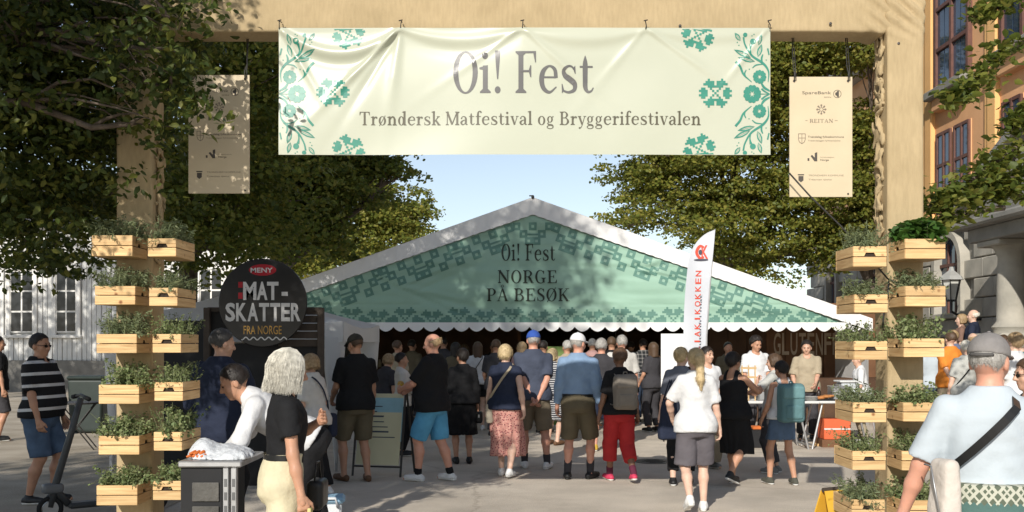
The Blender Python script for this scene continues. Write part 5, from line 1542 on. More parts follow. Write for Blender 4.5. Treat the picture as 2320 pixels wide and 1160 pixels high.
def crate(label, x0, w, dp, yback, z0, h, handle, group, tilt=0.0):
    """x0: left edge, back at yback, handle on 'front' or 'right' or 'left' end"""
    t = thing('planter_crate', label, 'crate', (x0 + w / 2, yback - dp / 2, z0), tilt, group)
    th = .013; bh = (h - .005) / 2
    for lev in (0, 1):
        z = bh / 2 + lev * (bh + .005)
        for side, sy in (('front', -1), ('back', 1)):
            o = put('slat', board_me('x', w, bh, th, handle == 'front' and lev == 1), m_pine, t); o.location = (0, sy * (dp / 2 - th / 2), z)
        for side, sx in (('left', -1), ('right', 1)):
            o = put('slat', board_me('y', dp - 2 * th - .001, bh, th, handle != 'front' and lev == 1), m_pine, t); o.location = (sx * (w / 2 - th / 2), 0, z); o.rotation_euler = (0, 0, math.pi / 2)
    for sx in (-1, 1):
        for sy in (-1, 1):
            o = put('corner_block', board_me('c', .018, h - .012, .018), m_pine, t); o.location = (sx * (w / 2 - th - .0095), sy * (dp / 2 - th - .0095), h / 2 - .002)
    o = put('base_board', board_me('b', w - 2 * th - .003, .010, dp - 2 * th - .003), m_pine, t); o.location = (0, 0, .006)
    MB().span(-w / 2 + th + .002, w / 2 - th - .002, -dp / 2 + th + .002, dp / 2 - th - .002, .012, h - .035).build('soil', m_soil, t)
    return t
herb_m = {
 'thyme': leaf_mat('herb_thyme', [(.10, .14, .050), (.15, .20, .070), (.20, .24, .095), (.25, .27, .13)], .25, .6),
 'lavender': leaf_mat('herb_lavender', [(.11, .145, .07), (.16, .20, .10), (.21, .24, .13), (.18, .20, .08)], .25, .6),
 'oregano': leaf_mat('herb_oregano', [(.11, .16, .06), (.16, .21, .08), (.22, .26, .11), (.28, .30, .15)], .25, .6),
 'basil': leaf_mat('herb_basil', [(.030, .075, .014), (.045, .105, .018), (.065, .14, .026), (.09, .17, .035)], .3, .35)}
m_stem = M('herb_stem', (.13, .15, .07), .8, .2, 10)
def herb(label, kind, x0, w, dp, yback, z, rng, hgt=.12, spill=.5):
    t = thing('herb_plant', label, 'plant', (x0 + w / 2, yback - dp / 2, z), 0)
    if kind == 'basil':
        C = np.stack([rng.uniform(-w / 2 + .0, w / 2, 420), rng.uniform(-dp / 2 - .01, dp / 2, 420), rng.uniform(.02, hgt, 420)], 1)
        C[:, 2] *= (1 - .35 * (np.abs(C[:, 0]) / (w / 2)) ** 2)
        V, F = leaf_cloud(C, .062, rng, .15, .75, .3, .5)
        put('foliage', np_mesh('foliage', V, F), herb_m[kind], t)
        mb = MB()
        for k in range(14):
            a = rng.uniform(-w / 2.4, w / 2.4); b = rng.uniform(-dp / 2.6, dp / 2.6); mb.tube([(a, b, -.05), (a * 1.05, b, .04), (a * 1.1, b * 1.05, hgt * .8)], [.004, .0035, .002], 5)
        mb.build('stems', m_stem, t)
        return t
    mb = MB(); C = []; n = 95
    for k in range(n):
        a = rng.uniform(-w / 2 + .02, w / 2 - .02); b = rng.uniform(-dp / 2 + .02, dp / 2 - .02)
        edge = max(abs(a) / (w / 2), abs(b) / (dp / 2))
        out = np.array([a / (w / 2), b / (dp / 2)]) * rng.uniform(.01, .09) * edge
        if b < 0 and rng.uniform() < .25: out[1] -= rng.uniform(0, .06)
        h = hgt * rng.uniform(.45, 1.15)
        droop = -h * rng.uniform(.3, 1.0) if (edge > .75 and rng.uniform() < spill) else 0
        p0 = np.array([a, b, -.03]); p1 = np.array([a + out[0] * .5, b + out[1] * .5, h * .6]); p2 = np.array([a + out[0] * 1.5, b + out[1] * 1.5, h + droop])
        p1 += rng.normal(size=3) * .012; p2 += rng.normal(size=3) * .018
        mb.tube([p0, p1, p2], [.0022, .0018, .001], 3, False)
        m = {'lavender': 17, 'thyme': 16, 'oregano': 15}[kind]
        for u in rng.uniform(.15, 1.0, m):
            q = (1 - u) ** 2 * p0 + 2 * u * (1 - u) * p1 + u * u * p2 + rng.normal(size=3) * (.007 if kind != 'oregano' else .010)
            C.append(q)
    mb.build('stems', m_stem, t)
    V, F = leaf_cloud(np.array(C), {'lavender': .032, 'thyme': .015, 'oregano': .021}[kind], rng, -.25 if kind == 'lavender' else .05, {'lavender': .22, 'thyme': .7, 'oregano': .78}[kind], .35, .8)
    put('foliage', np_mesh('foliage', V, F), herb_m[kind], t)
    return t
ROW = ('topmost', 'second from the top', 'third from the top', 'fourth from the top', 'fifth from the top', 'lowest')
hr = np.random.default_rng(77)
def tower(side):
    if side == 'left':
        A = [(207, 533, 580), (215, 648, 690), (219, 757, 800), (224, 872, 915), (223, 988, 1030), (218, 1100, 1145)]
        B = [(335, 540, 581), (338, 652, 693), (345, 757, 799), (349, 866, 908), (349, 979, 1021), (346, 1090, 1133)]
        kinds = [('lavender', 'lavender'), ('lavender', 'lavender'), ('lavender', 'thyme'), ('oregano', 'thyme'), ('oregano', 'oregano'), ('oregano', 'oregano')]
    else:
        A = [(2050, 541, 586), (2050, 648, 694), (2048, 767, 809), (2046, 912, 955), (2045, 1022, 1066), (2044, 1134, 1180)]
        B = [(1935, 558, 604), (1937, 667, 708), (1935, 773, 815), (1934, 912, 957), (1932, 1022, 1065), (1930, 1132, 1176)]
        kinds = [('basil', 'lavender'), ('lavender', 'lavender'), ('oregano', 'thyme'), ('oregano', 'lavender'), ('thyme', 'thyme'), ('oregano', 'lavender')]
    inner, outer = ('right', 'left') if side == 'left' else ('left', 'right')
    for r in range(6):
        # A: long side to the viewer, on the outer half of the post; B: handle end to the viewer, on the inner half
        px, y0, y1 = A[r]; dp = .285; d = GD - .015 - dp
        w = 92 / FPX * d; x0 = PX(px, d); z0 = PZ(y1, d); h = PZ(y0, d) - z0
        crate('pine crate, %s on the outer half of the %s gateway post' % (ROW[r], side), x0, w, dp, GD - .015, z0, h, 'right', 'pine planter crates on the gateway posts', hr.uniform(-.022, .022))
        k = kinds[r][0]
        herb('%s growing in the %s outer crate of the %s post' % ({'lavender': 'grey-green lavender', 'thyme': 'fine-leaved thyme', 'oregano': 'bushy oregano', 'basil': 'large-leaved basil'}[k], ROW[r].replace(' from the top', '-highest'), side), k, x0, w, dp, GD - .015, z0 + h - .03, hr, {'basil': .17}.get(k, hr.uniform(.11, .17)), hr.uniform(.3, .8))
        px, y0, y1 = B[r]; dp = .385; d = GD - .017 - dp
        w = 64 / FPX * d if side == 'left' else 75 / FPX * d; x0 = PX(px, d); z0 = PZ(y1, d); h = PZ(y0, d) - z0
        crate('pine crate, %s on the inner half of the %s gateway post' % (ROW[r], side), x0, w, dp, GD - .017, z0, h, 'front', 'pine planter crates on the gateway posts', hr.uniform(-.022, .022))
        k = kinds[r][1]
        herb('%s growing in the %s inner crate of the %s post' % ({'lavender': 'grey-green lavender', 'thyme': 'fine-leaved thyme', 'oregano': 'bushy oregano'}[k], ROW[r].replace(' from the top', '-highest'), side), k, x0, w, dp, GD - .017, z0 + h - .03, hr, hr.uniform(.10, .16), hr.uniform(.3, .8))
tower('left'); tower('right')
# ------------------------------------------------------------------ the large marquee
MD = 20.0
def _tent_cloth(name, c, rough=.55, tr=.0):
    return M(name, c, rough, .03, 1.5, bump=.06, bscale=9, spec=.35, trans=tr)
m_white_pvc = _tent_cloth('white_pvc', (.74, .73, .71))
m_green_pvc = _tent_cloth('green_gable_cloth', (.31, .49, .38), .45, .10)
m_tpat = M('gable_pattern', (.105, .225, .18), .5, .05, 5, spec=.35); m_ttxt = M('gable_text', (.020, .030, .018), .5, .05, 5)
m_alu = M('aluminium', (.45, .45, .45), .4, .1, 10, metal=.7)
mx0 = PX(1207, MD); mza = PZ(447, MD); HWID = 6.70; SLP = (mza - PZ(722, MD)) / HWID
mzb = PZ(731, MD); mze = mza - SLP * HWID
mq = thing('marquee', 'large white marquee with a mint green gable and scalloped edge', 'marquee', (mx0, MD, 0))
BAND = .34
def gtop(u): return mza - SLP * abs(u) - BAND * (1 - .25 * abs(u) / HWID)
def gfold(u, v):
    u = np.asarray(u, float); v = np.asarray(v, float)
    w = .020 * snoise(u * .5, v * .9, 0 * u, 1.1) + .010 * snoise(u * .35, v * 2.2, 0 * u + 2, 1.6)
    # creases drawn towards the lower corners and a few pulled points
    for (cx, cz, a, wd) in ((2.1, 3.1, .028, .05), (2.25, 3.05, -.020, .09), (-2.6, 2.75, .025, .06), (-2.4, 2.6, -.02, .08)):
        for ang in (-12, -22, 155, 24):
            c, s = math.cos(math.radians(ang)), math.sin(math.radians(ang)); al = (u - cx) * c + (v - cz) * s; ac = -(u - cx) * s + (v - cz) * c
            w = w + a * np.exp(-(ac / (wd * (.4 + .5 * np.clip(al, 0, 3)))) ** 2) * np.exp(-np.maximum(al - .6, 0) / 1.2) * np.clip(al / .1, 0, 1)
    w = w + .022 * np.sin((v - mzb) * 28 / (1 + .35 * np.abs(u)) + u * .9) * np.clip((np.abs(u) - 2.4) / 3, 0, 1)
    for zs in (PZ(604, MD), PZ(690, MD)): w = w - .012 * np.exp(-((v - zs) / .012) ** 2)
    return w
def gfn(u, v, off=0.0): return (u, .06 - float(gfold(u, v)) - off, v)
V, F = [], []
NU, NV = 190, 46
us = np.linspace(-HWID + .12, HWID - .12, NU)
G = np.zeros((NV, NU, 3))
for j, u in enumerate(us):
    zt = max(gtop(u), mzb + .01); G[:, j, 0] = u; G[:, j, 2] = np.linspace(mzb, zt, NV)
G[..., 1] = .06 - gfold(G[..., 0], G[..., 2])
ii = (np.arange(NV - 1)[:, None] * NU + np.arange(NU - 1)[None]).ravel()
put('gable', np_mesh('gable', G.reshape(-1, 3), np.stack([ii, ii + 1, ii + NU + 1, ii + NU], 1)), m_green_pvc, mq, True)
def clipg(polys):
    out = []
    for k, q in polys:
        q2 = [np.array([p[0], min(max(p[1], mzb + .004), max(gtop(p[0]) - .01, mzb + .004))]) for p in q]
        if max(p[1] for p in q2) - min(p[1] for p in q2) > .004: out.append((k, q2))
    return out
def motif(cx, cz, ang, s, flip=1):
    out = []
    for (x, y) in ((-2.3, .95), (0, .95), (2.3, .95), (-1.3, -.1), (1.3, -.1), (-.55, -1.1), (.55, -1.1)):
        x *= s; y *= s * flip
        b = s * .55; g = s * .19
        for r in (rect(x - b, y - b, x + b, y - g), rect(x - b, y + g, x + b, y + b), rect(x - b, y - g, x - g, y + g), rect(x + g, y - g, x + b, y + g)): out += r
    out += rect(-.9 * s, (-.30 if flip > 0 else .05) * s, .9 * s, (-.05 if flip > 0 else .30) * s)
    c, sn = math.cos(ang), math.sin(ang)
    return [(0, [np.array([cx + p[0] * c - p[1] * sn, cz + p[0] * sn + p[1] * c]) for p in q]) for q in out]
def squares(polys):
    # seven hollow squares of four bars each, then the bar between them
    for k in range(0, 28, 4):
        c = clipg(polys[k:k + 4])
        if c: print_on('pattern_square', c, gfn, m_tpat, mq, .006, .0, step=.09)
    c = clipg(polys[28:])
    if c: print_on('pattern_bar', c, gfn, m_tpat, mq, .006, .0, step=.09)
sl = math.atan(SLP); ms = .150
GST = .09
for sgn in (-1, 1):
    for k in range(1, 9):
        u = sgn * .74 * k
        z = gtop(u) - .26 + .004 * k * k * 0
        if z < mzb + .1: continue
        squares(motif(u, z, -sgn * sl, ms, 1 if k % 2 else -1))
squares(motif(0, gtop(0) - .36, 0, .14, 1))
k = 0
for u in np.arange(-5.7, 6.0, .53):
    print_on('border_pattern', clipg(rosette(u, mzb + (.0 if k % 2 else .05), .040, 0, mzb, 9)), gfn, m_tpat, mq, .006, 0.0, step=GST); k += 1
def G_(px): return PX(px, MD) - mx0
for txt, a, b, base, capy in (('Oi! Fest', 1136, 1258, 590, 552), ('NORGE', 1128, 1262, 641, 612), ('PÅ BESØK', 1103, 1291, 682, 653)):
    letters_on(txt, G_(a), PZ(base, MD), G_(b) - G_(a), PZ(capy, MD) - PZ(base, MD), gfn, m_ttxt, mq, .012, .003, GST, .03)
# front band of the roof cover, one strip per slope, slightly quilted at the seam
for sgn in (-1, 1):
    def bf(u, v):
        x = sgn * u; zt = mza - SLP * u; w = BAND * (1 - .25 * u / HWID)
        return (x, .0 - .006 * math.sin(u * 38) * math.sin(v * 3.1) - .004 * math.sin(u * 91), zt - w * v + .006 * math.sin(u * 38) * (v > .9))
    MB().sheet(bf, np.linspace(0, HWID, 120), np.linspace(0, 1, 8)).build('roof_band', m_white_pvc, mq, True)
    # roof slope
    MB().sheet(lambda u, v: (sgn * u, v, mza - SLP * u + .002 + .01 * math.sin(v * 2.2)), np.linspace(0, HWID, 6), np.linspace(-.002, 13, 22)).build('roof', m_white_pvc, mq, True)
    MB().sheet(lambda u, v: (sgn * (HWID - .05), u, v), np.linspace(.1, 13, 8), np.linspace(0, mze, 4)).build('side_wall', m_white_pvc, mq)
    for yy in (.15, 4.4, 8.7, 12.9): MB().box((sgn * (HWID - .14), yy, mze / 2), (.10, .10, mze)).build('leg', m_alu, mq)
MB().sheet(lambda u, v: (u, 13.0, v * (mza - SLP * abs(u))), np.linspace(-HWID, HWID, 15), np.linspace(0, 1, 4)).build('back_wall', m_white_pvc, mq)
# scalloped valance
sc_w = .298; nsc = int(2 * (HWID - .05) / sc_w); vt = mzb + .006; vb = PZ(742, MD)
mb = MB(); cols = []
for i in range(nsc * 8 + 1):
    u = -HWID + .08 + i / 8 * sc_w; ph = (i % 8) / 8
    low = vb - .080 * math.sin(math.pi * ph) if i % 8 else vb + .012
    w = .012 * math.sin(u * 6) + .006 * math.sin(u * 17)
    cols.append([(u, .02 - w * t, vt + (low - vt) * t) for t in (0, .5, 1)])
for c in cols: mb.v += c
for i in range(len(cols) - 1):
    for j in (0, 1): mb.f.append((3 * i + j, 3 * i + 3 + j, 3 * i + 4 + j, 3 * i + 1 + j))
mb.build('scalloped_valance', m_white_pvc, mq, True)
# apex finial
MB().lathe([(.015, 0), (.03, .02), (.03, .05), (.015, .07)], (0, -.02, mza - .03), 10).box((-.04, 0, mza + .03), (.06, .04, .02)).build('finial', m_tie, mq)

# booths inside the marquee
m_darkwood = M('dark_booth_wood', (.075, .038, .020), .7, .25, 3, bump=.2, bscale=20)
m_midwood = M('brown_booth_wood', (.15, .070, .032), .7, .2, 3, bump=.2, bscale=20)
m_cream = M('cream_letters', (.48, .38, .28), .7, .08, 9)
gb = thing('gluten_free_booth', 'brown plank booth wall with big cream lettering at the right of the marquee', 'booth', (PX(1800, 22.2), 22.2, 0))
w = 4.6
nb = 11
for k in range(nb):
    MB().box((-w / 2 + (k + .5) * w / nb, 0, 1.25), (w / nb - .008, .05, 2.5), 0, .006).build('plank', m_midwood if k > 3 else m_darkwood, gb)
def gbf(u, v, off): return (u, -.026 - off, v)
GX = lambda px: PX(px, 22.2) - gb.location[0]
lw = (GX(1962) - GX(1752)) / 11
for k, ch in enumerate('GLUTENFRITT'):
    print_on('letter', sans(ch, GX(1752) + k * lw + (lw * .3 if ch == 'I' else 0), PZ(803, 22.2), lw * (.25 if ch == 'I' else .82), PZ(752, 22.2) - PZ(803, 22.2), .012), gbf, m_cream, gb, .004)
MB().box((0, -.9, .45), (w, .6, .9), 0, .02).build('counter', m_darkwood, gb)
for lab, px, d, ww in (('dark wooden serving booth deep inside the marquee, left of centre', 1010, 27, 4.0), ('dark wooden booth at the far end of the marquee, centre', 1260, 30, 3.6), ('dark wooden booth deep inside the marquee, right of centre', 1560, 27, 3.6)):
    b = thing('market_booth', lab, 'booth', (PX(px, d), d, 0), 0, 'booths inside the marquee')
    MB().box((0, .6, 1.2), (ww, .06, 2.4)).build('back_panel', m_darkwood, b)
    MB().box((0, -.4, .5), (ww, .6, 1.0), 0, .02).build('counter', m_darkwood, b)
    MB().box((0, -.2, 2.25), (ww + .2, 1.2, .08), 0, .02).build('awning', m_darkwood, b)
    for sx in (-1, 1): MB().box((sx * (ww / 2 - .05), -.68, 1.1), (.08, .06, 2.2)).build('post', m_midwood, b)
    rg = np.random.default_rng(int(px))
    for k in range(7):
        c = [(.35, .3, .2), (.4, .38, .35), (.3, .12, .06), (.12, .2, .1)][k % 4]
        MB().lathe([(.05, 0), (.055, .12), (.035, .16), (.03, .2)], (-ww / 2 + .3 + k * (ww - .6) / 6, -.4 + rg.uniform(-.1, .1), 1.001), 8).build('jar', M('jar_%d' % (k % 4), c, .3), b)
# green roll-up poster in the entrance
gp = thing('rollup_poster', 'green roll-up poster standing in the marquee entrance', 'poster', (PX(1258, 19.2), 19.2, 0))
pw = 48 / FPX * 19.2
MB().span(-pw / 2, pw / 2, -.005, .005, .08, PZ(785, 19.2)).build('sheet', M('poster_green', (.16, .24, .06), .5, .05, 4), gp)
print_on('lettering', serif('Fest', -pw * .12, PZ(826, 19.2), pw * .5, .09), lambda u, v, off: (u, -.005 - off, v), m_ttxt, gp)
MB().box((0, 0, .04), (pw + .04, .2, .08), 0, .01).build('base', m_alu, gp)
a = serif('oi', -pw * .4, .18, pw * .7, .30); print_on('leaf_print', layer(disc(-.05, .35, .11, 12)) + layer(stroke([(-.1, .1, .02), (.0, .3, .05), (.15, .5, .02)], 5), 1), lambda u, v, off: (u, -.005 - off, v), m_ttxt, gp, .002)
# white stand-up panel and feather flag by the entrance
wp = thing('standing_display', 'tall white stand-up panel at the marquee entrance', 'panel', (PX(1525, 16.9), 16.9, 0))
pw = 55 / FPX * 16.9
MB().span(-pw / 2, pw / 2, -.01, .01, .10, PZ(756, 16.9)).build('sheet', m_white_pvc, wp)
MB().box((0, 0, .09), (pw + .02, .1, .05), 0, .01).build('base', m_alu, wp)
for sx in (-1, 1): MB().tube([(sx * pw * .45, -.01, .1), (sx * pw * .45, -.18, .01)], .012, 6).build('foot', m_tie, wp)
print_on('panel_line', layer(rect(-pw / 2, 1.02, pw / 2, 1.03)), lambda u, v, off: (u, -.01 - off, v), M('panel_grey', (.5, .5, .5), .6), wp)
FD = 16.2
ff = thing('feather_flag', 'white feather flag with red lettering in front of the marquee', 'flag', (PX(1565, FD), FD, 0))
m_flag = M('flag_cloth', (.62, .64, .68), .6, .03, 3, bump=.05, trans=.15); m_red = M('flag_red', (.62, .07, .035), .6, .05, 9); m_dk = M('flag_dark', (.05, .05, .07), .6)
def FX(px): return PX(px, FD) - ff.location[0]
edgeL = [(1546, 830), (1547, 740), (1551, 660), (1560, 585), (1575, 553), (1595, 532), (1618, 521)]
edgeR = [(1598, 830), (1600, 760), (1604, 690), (1610, 610), (1613, 580), (1616, 550), (1618.5, 521)]
mb = MB(); Lp = _cr([(FX(a), PZ(b, FD), 0) for a, b in edgeL], 6); Rp = _cr([(FX(a), PZ(b, FD), 0) for a, b in edgeR], 6)
def fdisp(x, z): return .05 + .03 * math.sin(x * 9 + z * 1.3) + .012 * math.sin(z * 5)
for L_, R_ in zip(Lp, Rp):
    for t in np.linspace(0, 1, 9):
        x = L_[0] + (R_[0] - L_[0]) * t; z = L_[1] + (R_[1] - L_[1]) * t; mb.v.append((x, -fdisp(x, z), z))
for j in range(len(Lp) - 1):
    for i in range(8): a = j * 9 + i; mb.f.append((a, a + 1, a + 10, a + 9))
mb.build('sail', m_flag, ff, True)
MB().tube([(FX(1598), -.04, 0), (FX(1598), -.04, .8), (FX(1600), -.045, PZ(760, FD)), (FX(1608), -.05, PZ(640, FD)), (FX(1615), -.05, PZ(560, FD)), (FX(1619), -.05, PZ(519, FD))], [.016, .015, .013, .011, .009, .006], 8).build('pole', m_alu, ff, True)
MB().box((FX(1598), -.04, .02), (.4, .06, .03)).box((FX(1598), -.04, .045), (.06, .4, .03)).build('base', m_tie, ff)
def ffn(u, v, off): return (u, -fdisp(u, v) - off - .004, v)
# lettering runs upwards along the sail
z_lo = PZ(850, FD); pit = (PZ(611, FD) - z_lo) / 14
for n_, ch in enumerate('ITALIAKIKOKKEN'):
    gl = sans(ch, (n_ + (.38 if ch == 'I' else .10)) * pit, 0, pit * (.22 if ch == 'I' else .74), 13.5 / FPX * FD, .012)
    print_on('letter', [(k, [np.array([np.interp(z_lo + p[0], [PZ(850, FD), PZ(611, FD)], [FX(1582), FX(1588)]) - p[1], z_lo + p[0]]) for p in q]) for k, q in gl], ffn, m_red, ff, .004, step=.05)
w2 = sans('glutenfri mat', 0, 0, (PZ(668, FD) - PZ(800, FD)), 6 / FPX * FD)
print_on('small_lettering', [(k, [np.array([np.interp(PZ(800, FD) + p[0], [PZ(800, FD), PZ(668, FD)], [FX(1586), FX(1590)]) - p[1], PZ(800, FD) + p[0]]) for p in q]) for k, q in w2], ffn, m_dk, ff, .004, step=.05)
cx, cz, r_ = FX(1587), PZ(572, FD), 12 / FPX * FD
print_on('logo', layer(stroke([(cx + r_ * .55, cz + r_ * .9, r_ * .35), (cx - r_ * .2, cz + r_ * 1.15, r_ * .5), (cx - r_ * .8, cz, r_ * .55), (cx - r_ * .2, cz - r_ * 1.1, r_ * .5), (cx + r_ * .55, cz - r_ * .9, r_ * .35)], 5)) + sans('K', cx + r_ * .1, cz - r_ * 1.2, r_ * 1.2, r_ * 2.6, .02), ffn, m_red, ff, .004, step=.05)
print_on('logo_base', layer(disc(cx, cz - r_ * 1.45, r_ * 1.35, 14, r_ * .22)) + layer(disc(cx - r_ * .1, cz, r_ * .35, 10, r_ * .5), 2), ffn, m_dk, ff, .005, .001, step=.05)

# ------------------------------------------------------------------ white pop-up canopy
m_canopy = _tent_cloth('canopy_white', (.82, .81, .79), .6, .45)
cn = thing('popup_canopy', 'white pop-up canopy with draped corner legs left of the marquee', 'canopy', (-3.65, 14.2, 0))
hx, hy, ze, zr, vb_ = 1.52, 1.42, 1.90, 2.42, 1.64
corners = [(-hx, -hy), (hx, -hy), (hx + .08, hy), (-hx, hy)]
for i in range(4):
    a = np.array([*corners[i], ze]); b = np.array([*corners[(i + 1) % 4], ze]); ap_ = np.array([0, 0, zr])
    MB().sheet(lambda u, v: (a + (b - a) * u) * (1 - v) + ap_ * v - np.array([0, 0, .07 * math.sin(math.pi * u) * (1 - v) * 1.0 + .05 * math.sin(math.pi * v)]), np.linspace(0, 1, 14), np.linspace(0, 1, 10)).build('roof_panel', m_canopy, cn, True)
    nrm = np.array([(b - a)[1], -(b - a)[0], 0]); nrm = nrm / np.linalg.norm(nrm)
    MB().sheet(lambda u, v: a + (b - a) * u - np.array([0, 0, (.07 * math.sin(math.pi * u)) * (1 - v) + v * (ze - vb_)]) + nrm * (.01 + .012 * math.sin(u * 25) * v), np.linspace(0, 1, 40), np.linspace(0, 1, 5)).build('valance', m_canopy, cn, True)
for i, (x, y) in enumerate(corners):
    s = .94; MB().box((x * s, y * s, ze / 2), (.035, .035, ze)).build('leg', m_alu, cn)
    def drape(a_, v):   # curtain tied at the foot of the leg
        r = .13 * (1 - v) ** 1.3 + .022
        return (x * s + r * math.cos(a_) * (1 + .12 * math.sin(5 * a_)) - .05 * np.sign(x) * (1 - v), y * s + r * .7 * math.sin(a_), vb_ + .06 - v * (vb_ + .05))
    MB().sheet(drape, np.linspace(0, 2 * math.pi, 22), np.linspace(0, 1, 14)).build('leg_curtain', m_canopy, cn, True)

# ------------------------------------------------------------------ food stall with the round sign
SD = 11.5
m_black = M('black_panel', (.010, .010, .011), .65, .2, 4)
m_oldwood = M('weathered_boards', (.055, .042, .032), .8, .25, 4, bump=.3, bscale=26)
st = thing('food_stall', 'dark stall with black backdrop and weathered boards under the round sign', 'stall', (PX(600, SD), SD, 0))
SX = lambda px: PX(px, SD) - st.location[0]
MB().span(SX(462), SX(722), .05, .09, .0, PZ(778, SD)).build('backdrop', m_black, st)
MB().span(SX(466), SX(520), .03, .07, PZ(790, SD), PZ(700, SD)).build('backdrop', m_black, st)
for k in range(5):
    z = PZ(705 + 18 * k, SD); MB().box((SX(676), .02, z), (SX(722) - SX(630), .025, 16.5 / FPX * SD), 0, .004).build('board', m_oldwood, st)
for px in (727, 470): MB().span(SX(px) - .035, SX(px) + .035, -.04, .04, 0, PZ(697, SD), .006).build('post', m_oldwood, st)
MB().span(SX(470), SX(727), .0, .05, PZ(702, SD) - .02, PZ(702, SD) + .03).build('rail', m_oldwood, st)
MB().span(SX(470) - .9, SX(470), 1.0, 1.04, 0, 1.9).build('backdrop', m_black, st)
SG = 11.38
rs_ = thing('round_sign', 'large round black sign with white food lettering on the stall', 'sign', (PX(596, SG), SG, PZ(686, SG)))
Rg = 100 / FPX * SG
MB().lathe([(Rg - .006, -.02), (Rg, -.012), (Rg, .012), (Rg - .006, .02)], (0, 0, 0), 64, 'y').build('disc', M('sign_black', (.008, .008, .009), .35, .1, 5, spec=.45), rs_)
def rsf(u, v, off): return (u, -.0205 - off, v)
m_sw = M('sign_white', (.62, .60, .57), .5, .05, 9); m_sr = M('sign_red', (.38, .012, .022), .45, .05, 9); m_sy = M('sign_gold', (.50, .28, .06), .5, .1, 9)
RX = lambda px: (px - 596) / FPX * SG
RZ = lambda py: -(py - 686) / FPX * SG
print_on('badge', layer(disc(0, RZ(612), 31 / FPX * SG, 24, 13 / FPX * SG)), rsf, m_sr, rs_)
print_on('badge_lettering', sans('MENY', RX(569), RZ(617.5), RX(619) - RX(569), 11 / FPX * SG, .02), rsf, m_sw, rs_, .004)
print_on('flag_mark', layer(rect(RX(541), RZ(652), RX(551), RZ(639))) + layer(rect(RX(541), RZ(677), RX(551), RZ(663))), rsf, m_sr, rs_)
for i, (txt, xa, xb) in enumerate((('M', 552, 582), ('A', 583, 607), ('T', 606, 632), ('-', 639, 653))):
    print_on('letter', sans(txt, RX(xa), RZ(678), RX(xb) - RX(xa), 40 / FPX * SG, .035), rsf, m_sw, rs_)
xs = [512, 536, 562, 588, 613, 638, 660, 684]
for i, ch in enumerate('SKATTER'): print_on('letter', sans(ch, RX(xs[i]), RZ(726), RX(xs[i + 1] - 2) - RX(xs[i]), 40 / FPX * SG, .035), rsf, m_sw, rs_)
print_on('gold_lettering', sans('FRA NORGE', RX(553), RZ(757), RX(639) - RX(553), 20 / FPX * SG, .004), rsf, m_sy, rs_)
print_on('wave_line', layer(stroke([(RX(548 + 4.3 * k), RZ(767 + 3.2 * math.sin(k * 1.57 + 1)), 2.6 / FPX * SG) for k in range(25)], 3)), rsf, m_sw, rs_)

# ------------------------------------------------------------------ ice counter in front of the stall
m_ice = M('crushed_ice', (.55, .57, .59), .5, .10, 30, bump=.35, bscale=110, spec=.35)
m_galv = M('galvanised_steel', (.42, .42, .42), .42, .12, 12, metal=.75)
ic = thing('ice_counter', 'low counter on metal legs with black sides holding crushed ice', 'counter', (PX(505, 6.7), 6.7, 0))
zt = PZ(1047, 6.35)
MB().box((0, 0, zt - .02), (.40, .60, .04), 0, .008).build('top', m_galv, ic)
MB().span(-.19, .07, -.27, .28, .0, zt - .045).build('side_panel', m_black, ic)
for x in (.10, .15): 
    lg = MB().box((x, -.27, (zt - .04) / 2), (.036, .045, zt - .05), 0, .004).build('leg', m_galv, ic)
    for k in range(9): MB().box((x, -.2935, .06 + k * .085), (.018, .004, .05)).build('slot', M('slot_dark', (.12, .12, .12), .6), lg)
for k in range(5): MB().box((-.03, -.278, .08 + k * .15), (.17, .012, .12), 0, .004).build('front_board', M('rough_crate', (.10, .095, .085), .85, .3, 9, bump=.5, bscale=40), ic)
def icef(p):
    d = ell(p, (0, .02, -.01), (.19, .26, .085)); d = smin(d, ell(p, (-.10, -.05, .02), (.10, .12, .10)), .04); d = smin(d, ell(p, (.10, -.1, .0), (.13, .14, .06)), .04)
    return np.maximum(d + snoise(p[0], p[1], p[2], 5) * .008 + snoise(p[0], p[1], p[2], 26) * .0035, -p[2])
V, F = snet(icef, (-.28, -.32, 0), (.28, .34, .17), .0085)
ih_ = put('ice_heap', np_mesh('ice_heap', V, F), m_ice, None, True, loc=(PX(505, 6.7), 6.68, zt + .001)); tag(ih_, 'heap of white crushed ice on the metal counter', 'ice')
m_carrot = M('carrot_orange', (.55, .14, .03), .5, .15, 14)
cb_ = thing('carrot_bunch', 'small bunch of orange carrots lying beside the ice', 'carrots', (PX(452, 6.55), 6.50, zt + .001))
for k in range(7): MB().tube([(-.05 + .015 * k, -.05 + .01 * (k % 3), .022 + .018 * (k % 2)), (-.03 + .014 * k, .0, .025 + .02 * (k % 2)), (-.02 + .012 * k, .07, .02 + .02 * (k % 2))], [.006, .014, .018], 8).build('carrot', m_carrot, cb_, True)
# pale blue cool box and folded bag at the foreground woman's side
cx_ = thing('cool_box', 'pale blue and white cool box on the ground behind the white-haired woman', 'cool box', (PX(728, 8.6), 8.6, 0), .15)
MB().box((0, 0, .14), (.34, .26, .28), 0, .02).build('box', M('cool_white', (.68, .69, .70), .5), cx_)
MB().box((.02, -.01, .305), (.36, .28, .05), 0, .02).build('lid', M('cool_blue', (.30, .48, .62), .5), cx_)
MB().tube([(-.14, -.145, .25), (-.12, -.17, .33), (.12, -.17, .33), (.14, -.145, .25)], .012, 8).build('handle', M('cool_white', (.68, .69, .70), .5), cx_, True)

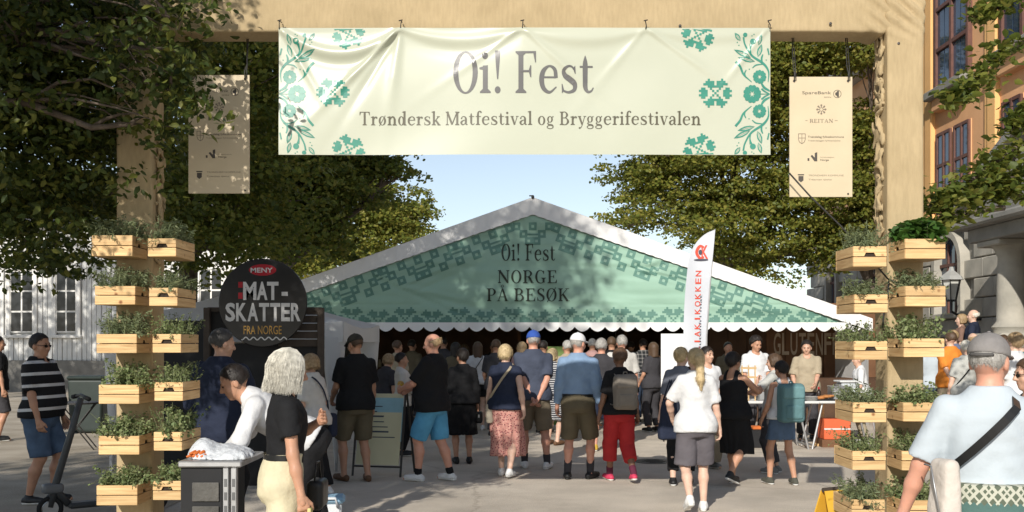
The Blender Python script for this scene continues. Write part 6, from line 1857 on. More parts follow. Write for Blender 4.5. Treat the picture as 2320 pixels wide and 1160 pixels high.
# ------------------------------------------------------------------ A-board menu sign
ab = thing('menu_board', 'A-frame menu board with a pale blue and cream printed sheet', 'menu board', (PX(870, 12.6), 12.6, 0), math.radians(-14))
aw = .56
def abf(u, v, off): return (u, -.26 + v * .19 - off, v)
MB().add([(-aw / 2, -.26 + .10 * .19, .14), (aw / 2, -.26 + .10 * .19, .14), (aw / 2, -.26 + 1.0 * .19, 1.0), (-aw / 2, -.26 + 1.0 * .19, 1.0), (-aw / 2, -.245 + .10 * .19, .14), (aw / 2, -.245 + .10 * .19, .14), (aw / 2, -.245 + 1.0 * .19, 1.0), (-aw / 2, -.245 + 1.0 * .19, 1.0)], [(0, 1, 2, 3), (7, 6, 5, 4), (0, 4, 5, 1), (2, 6, 7, 3), (0, 3, 7, 4), (1, 5, 6, 2)]).build('panel', M('menu_cream', (.62, .58, .38), .45, .04, 3), ab)
print_on('blue_print', layer(poly((-.30, .95), (.29, .95), (.29, .42), (.10, .46), (-.08, .60), (-.30, .78)), 0), abf, M('menu_blue', (.30, .50, .56), .4, .12, 5), ab, .002)
print_on('lilac_print', layer(poly((-.29, .30), (.05, .30), (.05, .55), (-.12, .60), (-.29, .70)), 0), abf, M('menu_lilac', (.48, .46, .50), .4, .08, 5), ab, .003)
a = []
rg = np.random.default_rng(3)
for k in range(11):
    z = .90 - k * .062; x = -.22 + .03 * rg.uniform(-1, 1) + (.12 if 2 < k < 8 else 0); a += layer(rect(x, z, x + rg.uniform(.12, .3), z + .012 + .008 * (k % 3 == 0)))
print_on('menu_lines', a, abf, M('menu_ink', (.06, .07, .10), .5), ab, .005)
for sx in (-1, 1):
    MB().tube([(sx * .31, -.26, .0), (sx * .31, -.07, 1.02)], .014, 6).build('leg', m_tie, ab)
    MB().tube([(sx * .31, .26, .0), (sx * .31, -.03, 1.02)], .014, 6).build('leg', m_tie, ab)
MB().tube([(-.31, -.24, .12), (.31, -.24, .12)], .012, 6).build('rail', m_tie, ab)

# ------------------------------------------------------------------ tables and goods of the right-hand stall
m_tabletop = M('table_white', (.60, .60, .58), .5, .05, 5)
def folding_table(label, x, y, w, dp, h, rot=0.0):
    t = thing('folding_table', label, 'table', (x, y, 0), rot, 'folding tables of the right-hand stall')
    MB().box((0, 0, h - .02), (w, dp, .04), 0, .012).build('tabletop', m_tabletop, t)
    for sx in (-1, 1):
        for sy in (-1, 1):
            MB().tube([(sx * (w / 2 - .32), sy * (dp / 2 - .08), h - .04), (sx * (w / 2 - .16), sy * (dp / 2 - .06), 0)], .017, 8).build('leg', m_alu, t)
        MB().tube([(sx * (w / 2 - .17), -dp / 2 + .06, .06), (sx * (w / 2 - .17), dp / 2 - .06, .06)], .014, 6).build('crossbar', m_alu, t)
    return t
TD = 15.8
folding_table('white folding table in front of the two stall vendors', PX(1730, TD), TD, 1.55, .70, .74)
folding_table('white folding table at the right end of the stall, beside the crates', PX(1905, TD), TD + .05, 1.35, .70, .74)
def item(name, label, cat, px, d, z): return thing(name, label, cat, (PX(px, d), d, z))
m_steel2 = M('tray_steel', (.45, .45, .45), .3, .1, 10, metal=.8); m_pl = M('clear_plastic', (.45, .47, .48), .15, .1, 8, spec=.6)
t = item('serving_tray', 'grey serving box standing left on the stall table', 'tray', 1730, 15.7, .741)
MB().box((0, 0, .09), (.22, .3, .18), 0, .02).build('box', m_steel2, t); MB().box((0, 0, .19), (.24, .32, .02), 0, .006).build('lid', m_pl, t)
t = item('bread_tray', 'tray of browned flatbread on the right stall table', 'bread tray', 1866, 15.65, .741)
MB().box((0, 0, .012), (.34, .26, .022), 0, .006).build('tray', m_black, t)
for k in range(4): MB().lathe([(.09, 0), (.10, .012), (.08, .026)], (-.08 + .055 * k, -.02 + .02 * (k % 2), .024 + .012 * k), 12).build('bread', M('flatbread', (.45, .19, .06), .7, .25, 20), t)
t = item('chafing_dish', 'steel chafing dish beside the flatbread on the stall table', 'dish', 1898, 15.75, .741)
MB().box((0, 0, .10), (.24, .28, .20), 0, .015).build('pan', m_steel2, t); MB().box((0, 0, .21), (.25, .29, .025), 0, .01).build('lid', m_steel2, t); MB().tube([(-.05, 0, .222), (-.05, 0, .25), (.05, 0, .25), (.05, 0, .222)], .008, 6).build('handle', m_tie, t)
t = item('paper_stack', 'stack of white paper plates on the stall table', 'plates', 1838, 15.55, .741)
for k in range(5): MB().lathe([(.075, .001 + .014 * k), (.10, .012 + .014 * k)], (0, 0, 0), 16).build('plate', m_tabletop, t)
t = item('sauce_bottle', 'dark sauce bottle standing on the right stall table', 'bottle', 1855, 15.75, .741)
MB().lathe([(.032, 0), (.034, .01), (.034, .12), (.014, .17)], (0, 0, 0), 12).build('body', M('sauce_dark', (.03, .02, .015), .25), t, True); MB().lathe([(.015, .17), (.013, .205)], (0, 0, 0), 10).build('cap', m_sr, t)
t = item('storage_tub', 'clear storage tub with white lid at the right table end', 'tub', 1920, 15.95, .741)
MB().box((0, 0, .14), (.30, .30, .26), 0, .03).build('body', m_pl, t); MB().box((0, 0, .285), (.34, .34, .03), 0, .01).build('lid', m_tabletop, t)
t = item('orange_box', 'orange-red box with a white stripe under the right table', 'box', 1890, 16.0, .0)
MB().box((0, 0, .06), (.50, .4, .12)).build('pallet', m_midwood, t); MB().box((0, 0, .28), (.42, .34, .32), 0, .01).build('box', M('box_orange', (.62, .12, .045), .6, .05, 4), t)
MB().box((0, -.172, .285), (.42, .006, .022)).build('stripe', m_tabletop, t)
t = item('wooden_stand', 'small light wooden display frame on the stall table', 'stand', 1696, 15.6, .741)
for x in (-.10, 0, .10): MB().box((x, 0, .27), (.016, .02, .54)).build('upright', m_pine, t)
for z in (.36, .50): MB().box((0, 0, z), (.24, .022, .03)).build('rail', m_pine, t)
t = item('wooden_post_stand', 'slim wooden support standing under the right table', 'support', 1862, 16.1, 0)
MB().box((0, 0, .33), (.06, .06, .66), 0, .004).build('post', m_pine, t); MB().box((0, 0, .02), (.24, .24, .04), 0, .004).build('foot', m_pine, t)
# tablecloth-like dark crates below the left table
t = item('produce_crate', 'dark plastic crate of goods below the left stall table', 'crate', 1716, 15.9, 0)
MB().box((0, 0, .14), (.5, .36, .28), 0, .01).build('body', m_black, t); MB().box((.05, -.02, .30), (.3, .22, .06), 0, .02).build('contents', m_carrot, t)
# yellow folding sign at the lower right
ys = thing('yellow_folding_sign', 'yellow folding floor sign at the foot of the right post', 'floor sign', (PX(1886, 7.9), 7.9, 0), .5)
m_yel = M('sign_yellow', (.70, .40, .04), .5, .06, 5)
for sy in (-1, 1):
    MB().add([(-.13, sy * .17 - .006, 0), (.13, sy * .17 - .006, 0), (.10, sy * .02 - .006, .48), (-.10, sy * .02 - .006, .48), (-.13, sy * .17 + .006, 0), (.13, sy * .17 + .006, 0), (.10, sy * .02 + .006, .48), (-.10, sy * .02 + .006, .48)], [(0, 1, 2, 3), (7, 6, 5, 4), (0, 4, 5, 1), (2, 6, 7, 3), (0, 3, 7, 4), (1, 5, 6, 2)]).build('panel', m_yel, ys)
MB().tube([(-.10, 0, .485), (.10, 0, .485)], .018, 8).build('hinge', m_oldwood, ys)

# ------------------------------------------------------------------ e-scooter and cafe furniture on the left
es = thing('electric_scooter', 'dark grey electric scooter leaning beside the left gateway post', 'scooter', (-3.84, 9.52, 0), math.radians(218))
m_sc = M('scooter_grey', (.045, .048, .05), .45, .1, 10); m_tyre = M('tyre_rubber', (.012, .012, .012), .8)
# local x: front
f0 = np.array([.46, 0, .11]); hb = np.array([.22, .10, 1.12])
for cx0, nm in ((.46, 'f'), (-.50, 'r')):
    ty = MB(); ty.tube([(cx0 + .095 * math.cos(a), 0, .115 + .095 * math.sin(a)) for a in np.linspace(0, 2 * math.pi, 22)], .022, 8, False); wv = ty.build('wheel', m_tyre, es, True)
    MB().lathe([(.07, -.018), (.07, .018)], (cx0, 0, .115), 16, 'y').build('rim', m_alu, wv)
MB().box((-.05, 0, .13), (.72, .15, .055), 0, .02).build('deck', m_sc, es)
MB().tube([(.30, 0, .14), (.38, 0, .24), (.42, .01, .30)], .035, 10).build('neck', m_sc, es, True)
MB().tube([(.46, 0, .13), (.42, .01, .32), (.30, .06, .78), hb], [.03, .034, .030, .027], 10).build('stem', m_sc, es, True)
MB().tube([hb + (0, -.24, .0), hb + (.0, 0, .03), hb + (0, .24, 0)], .014, 8).build('handlebar', m_sc, es, True)
for sy in (-1, 1): MB().tube([hb + (0, sy * .15, .01), hb + (0, sy * .26, 0)], .021, 8).build('grip', m_tyre, es, True)
V, F = snet(lambda p: rbox(p, (.44, 0, .30), (.09, .06, .045), .03), (.3, -.1, .2), (.6, .1, .4), .012); put('front_mudguard', np_mesh('front_mudguard', V, F), M('scooter_light', (.14, .145, .15), .4), es, True)
V, F = snet(lambda p: rbox(p, (-.50, 0, .25), (.13, .05, .03), .025), (-.7, -.1, .15), (-.3, .1, .35), .012); put('rear_mudguard', np_mesh('rear_mudguard', V, F), M('scooter_light', (.14, .145, .15), .4), es, True)
MB().box((.36, -.034, .50), (.035, .008, .11), 0, .002).build('blue_sticker', M('sticker_blue', (.10, .38, .60), .4), es)
def cafe(label, x, y, rot):
    t = thing('cafe_table', label, 'table', (x, y, 0), rot, 'cafe tables in the left yard')
    MB().lathe([(.34, .70), (.34, .725)], (0, 0, 0), 24).build('top', m_tie, t)
    for s in (-1, 1):
        MB().tube([(s * .26, -.2, .70), (-s * .26, -.2, 0)], .011, 6).build('leg', m_tie, t); MB().tube([(s * .26, .2, .70), (-s * .26, .2, 0)], .011, 6).build('leg', m_tie, t)
    return t
cafe('folding black cafe table in the yard behind the scooter', PX(175, 15.5), 15.5, .3)
cafe('folding black cafe table further back by the white house', PX(205, 20), 20, 1.0)
wb = thing('waste_bin', 'dark green waste bin beside the white house', 'bin', (PX(208, 18.5), 18.5, 0))
V, F = snet(lambda p: rbox(p, (0, 0, .5), (.28 + .05 * p[2], .30, .48), .04), (-.4, -.4, 0), (.4, .4, 1.0), .03); put('body', np_mesh('body', V, F), M('bin_green', (.025, .035, .03), .5), wb, True)
MB().box((0, 0, 1.0), (.66, .68, .07), 0, .03).build('lid', M('bin_green', (.025, .035, .03), .5), wb)
# ------------------------------------------------------------------ the visitors and vendors
sk_f = skin('fair', (.56, .33, .23)); sk_t = skin('tanned', (.46, .245, .155)); sk_d = skin('brown', (.22, .115, .07)); sk_p = skin('pale', (.62, .40, .30)); sk_r = skin('ruddy', (.58, .29, .20))
def hairm(name, c, c2=None): return M('hair_' + name, c, .5, .14, 40, bump=.25, bscale=160, spec=.4, color2=c2)
h_white = hairm('white', (.56, .53, .45), (.66, .63, .55)); h_blond = hairm('blond', (.46, .34, .17), (.55, .43, .25)); h_brown = hairm('brown', (.085, .05, .028)); h_dark = hairm('dark', (.018, .013, .010)); h_grey = hairm('grey', (.30, .28, .25), (.40, .38, .35)); h_sand = hairm('sand', (.28, .18, .09), (.38, .27, .15))
BLK = cloth('black', (.012, .012, .013)); NVY = cloth('navy', (.020, .026, .048)); WHT = cloth('white', (.60, .60, .60)); WHT2 = cloth('offwhite', (.54, .52, .48)); OLV = cloth('olive', (.115, .095, .060)); KHK = cloth('khaki', (.20, .165, .115)); GRY = cloth('grey', (.11, .10, .11)); CHR = cloth('charcoal', (.045, .043, .047)); DNM = cloth('denim', (.075, .115, .18), .2); DND = cloth('dark_denim', (.03, .045, .075), .2); RED = cloth('red', (.40, .028, .030)); BGE = cloth('beige', (.36, .30, .21)); CRM = cloth('cream', (.56, .50, .34)); LBL = cloth('light_blue', (.45, .50, .535), .03, 6, .12, 45); SKY = cloth('sky_blue', (.20, .29, .42)); TEA = cloth('teal', (.10, .19, .20)); ORG = cloth('orange', (.66, .22, .035)); LGR = cloth('light_grey', (.42, .42, .39)); BLS = cloth('blue_shorts', (.09, .30, .48)); GNV = cloth('grey_navy', (.055, .065, .095)); CAPB = cloth('cap_blue', (.035, .085, .33)); TAN = cloth('tan_trousers', (.30, .25, .18))
SHW = M('shoe_white', (.68, .67, .65), .6, .08, 20); SHB = M('shoe_black', (.015, .015, .015), .5, .1, 20); SHG = M('shoe_grey', (.16, .16, .15), .7, .1, 20); SHR = M('shoe_red', (.50, .04, .09), .6, .1, 20); SHBR = M('sandal_brown', (.12, .06, .03), .6, .1, 20)
LEA = M('leather_black', (.012, .012, .012), .4, .1, 20)

def pattern_mat(name, build, rough=.85):
    m = bpy.data.materials.new(name); m.use_nodes = True; nt = m.node_tree; b = nt.nodes['Principled BSDF']; b.inputs['Roughness'].default_value = rough; b.inputs['Specular IOR Level'].default_value = .2
    tc = nt.nodes.new('ShaderNodeTexCoord'); sp = nt.nodes.new('ShaderNodeSeparateXYZ'); nt.links.new(tc.outputs['Object'], sp.inputs[0])
    def mt(op, a, bb=None, cc=None):
        n = nt.nodes.new('ShaderNodeMath'); n.operation = op
        for i, v in enumerate((a, bb, cc)):
            if v is None: continue
            if isinstance(v, (int, float)): n.inputs[i].default_value = v
            else: nt.links.new(v, n.inputs[i])
        return n.outputs[0]
    def mixc(f, c1, c2):
        n = nt.nodes.new('ShaderNodeMix'); n.data_type = 'RGBA'
        nt.links.new(f, n.inputs[0])
        for i, c in ((6, c1), (7, c2)):
            if isinstance(c, tuple): n.inputs[i].default_value = (*c, 1)
            else: nt.links.new(c, n.inputs[i])
        return n.outputs[2]
    col = build(nt, tc, sp, mt, mixc)
    nt.links.new(col, b.inputs['Base Color'])
    nz = nt.nodes.new('ShaderNodeTexNoise'); nz.inputs['Scale'].default_value = 26; nz.inputs['Detail'].default_value = 4; nt.links.new(tc.outputs['Object'], nz.inputs['Vector'])
    bp = nt.nodes.new('ShaderNodeBump'); bp.inputs['Strength'].default_value = .35; bp.inputs['Distance'].default_value = .02; nt.links.new(nz.outputs['Fac'], bp.inputs['Height']); nt.links.new(bp.outputs[0], b.inputs['Normal'])
    return m
def _stripes(per, frac, c1, c2):
    def f(nt, tc, sp, mt, mixc):
        return mixc(mt('LESS_THAN', mt('FRACT', mt('DIVIDE', mt('ADD', sp.outputs['Z'], mt('MULTIPLY', sp.outputs['Y'], -.06)), per)), frac), c1, c2)
    return f
STRIPE = pattern_mat('cloth_striped_polo', _stripes(.118, .26, (.014, .014, .015), (.55, .54, .53)))
STRIPE2 = pattern_mat('cloth_fine_stripes', _stripes(.035, .4, (.05, .05, .06), (.55, .55, .55)))
def _floral(nt, tc, sp, mt, mixc):
    v = nt.nodes.new('ShaderNodeTexVoronoi'); v.inputs['Scale'].default_value = 42; nt.links.new(tc.outputs['Object'], v.inputs['Vector'])
    v2 = nt.nodes.new('ShaderNodeTexVoronoi'); v2.inputs['Scale'].default_value = 60; nt.links.new(tc.outputs['Object'], v2.inputs['Vector'])
    a = mixc(mt('LESS_THAN', v.outputs['Distance'], .34), (.52, .25, .21), (.16, .025, .04))
    return mixc(mt('LESS_THAN', v2.outputs['Distance'], .22), a, (.60, .50, .40))
FLORAL = pattern_mat('cloth_floral_skirt', _floral)
def _plaid(nt, tc, sp, mt, mixc):
    a = mt('LESS_THAN', mt('FRACT', mt('MULTIPLY', sp.outputs['X'], 13)), .3); b = mt('LESS_THAN', mt('FRACT', mt('MULTIPLY', sp.outputs['Z'], 13)), .3)
    return mixc(mt('MULTIPLY', mt('ADD', a, b), .5), (.018, .020, .022), (.22, .21, .20))
PLAID = pattern_mat('cloth_plaid', _plaid)
def _knit(nt, tc, sp, mt, mixc):
    ang = mt('ARCTAN2', sp.outputs['Y'], sp.outputs['X'])
    u = mt('ABSOLUTE', mt('SUBTRACT', mt('FRACT', mt('MULTIPLY', ang, 2.55)), .5)); v = mt('ABSOLUTE', mt('SUBTRACT', mt('FRACT', mt('MULTIPLY', sp.outputs['Z'], 11.5)), .5))
    star = mt('LESS_THAN', mt('ABSOLUTE', mt('SUBTRACT', mt('ADD', u, v), .42)), .11); star2 = mt('LESS_THAN', mt('ABSOLUTE', mt('SUBTRACT', u, v)), .07)
    pat = mixc(mt('MAXIMUM', star, star2), (.10, .12, .085), (.44, .44, .36))
    band = mt('GREATER_THAN', mt('ADD', sp.outputs['Z'], mt('MULTIPLY', mt('ABSOLUTE', mt('SUBTRACT', mt('FRACT', mt('MULTIPLY', ang, 7)), .5)), .03)), .955)
    return mixc(band, (.075, .14, .125), pat)
KNIT = pattern_mat('cloth_knit_sweater', _knit)

def person(label, px, yf, top, heading, d=None, z=0.0, mat=sk_f, hires=None, **k):
    if d is None: d = CAM_H * FPX / (yf - HZN)
    if top is not None: k['H'] = PZ(top, d) - z
    if 'res' not in k: k['res'] = .012 if d < 8 else (.0145 if d < 13.2 else (.018 if d < 17 else .024))
    p = Person('person', label, (PX(px, d), d, z), heading, **k)
    p.body(mat, hires if hires is not None else d < 14)
    p.d = d
    return p
HB = dict(hands=((-.03, -.17, .90), (.05, -.18, .92)), poles=((-1, -.25, -.1), (1, -.25, -.1)))   # hands clasped behind the back
DOWN = ((-.27, .03, .80), (.27, .03, .80))
WALK = ((-.09, .20, 0), (.09, -.22, .05)); WALK2 = ((-.09, -.22, .05), (.09, .20, 0))

# man in the striped polo, far left
p = person('man in black and white striped polo shirt and denim shorts wearing sunglasses', 93, 1140, 757, 96, fat=1.32, belly=.035, feet=((-.11, .10, 0), (.12, -.04, 0)), hands=((-.27, .10, .84), (.24, .12, .84)), mat=sk_t, head=(8, 3))
p.shirt(STRIPE, hem=.90, sleeve=.85, loose=.026, wob=.008, collar=BLK); p.pants(DNM, length=.99, loose=.030, wob=.008); p.shoes(SHB, SHB if False else M('sole_white', (.72, .71, .68), .7)); p.hair(h_dark, 'short'); p.face(); p.glasses(M('sunglass_lens', (.008, .008, .008), .12, 0, spec=.6))
# dark figure cut by the left edge
p = person('person in dark clothes cut off by the left edge of the picture', -2, 1000, 762, 60, mat=sk_t); p.shirt(BLK, sleeve=.8); p.pants(CHR, length=1.0); p.shoes(SHB); p.hair(h_dark, 'short')
# man in the navy jacket with his back to us at the stall
p = person('man in navy jacket with his back turned at the dark stall', 503, None, 747, 18, d=8.6, fat=1.18, hands=((-.26, .14, .95), (.25, .30, 1.08)), mat=sk_f, head=(35, 8)); p.shirt(NVY, hem=.80, sleeve=1.92, loose=.03, wob=.010, collar=NVY); p.pants(BLK, 1.93); p.shoes(SHB); p.hair(hairm('pepper', (.07, .065, .06)), 'short')
# fishmonger bending over the ice
p = person('vendor in white shirt and blue glove bending over the ice', 700, None, None, -104, d=7.35, H=1.72, lean=56, hands=((-.16, .62, .82), (.18, .56, .86)), poles=((-1, -.4, .2), (1, -.4, .2)), head=(0, 25), mat=sk_t, feet=((-.12, .05, 0), (.12, -.15, 0)))
p.shirt(WHT, hem=.92, sleeve=1.75, loose=.022); p.pants(BLK, 1.93, waist=1.08); p.shoes(SHB); p.hair(h_dark, 'short'); p.face()
V, F = merge([snet(lambda q: p.handsdf(q, i) - .004, p.wri[i] - .15, p.wri[i] + .16, .007) for i in (0, 1)]); p.emit('gloves', V, F, cloth('glove_blue', (.02, .06, .33)))
# woman with white hair in the foreground
p = person('woman with shoulder-length white hair, black top and cream trousers in the foreground', 640, None, 800, 72, d=5.75, fem=True, lean=4, feet=WALK, hands=((-.10, .24, 1.30), (.25, .10, .80)), poles=((-1, -.2, -.6), (.5, -1, -.2)), head=(6, 8), mat=sk_t)
p.shirt(BLK, hem=1.06, sleeve=.62, loose=.016, tuck=True, wob=.005); tr = p.pants(CRM, 1.94, waist=1.12, loose=.030, wob=.010, belt=LEA, flare=.6); p.shoes(SHW); hw = p.hair(h_white, 'bob', .060, vol=.010, fuzz=0); p.face()
def strands(p, mat, n, length, vol, parent, seed=1, r=.0015):
    rg = np.random.default_rng(seed); mb = MB()
    for k in range(n):
        a = rg.uniform(-2.5, 2.5)     # 0 = back of the head
        sx, cy = math.sin(a), -math.cos(a)
        R = rg.uniform(.96, 1.035); fl = rg.uniform(-.14, .16); wv = rg.uniform(0, 6); L = length * rg.uniform(.85, 1.15) * (1.0 if abs(a) < 1.9 else .9)
        pts = []
        for t in np.linspace(0, 1, 8):
            if t < .55:
                th = t / .55 * 1.50; rr = math.sin(th); zz = math.cos(th)
                q = np.array([sx * (.093 + vol) * rr, cy * (.114 + vol) * rr - .016, .030 + (.108 + vol) * zz])
            else:
                u = (t - .55) / .45; g_ = 1 - .06 * u + fl * u * u + .03 * math.sin(u * 5 + wv); q = np.array([sx * (.093 + vol) * g_, cy * (.114 + vol) * (g_ - .03 * u) - .016, .035 - (.06 + L) * u])
            q = q * np.array([R, R, 1]) + rg.normal(size=3) * .0009 * (1 + t)
            pts.append(p.fh(q) * p.s)
        mb.tube(pts, [r, r, r, r, r, r, r * .8, r * .4], 3, False)
    return mb.build('hair_strands', mat, parent, True)
strands(p, h_white, 2600, .105, .017, hw, 4, .0008)
hb_ = p.world((-.16, .24, .92)); t = thing('black_handbag', 'small black leather handbag at the white-haired woman\'s hip', 'handbag', hb_)
V, F = snet(lambda q: rbox(q, (0, 0, -.08), (.05, .11, .085), .03) + snoise(q[0], q[1], q[2], 4) * .004, (-.07, -.13, -.18), (.07, .13, .02), .01); put('body', np_mesh('body', V, F), LEA, t, True)
MB().tube([(0, -.09, 0), (0, -.05, .10), (0, .05, .10), (0, .09, 0)], .006, 6).build('handle', LEA, t, True)
q0 = p.world((.27, .14, .60)); t = thing('yellow_cloth_bag', 'pale yellow cloth bag in the white-haired woman\'s hand', 'bag', q0)
V, F = snet(lambda q: rbox(q, (0, 0, -.12), (.06 + .15 * np.clip(-.05 - q[2], 0, .2), .13, .20), .05) + snoise(q[0] * 1.5, q[1] * 1.5, q[2] * .6, 3.5) * .016, (-.13, -.18, -.36), (.13, .18, .12), .012); put('body', np_mesh('body', V, F), cloth('bag_yellow', (.62, .52, .22)), t, True)
MB().tube([(0, -.06, .05), (0, -.02, .18), (0, .02, .18), (0, .06, .05)], .010, 6).build('handle', cloth('bag_yellow', (.62, .52, .22)), t, True)
# older woman in the white blouse
p = person('older woman in white blouse with navy shoulder bag facing the stall', 712, 1122, 802, -62, fem=True, fat=1.08, lean=6, hands=((-.14, .26, 1.06), (.18, .26, 1.02)), mat=sk_f, head=(0, 10), feet=((-.1, .08, 0), (.1, -.12, .0)))
p.shirt(WHT2, hem=.86, sleeve=.85, loose=.028); p.pants(BLK, 1.92, loose=.03); p.shoes(SHW); p.hair(h_sand, 'bob', .01); p.face(); p.ribbon(p.strap_pts(-1), .022, NVY)
t = thing('navy_shoulder_bag', 'navy shoulder bag on the older woman in the white blouse', 'bag', p.world((.22, .04, .86)), p.root.rotation_euler[2])
V, F = snet(lambda q: rbox(q, (0, 0, 0), (.06, .17, .13), .04) + snoise(q[0], q[1], q[2], 4) * .006, (-.08, -.2, -.15), (.08, .2, .15), .012); put('body', np_mesh('body', V, F), NVY, t, True); MB().box((.058, 0, .03), (.012, .26, .012)).build('zip', LEA, t)
# man in black tee and olive shorts
p = person('man in black T-shirt, dark cap and olive shorts reading his phone', 806, 1090, 758, -30, fat=1.08, feet=((-.12, .10, 0), (.12, -.06, 0)), toe=(20, 12), hands=((-.20, .26, .98), (.26, .10, .86)), head=(-18, 12), mat=sk_t); p.shirt(BLK, sleeve=.8, loose=.028); p.pants(OLV, .98, loose=.034); p.shoes(SHBR, SHBR, low=True); p.cap(cloth('cap_olive', (.035, .033, .026)), brim=True); p.hair(h_brown, 'short', undercap=True)
w_ = p.world(p.wri[0] + np.array([.02, .08, .02])); t = thing('mobile_phone', 'mobile phone in the hand of the man in olive shorts', 'phone', w_, .4); MB().box((0, 0, 0), (.075, .15, .009), 0, .004).build('body', M('phone_white', (.5, .5, .48), .3), t); MB().box((0, 0, .0055), (.066, .135, .002)).build('screen', LEA, t)
# blond person behind the canopy leg
p = person('blond person in dark top bent over behind the canopy leg', 866, None, 800, 35, d=15.2, fem=True, lean=14, head=(0, 25)); p.shirt(CHR, sleeve=.8); p.pants(BLK, 1.9); p.shoes(SHB); p.hair(h_sand, 'bob', .0)
# man in the black polo with blue shorts
p = person('heavy balding man in black polo and bright blue shorts holding food', 980, 1090, 757, -68, fat=1.30, belly=.03, feet=((-.10, .16, 0), (.12, -.16, 0)), hands=((-.10, .36, 1.10), (.12, .36, 1.08)), poles=((-.8, -.6, -.6), (.8, -.6, -.6)), head=(-12, 8), mat=sk_r); p.shirt(BLK, hem=.84, sleeve=.9, loose=.030, collar=BLK); p.pants(BLS, .98, loose=.032); p.shoes(SHW, sock=BLK, sockh=.08); p.hair(h_sand, 'bald'); p.face()
w_ = p.world(p.wri[1] + np.array([-.06, .10, .02])); t = thing('snack_cup', 'yellow snack cup in the hands of the man in blue shorts', 'cup', w_); MB().lathe([(.025, -.04), (.042, .05)], (0, 0, 0), 12).build('cup', M('cup_yellow', (.60, .38, .06), .6), t); MB().lathe([(.041, .051), (.03, .075), (.005, .085)], (0, 0, 0), 10).build('contents', M('snack', (.5, .3, .08), .8, .3, 60), t)
# vendor in white behind him
p = person('vendor in white top and black apron serving beside the canopy', 912, None, 800, 85, d=14.6, hands=((-.1, .3, 1.1), (.1, .3, 1.1)), mat=sk_t); p.shirt(WHT2, sleeve=1.6); p.skirt(BLK, .5, 1.1, 1.05, name='apron'); p.pants(BLK, 1.9); p.shoes(SHB); p.hair(h_dark, 'short')
# woman in black
p = person('woman in black jacket and black dress seen from behind', 1048, 1050, 790, -10, fem=True, fat=1.1, hands=((-.20, .10, .92), (.24, .05, .84)), mat=sk_t, head=(-25, 5)); p.shirt(BLK, hem=.92, sleeve=1.8, loose=.026, name='jacket'); p.skirt(BLK, .44, 1.05, 1.2); p.shoes(SHB, SHB); p.hair(h_dark, 'updo')
t = thing('small_black_bag', 'small black bag with a metal clasp held by the woman in black', 'bag', p.world((.26, .04, .70))); V, F = snet(lambda q: rbox(q, (0, 0, 0), (.05, .09, .08), .03), (-.06, -.1, -.1), (.06, .1, .1), .012); put('body', np_mesh('body', V, F), LEA, t, True); MB().box((.0, -.09, .02), (.02, .008, .04)).build('clasp', m_galv, t)
# woman in white tee, dark shorts
p = person('woman in white T-shirt and black shorts with a thin crossbody strap', 1082, 975, 775, -5, fem=True, hands=DOWN, mat=sk_p); p.shirt(WHT, hem=.92, sleeve=.8); p.pants(BLK, .55, loose=.03); p.shoes(SHW); p.hair(h_brown, 'long', .14); p.ribbon(p.strap_pts(1), .015, LEA)
# woman in the floral skirt
p = person('woman in navy top and pink floral skirt with a beige crossbody strap', 1146, 1080, 781, 14, fem=True, fat=1.16, feet=((-.09, .14, 0), (.09, -.14, .02)), hands=((-.28, .06, .84), (.26, -.08, .90)), mat=sk_p); p.shirt(NVY, hem=.90, sleeve=.28, loose=.022); p.skirt(FLORAL, .28, 1.04, 1.12, wob=.012); p.shoes(SHW); p.hair(h_blond, 'bob', -.01); p.ribbon(p.strap_pts(1), .030, BGE)
t = thing('cream_shoulder_bag', 'cream shoulder bag at the left hip of the floral-skirt woman', 'bag', p.world((-.22, .0, .84))); V, F = snet(lambda q: rbox(q, (0, 0, 0), (.045, .10, .12), .03), (-.06, -.12, -.14), (.06, .12, .14), .012); put('body', np_mesh('body', V, F), cloth('bag_cream', (.50, .44, .34)), t, True); MB().box((-.046, 0, .03), (.008, .16, .01)).build('zip', LEA, t)
# man with the blue cap
p = person('man in blue cap and navy polo with hands clasped behind his back', 1208, 1062, 750, -6, fat=1.12, feet=((-.10, .10, 0), (.17, -.04, 0)), toe=(4, 28), mat=sk_r, **HB); p.shirt(GNV, hem=.88, sleeve=.85, loose=.028, collar=cloth('collar_grey', (.3, .32, .36))); p.pants(KHK, .98, loose=.034); p.shoes(SHW, sock=CHR, sockh=.11); p.hair(h_grey, 'short', undercap=True); p.cap(CAPB)
# woman in the striped dress
p = person('woman in striped dress and sandals half hidden behind the blue cap man', 1254, 1008, 790, 40, fem=True, mat=sk_p, hands=((-.1, .28, 1.05), (.2, .2, .95))); p.shirt(STRIPE2, hem=.92, sleeve=.6); p.skirt(STRIPE2, .45, 1.0, 1.25); p.shoes(SHBR, SHBR, low=True); p.hair(h_blond, 'bob', .03)
# man with the white cap
p = person('man in white cap, pale blue shirt and olive shorts seen from behind', 1310, 1086, 756, 9, fat=1.04, feet=((-.13, .02, 0), (.14, .08, 0)), toe=(6, 30), hands=((-.27, .06, .80), (.28, .02, .80)), head=(28, 2), mat=sk_r); p.shirt(SKY, hem=.98, sleeve=1.85, loose=.024, tuck=True); p.pants(OLV, 1.0, loose=.036, belt=LEA, waist=1.03); p.shoes(SHB, SHB, sock=CHR, sockh=.15); p.hair(h_grey, 'short', undercap=True); p.cap(cloth('cap_white', (.68, .68, .67)))
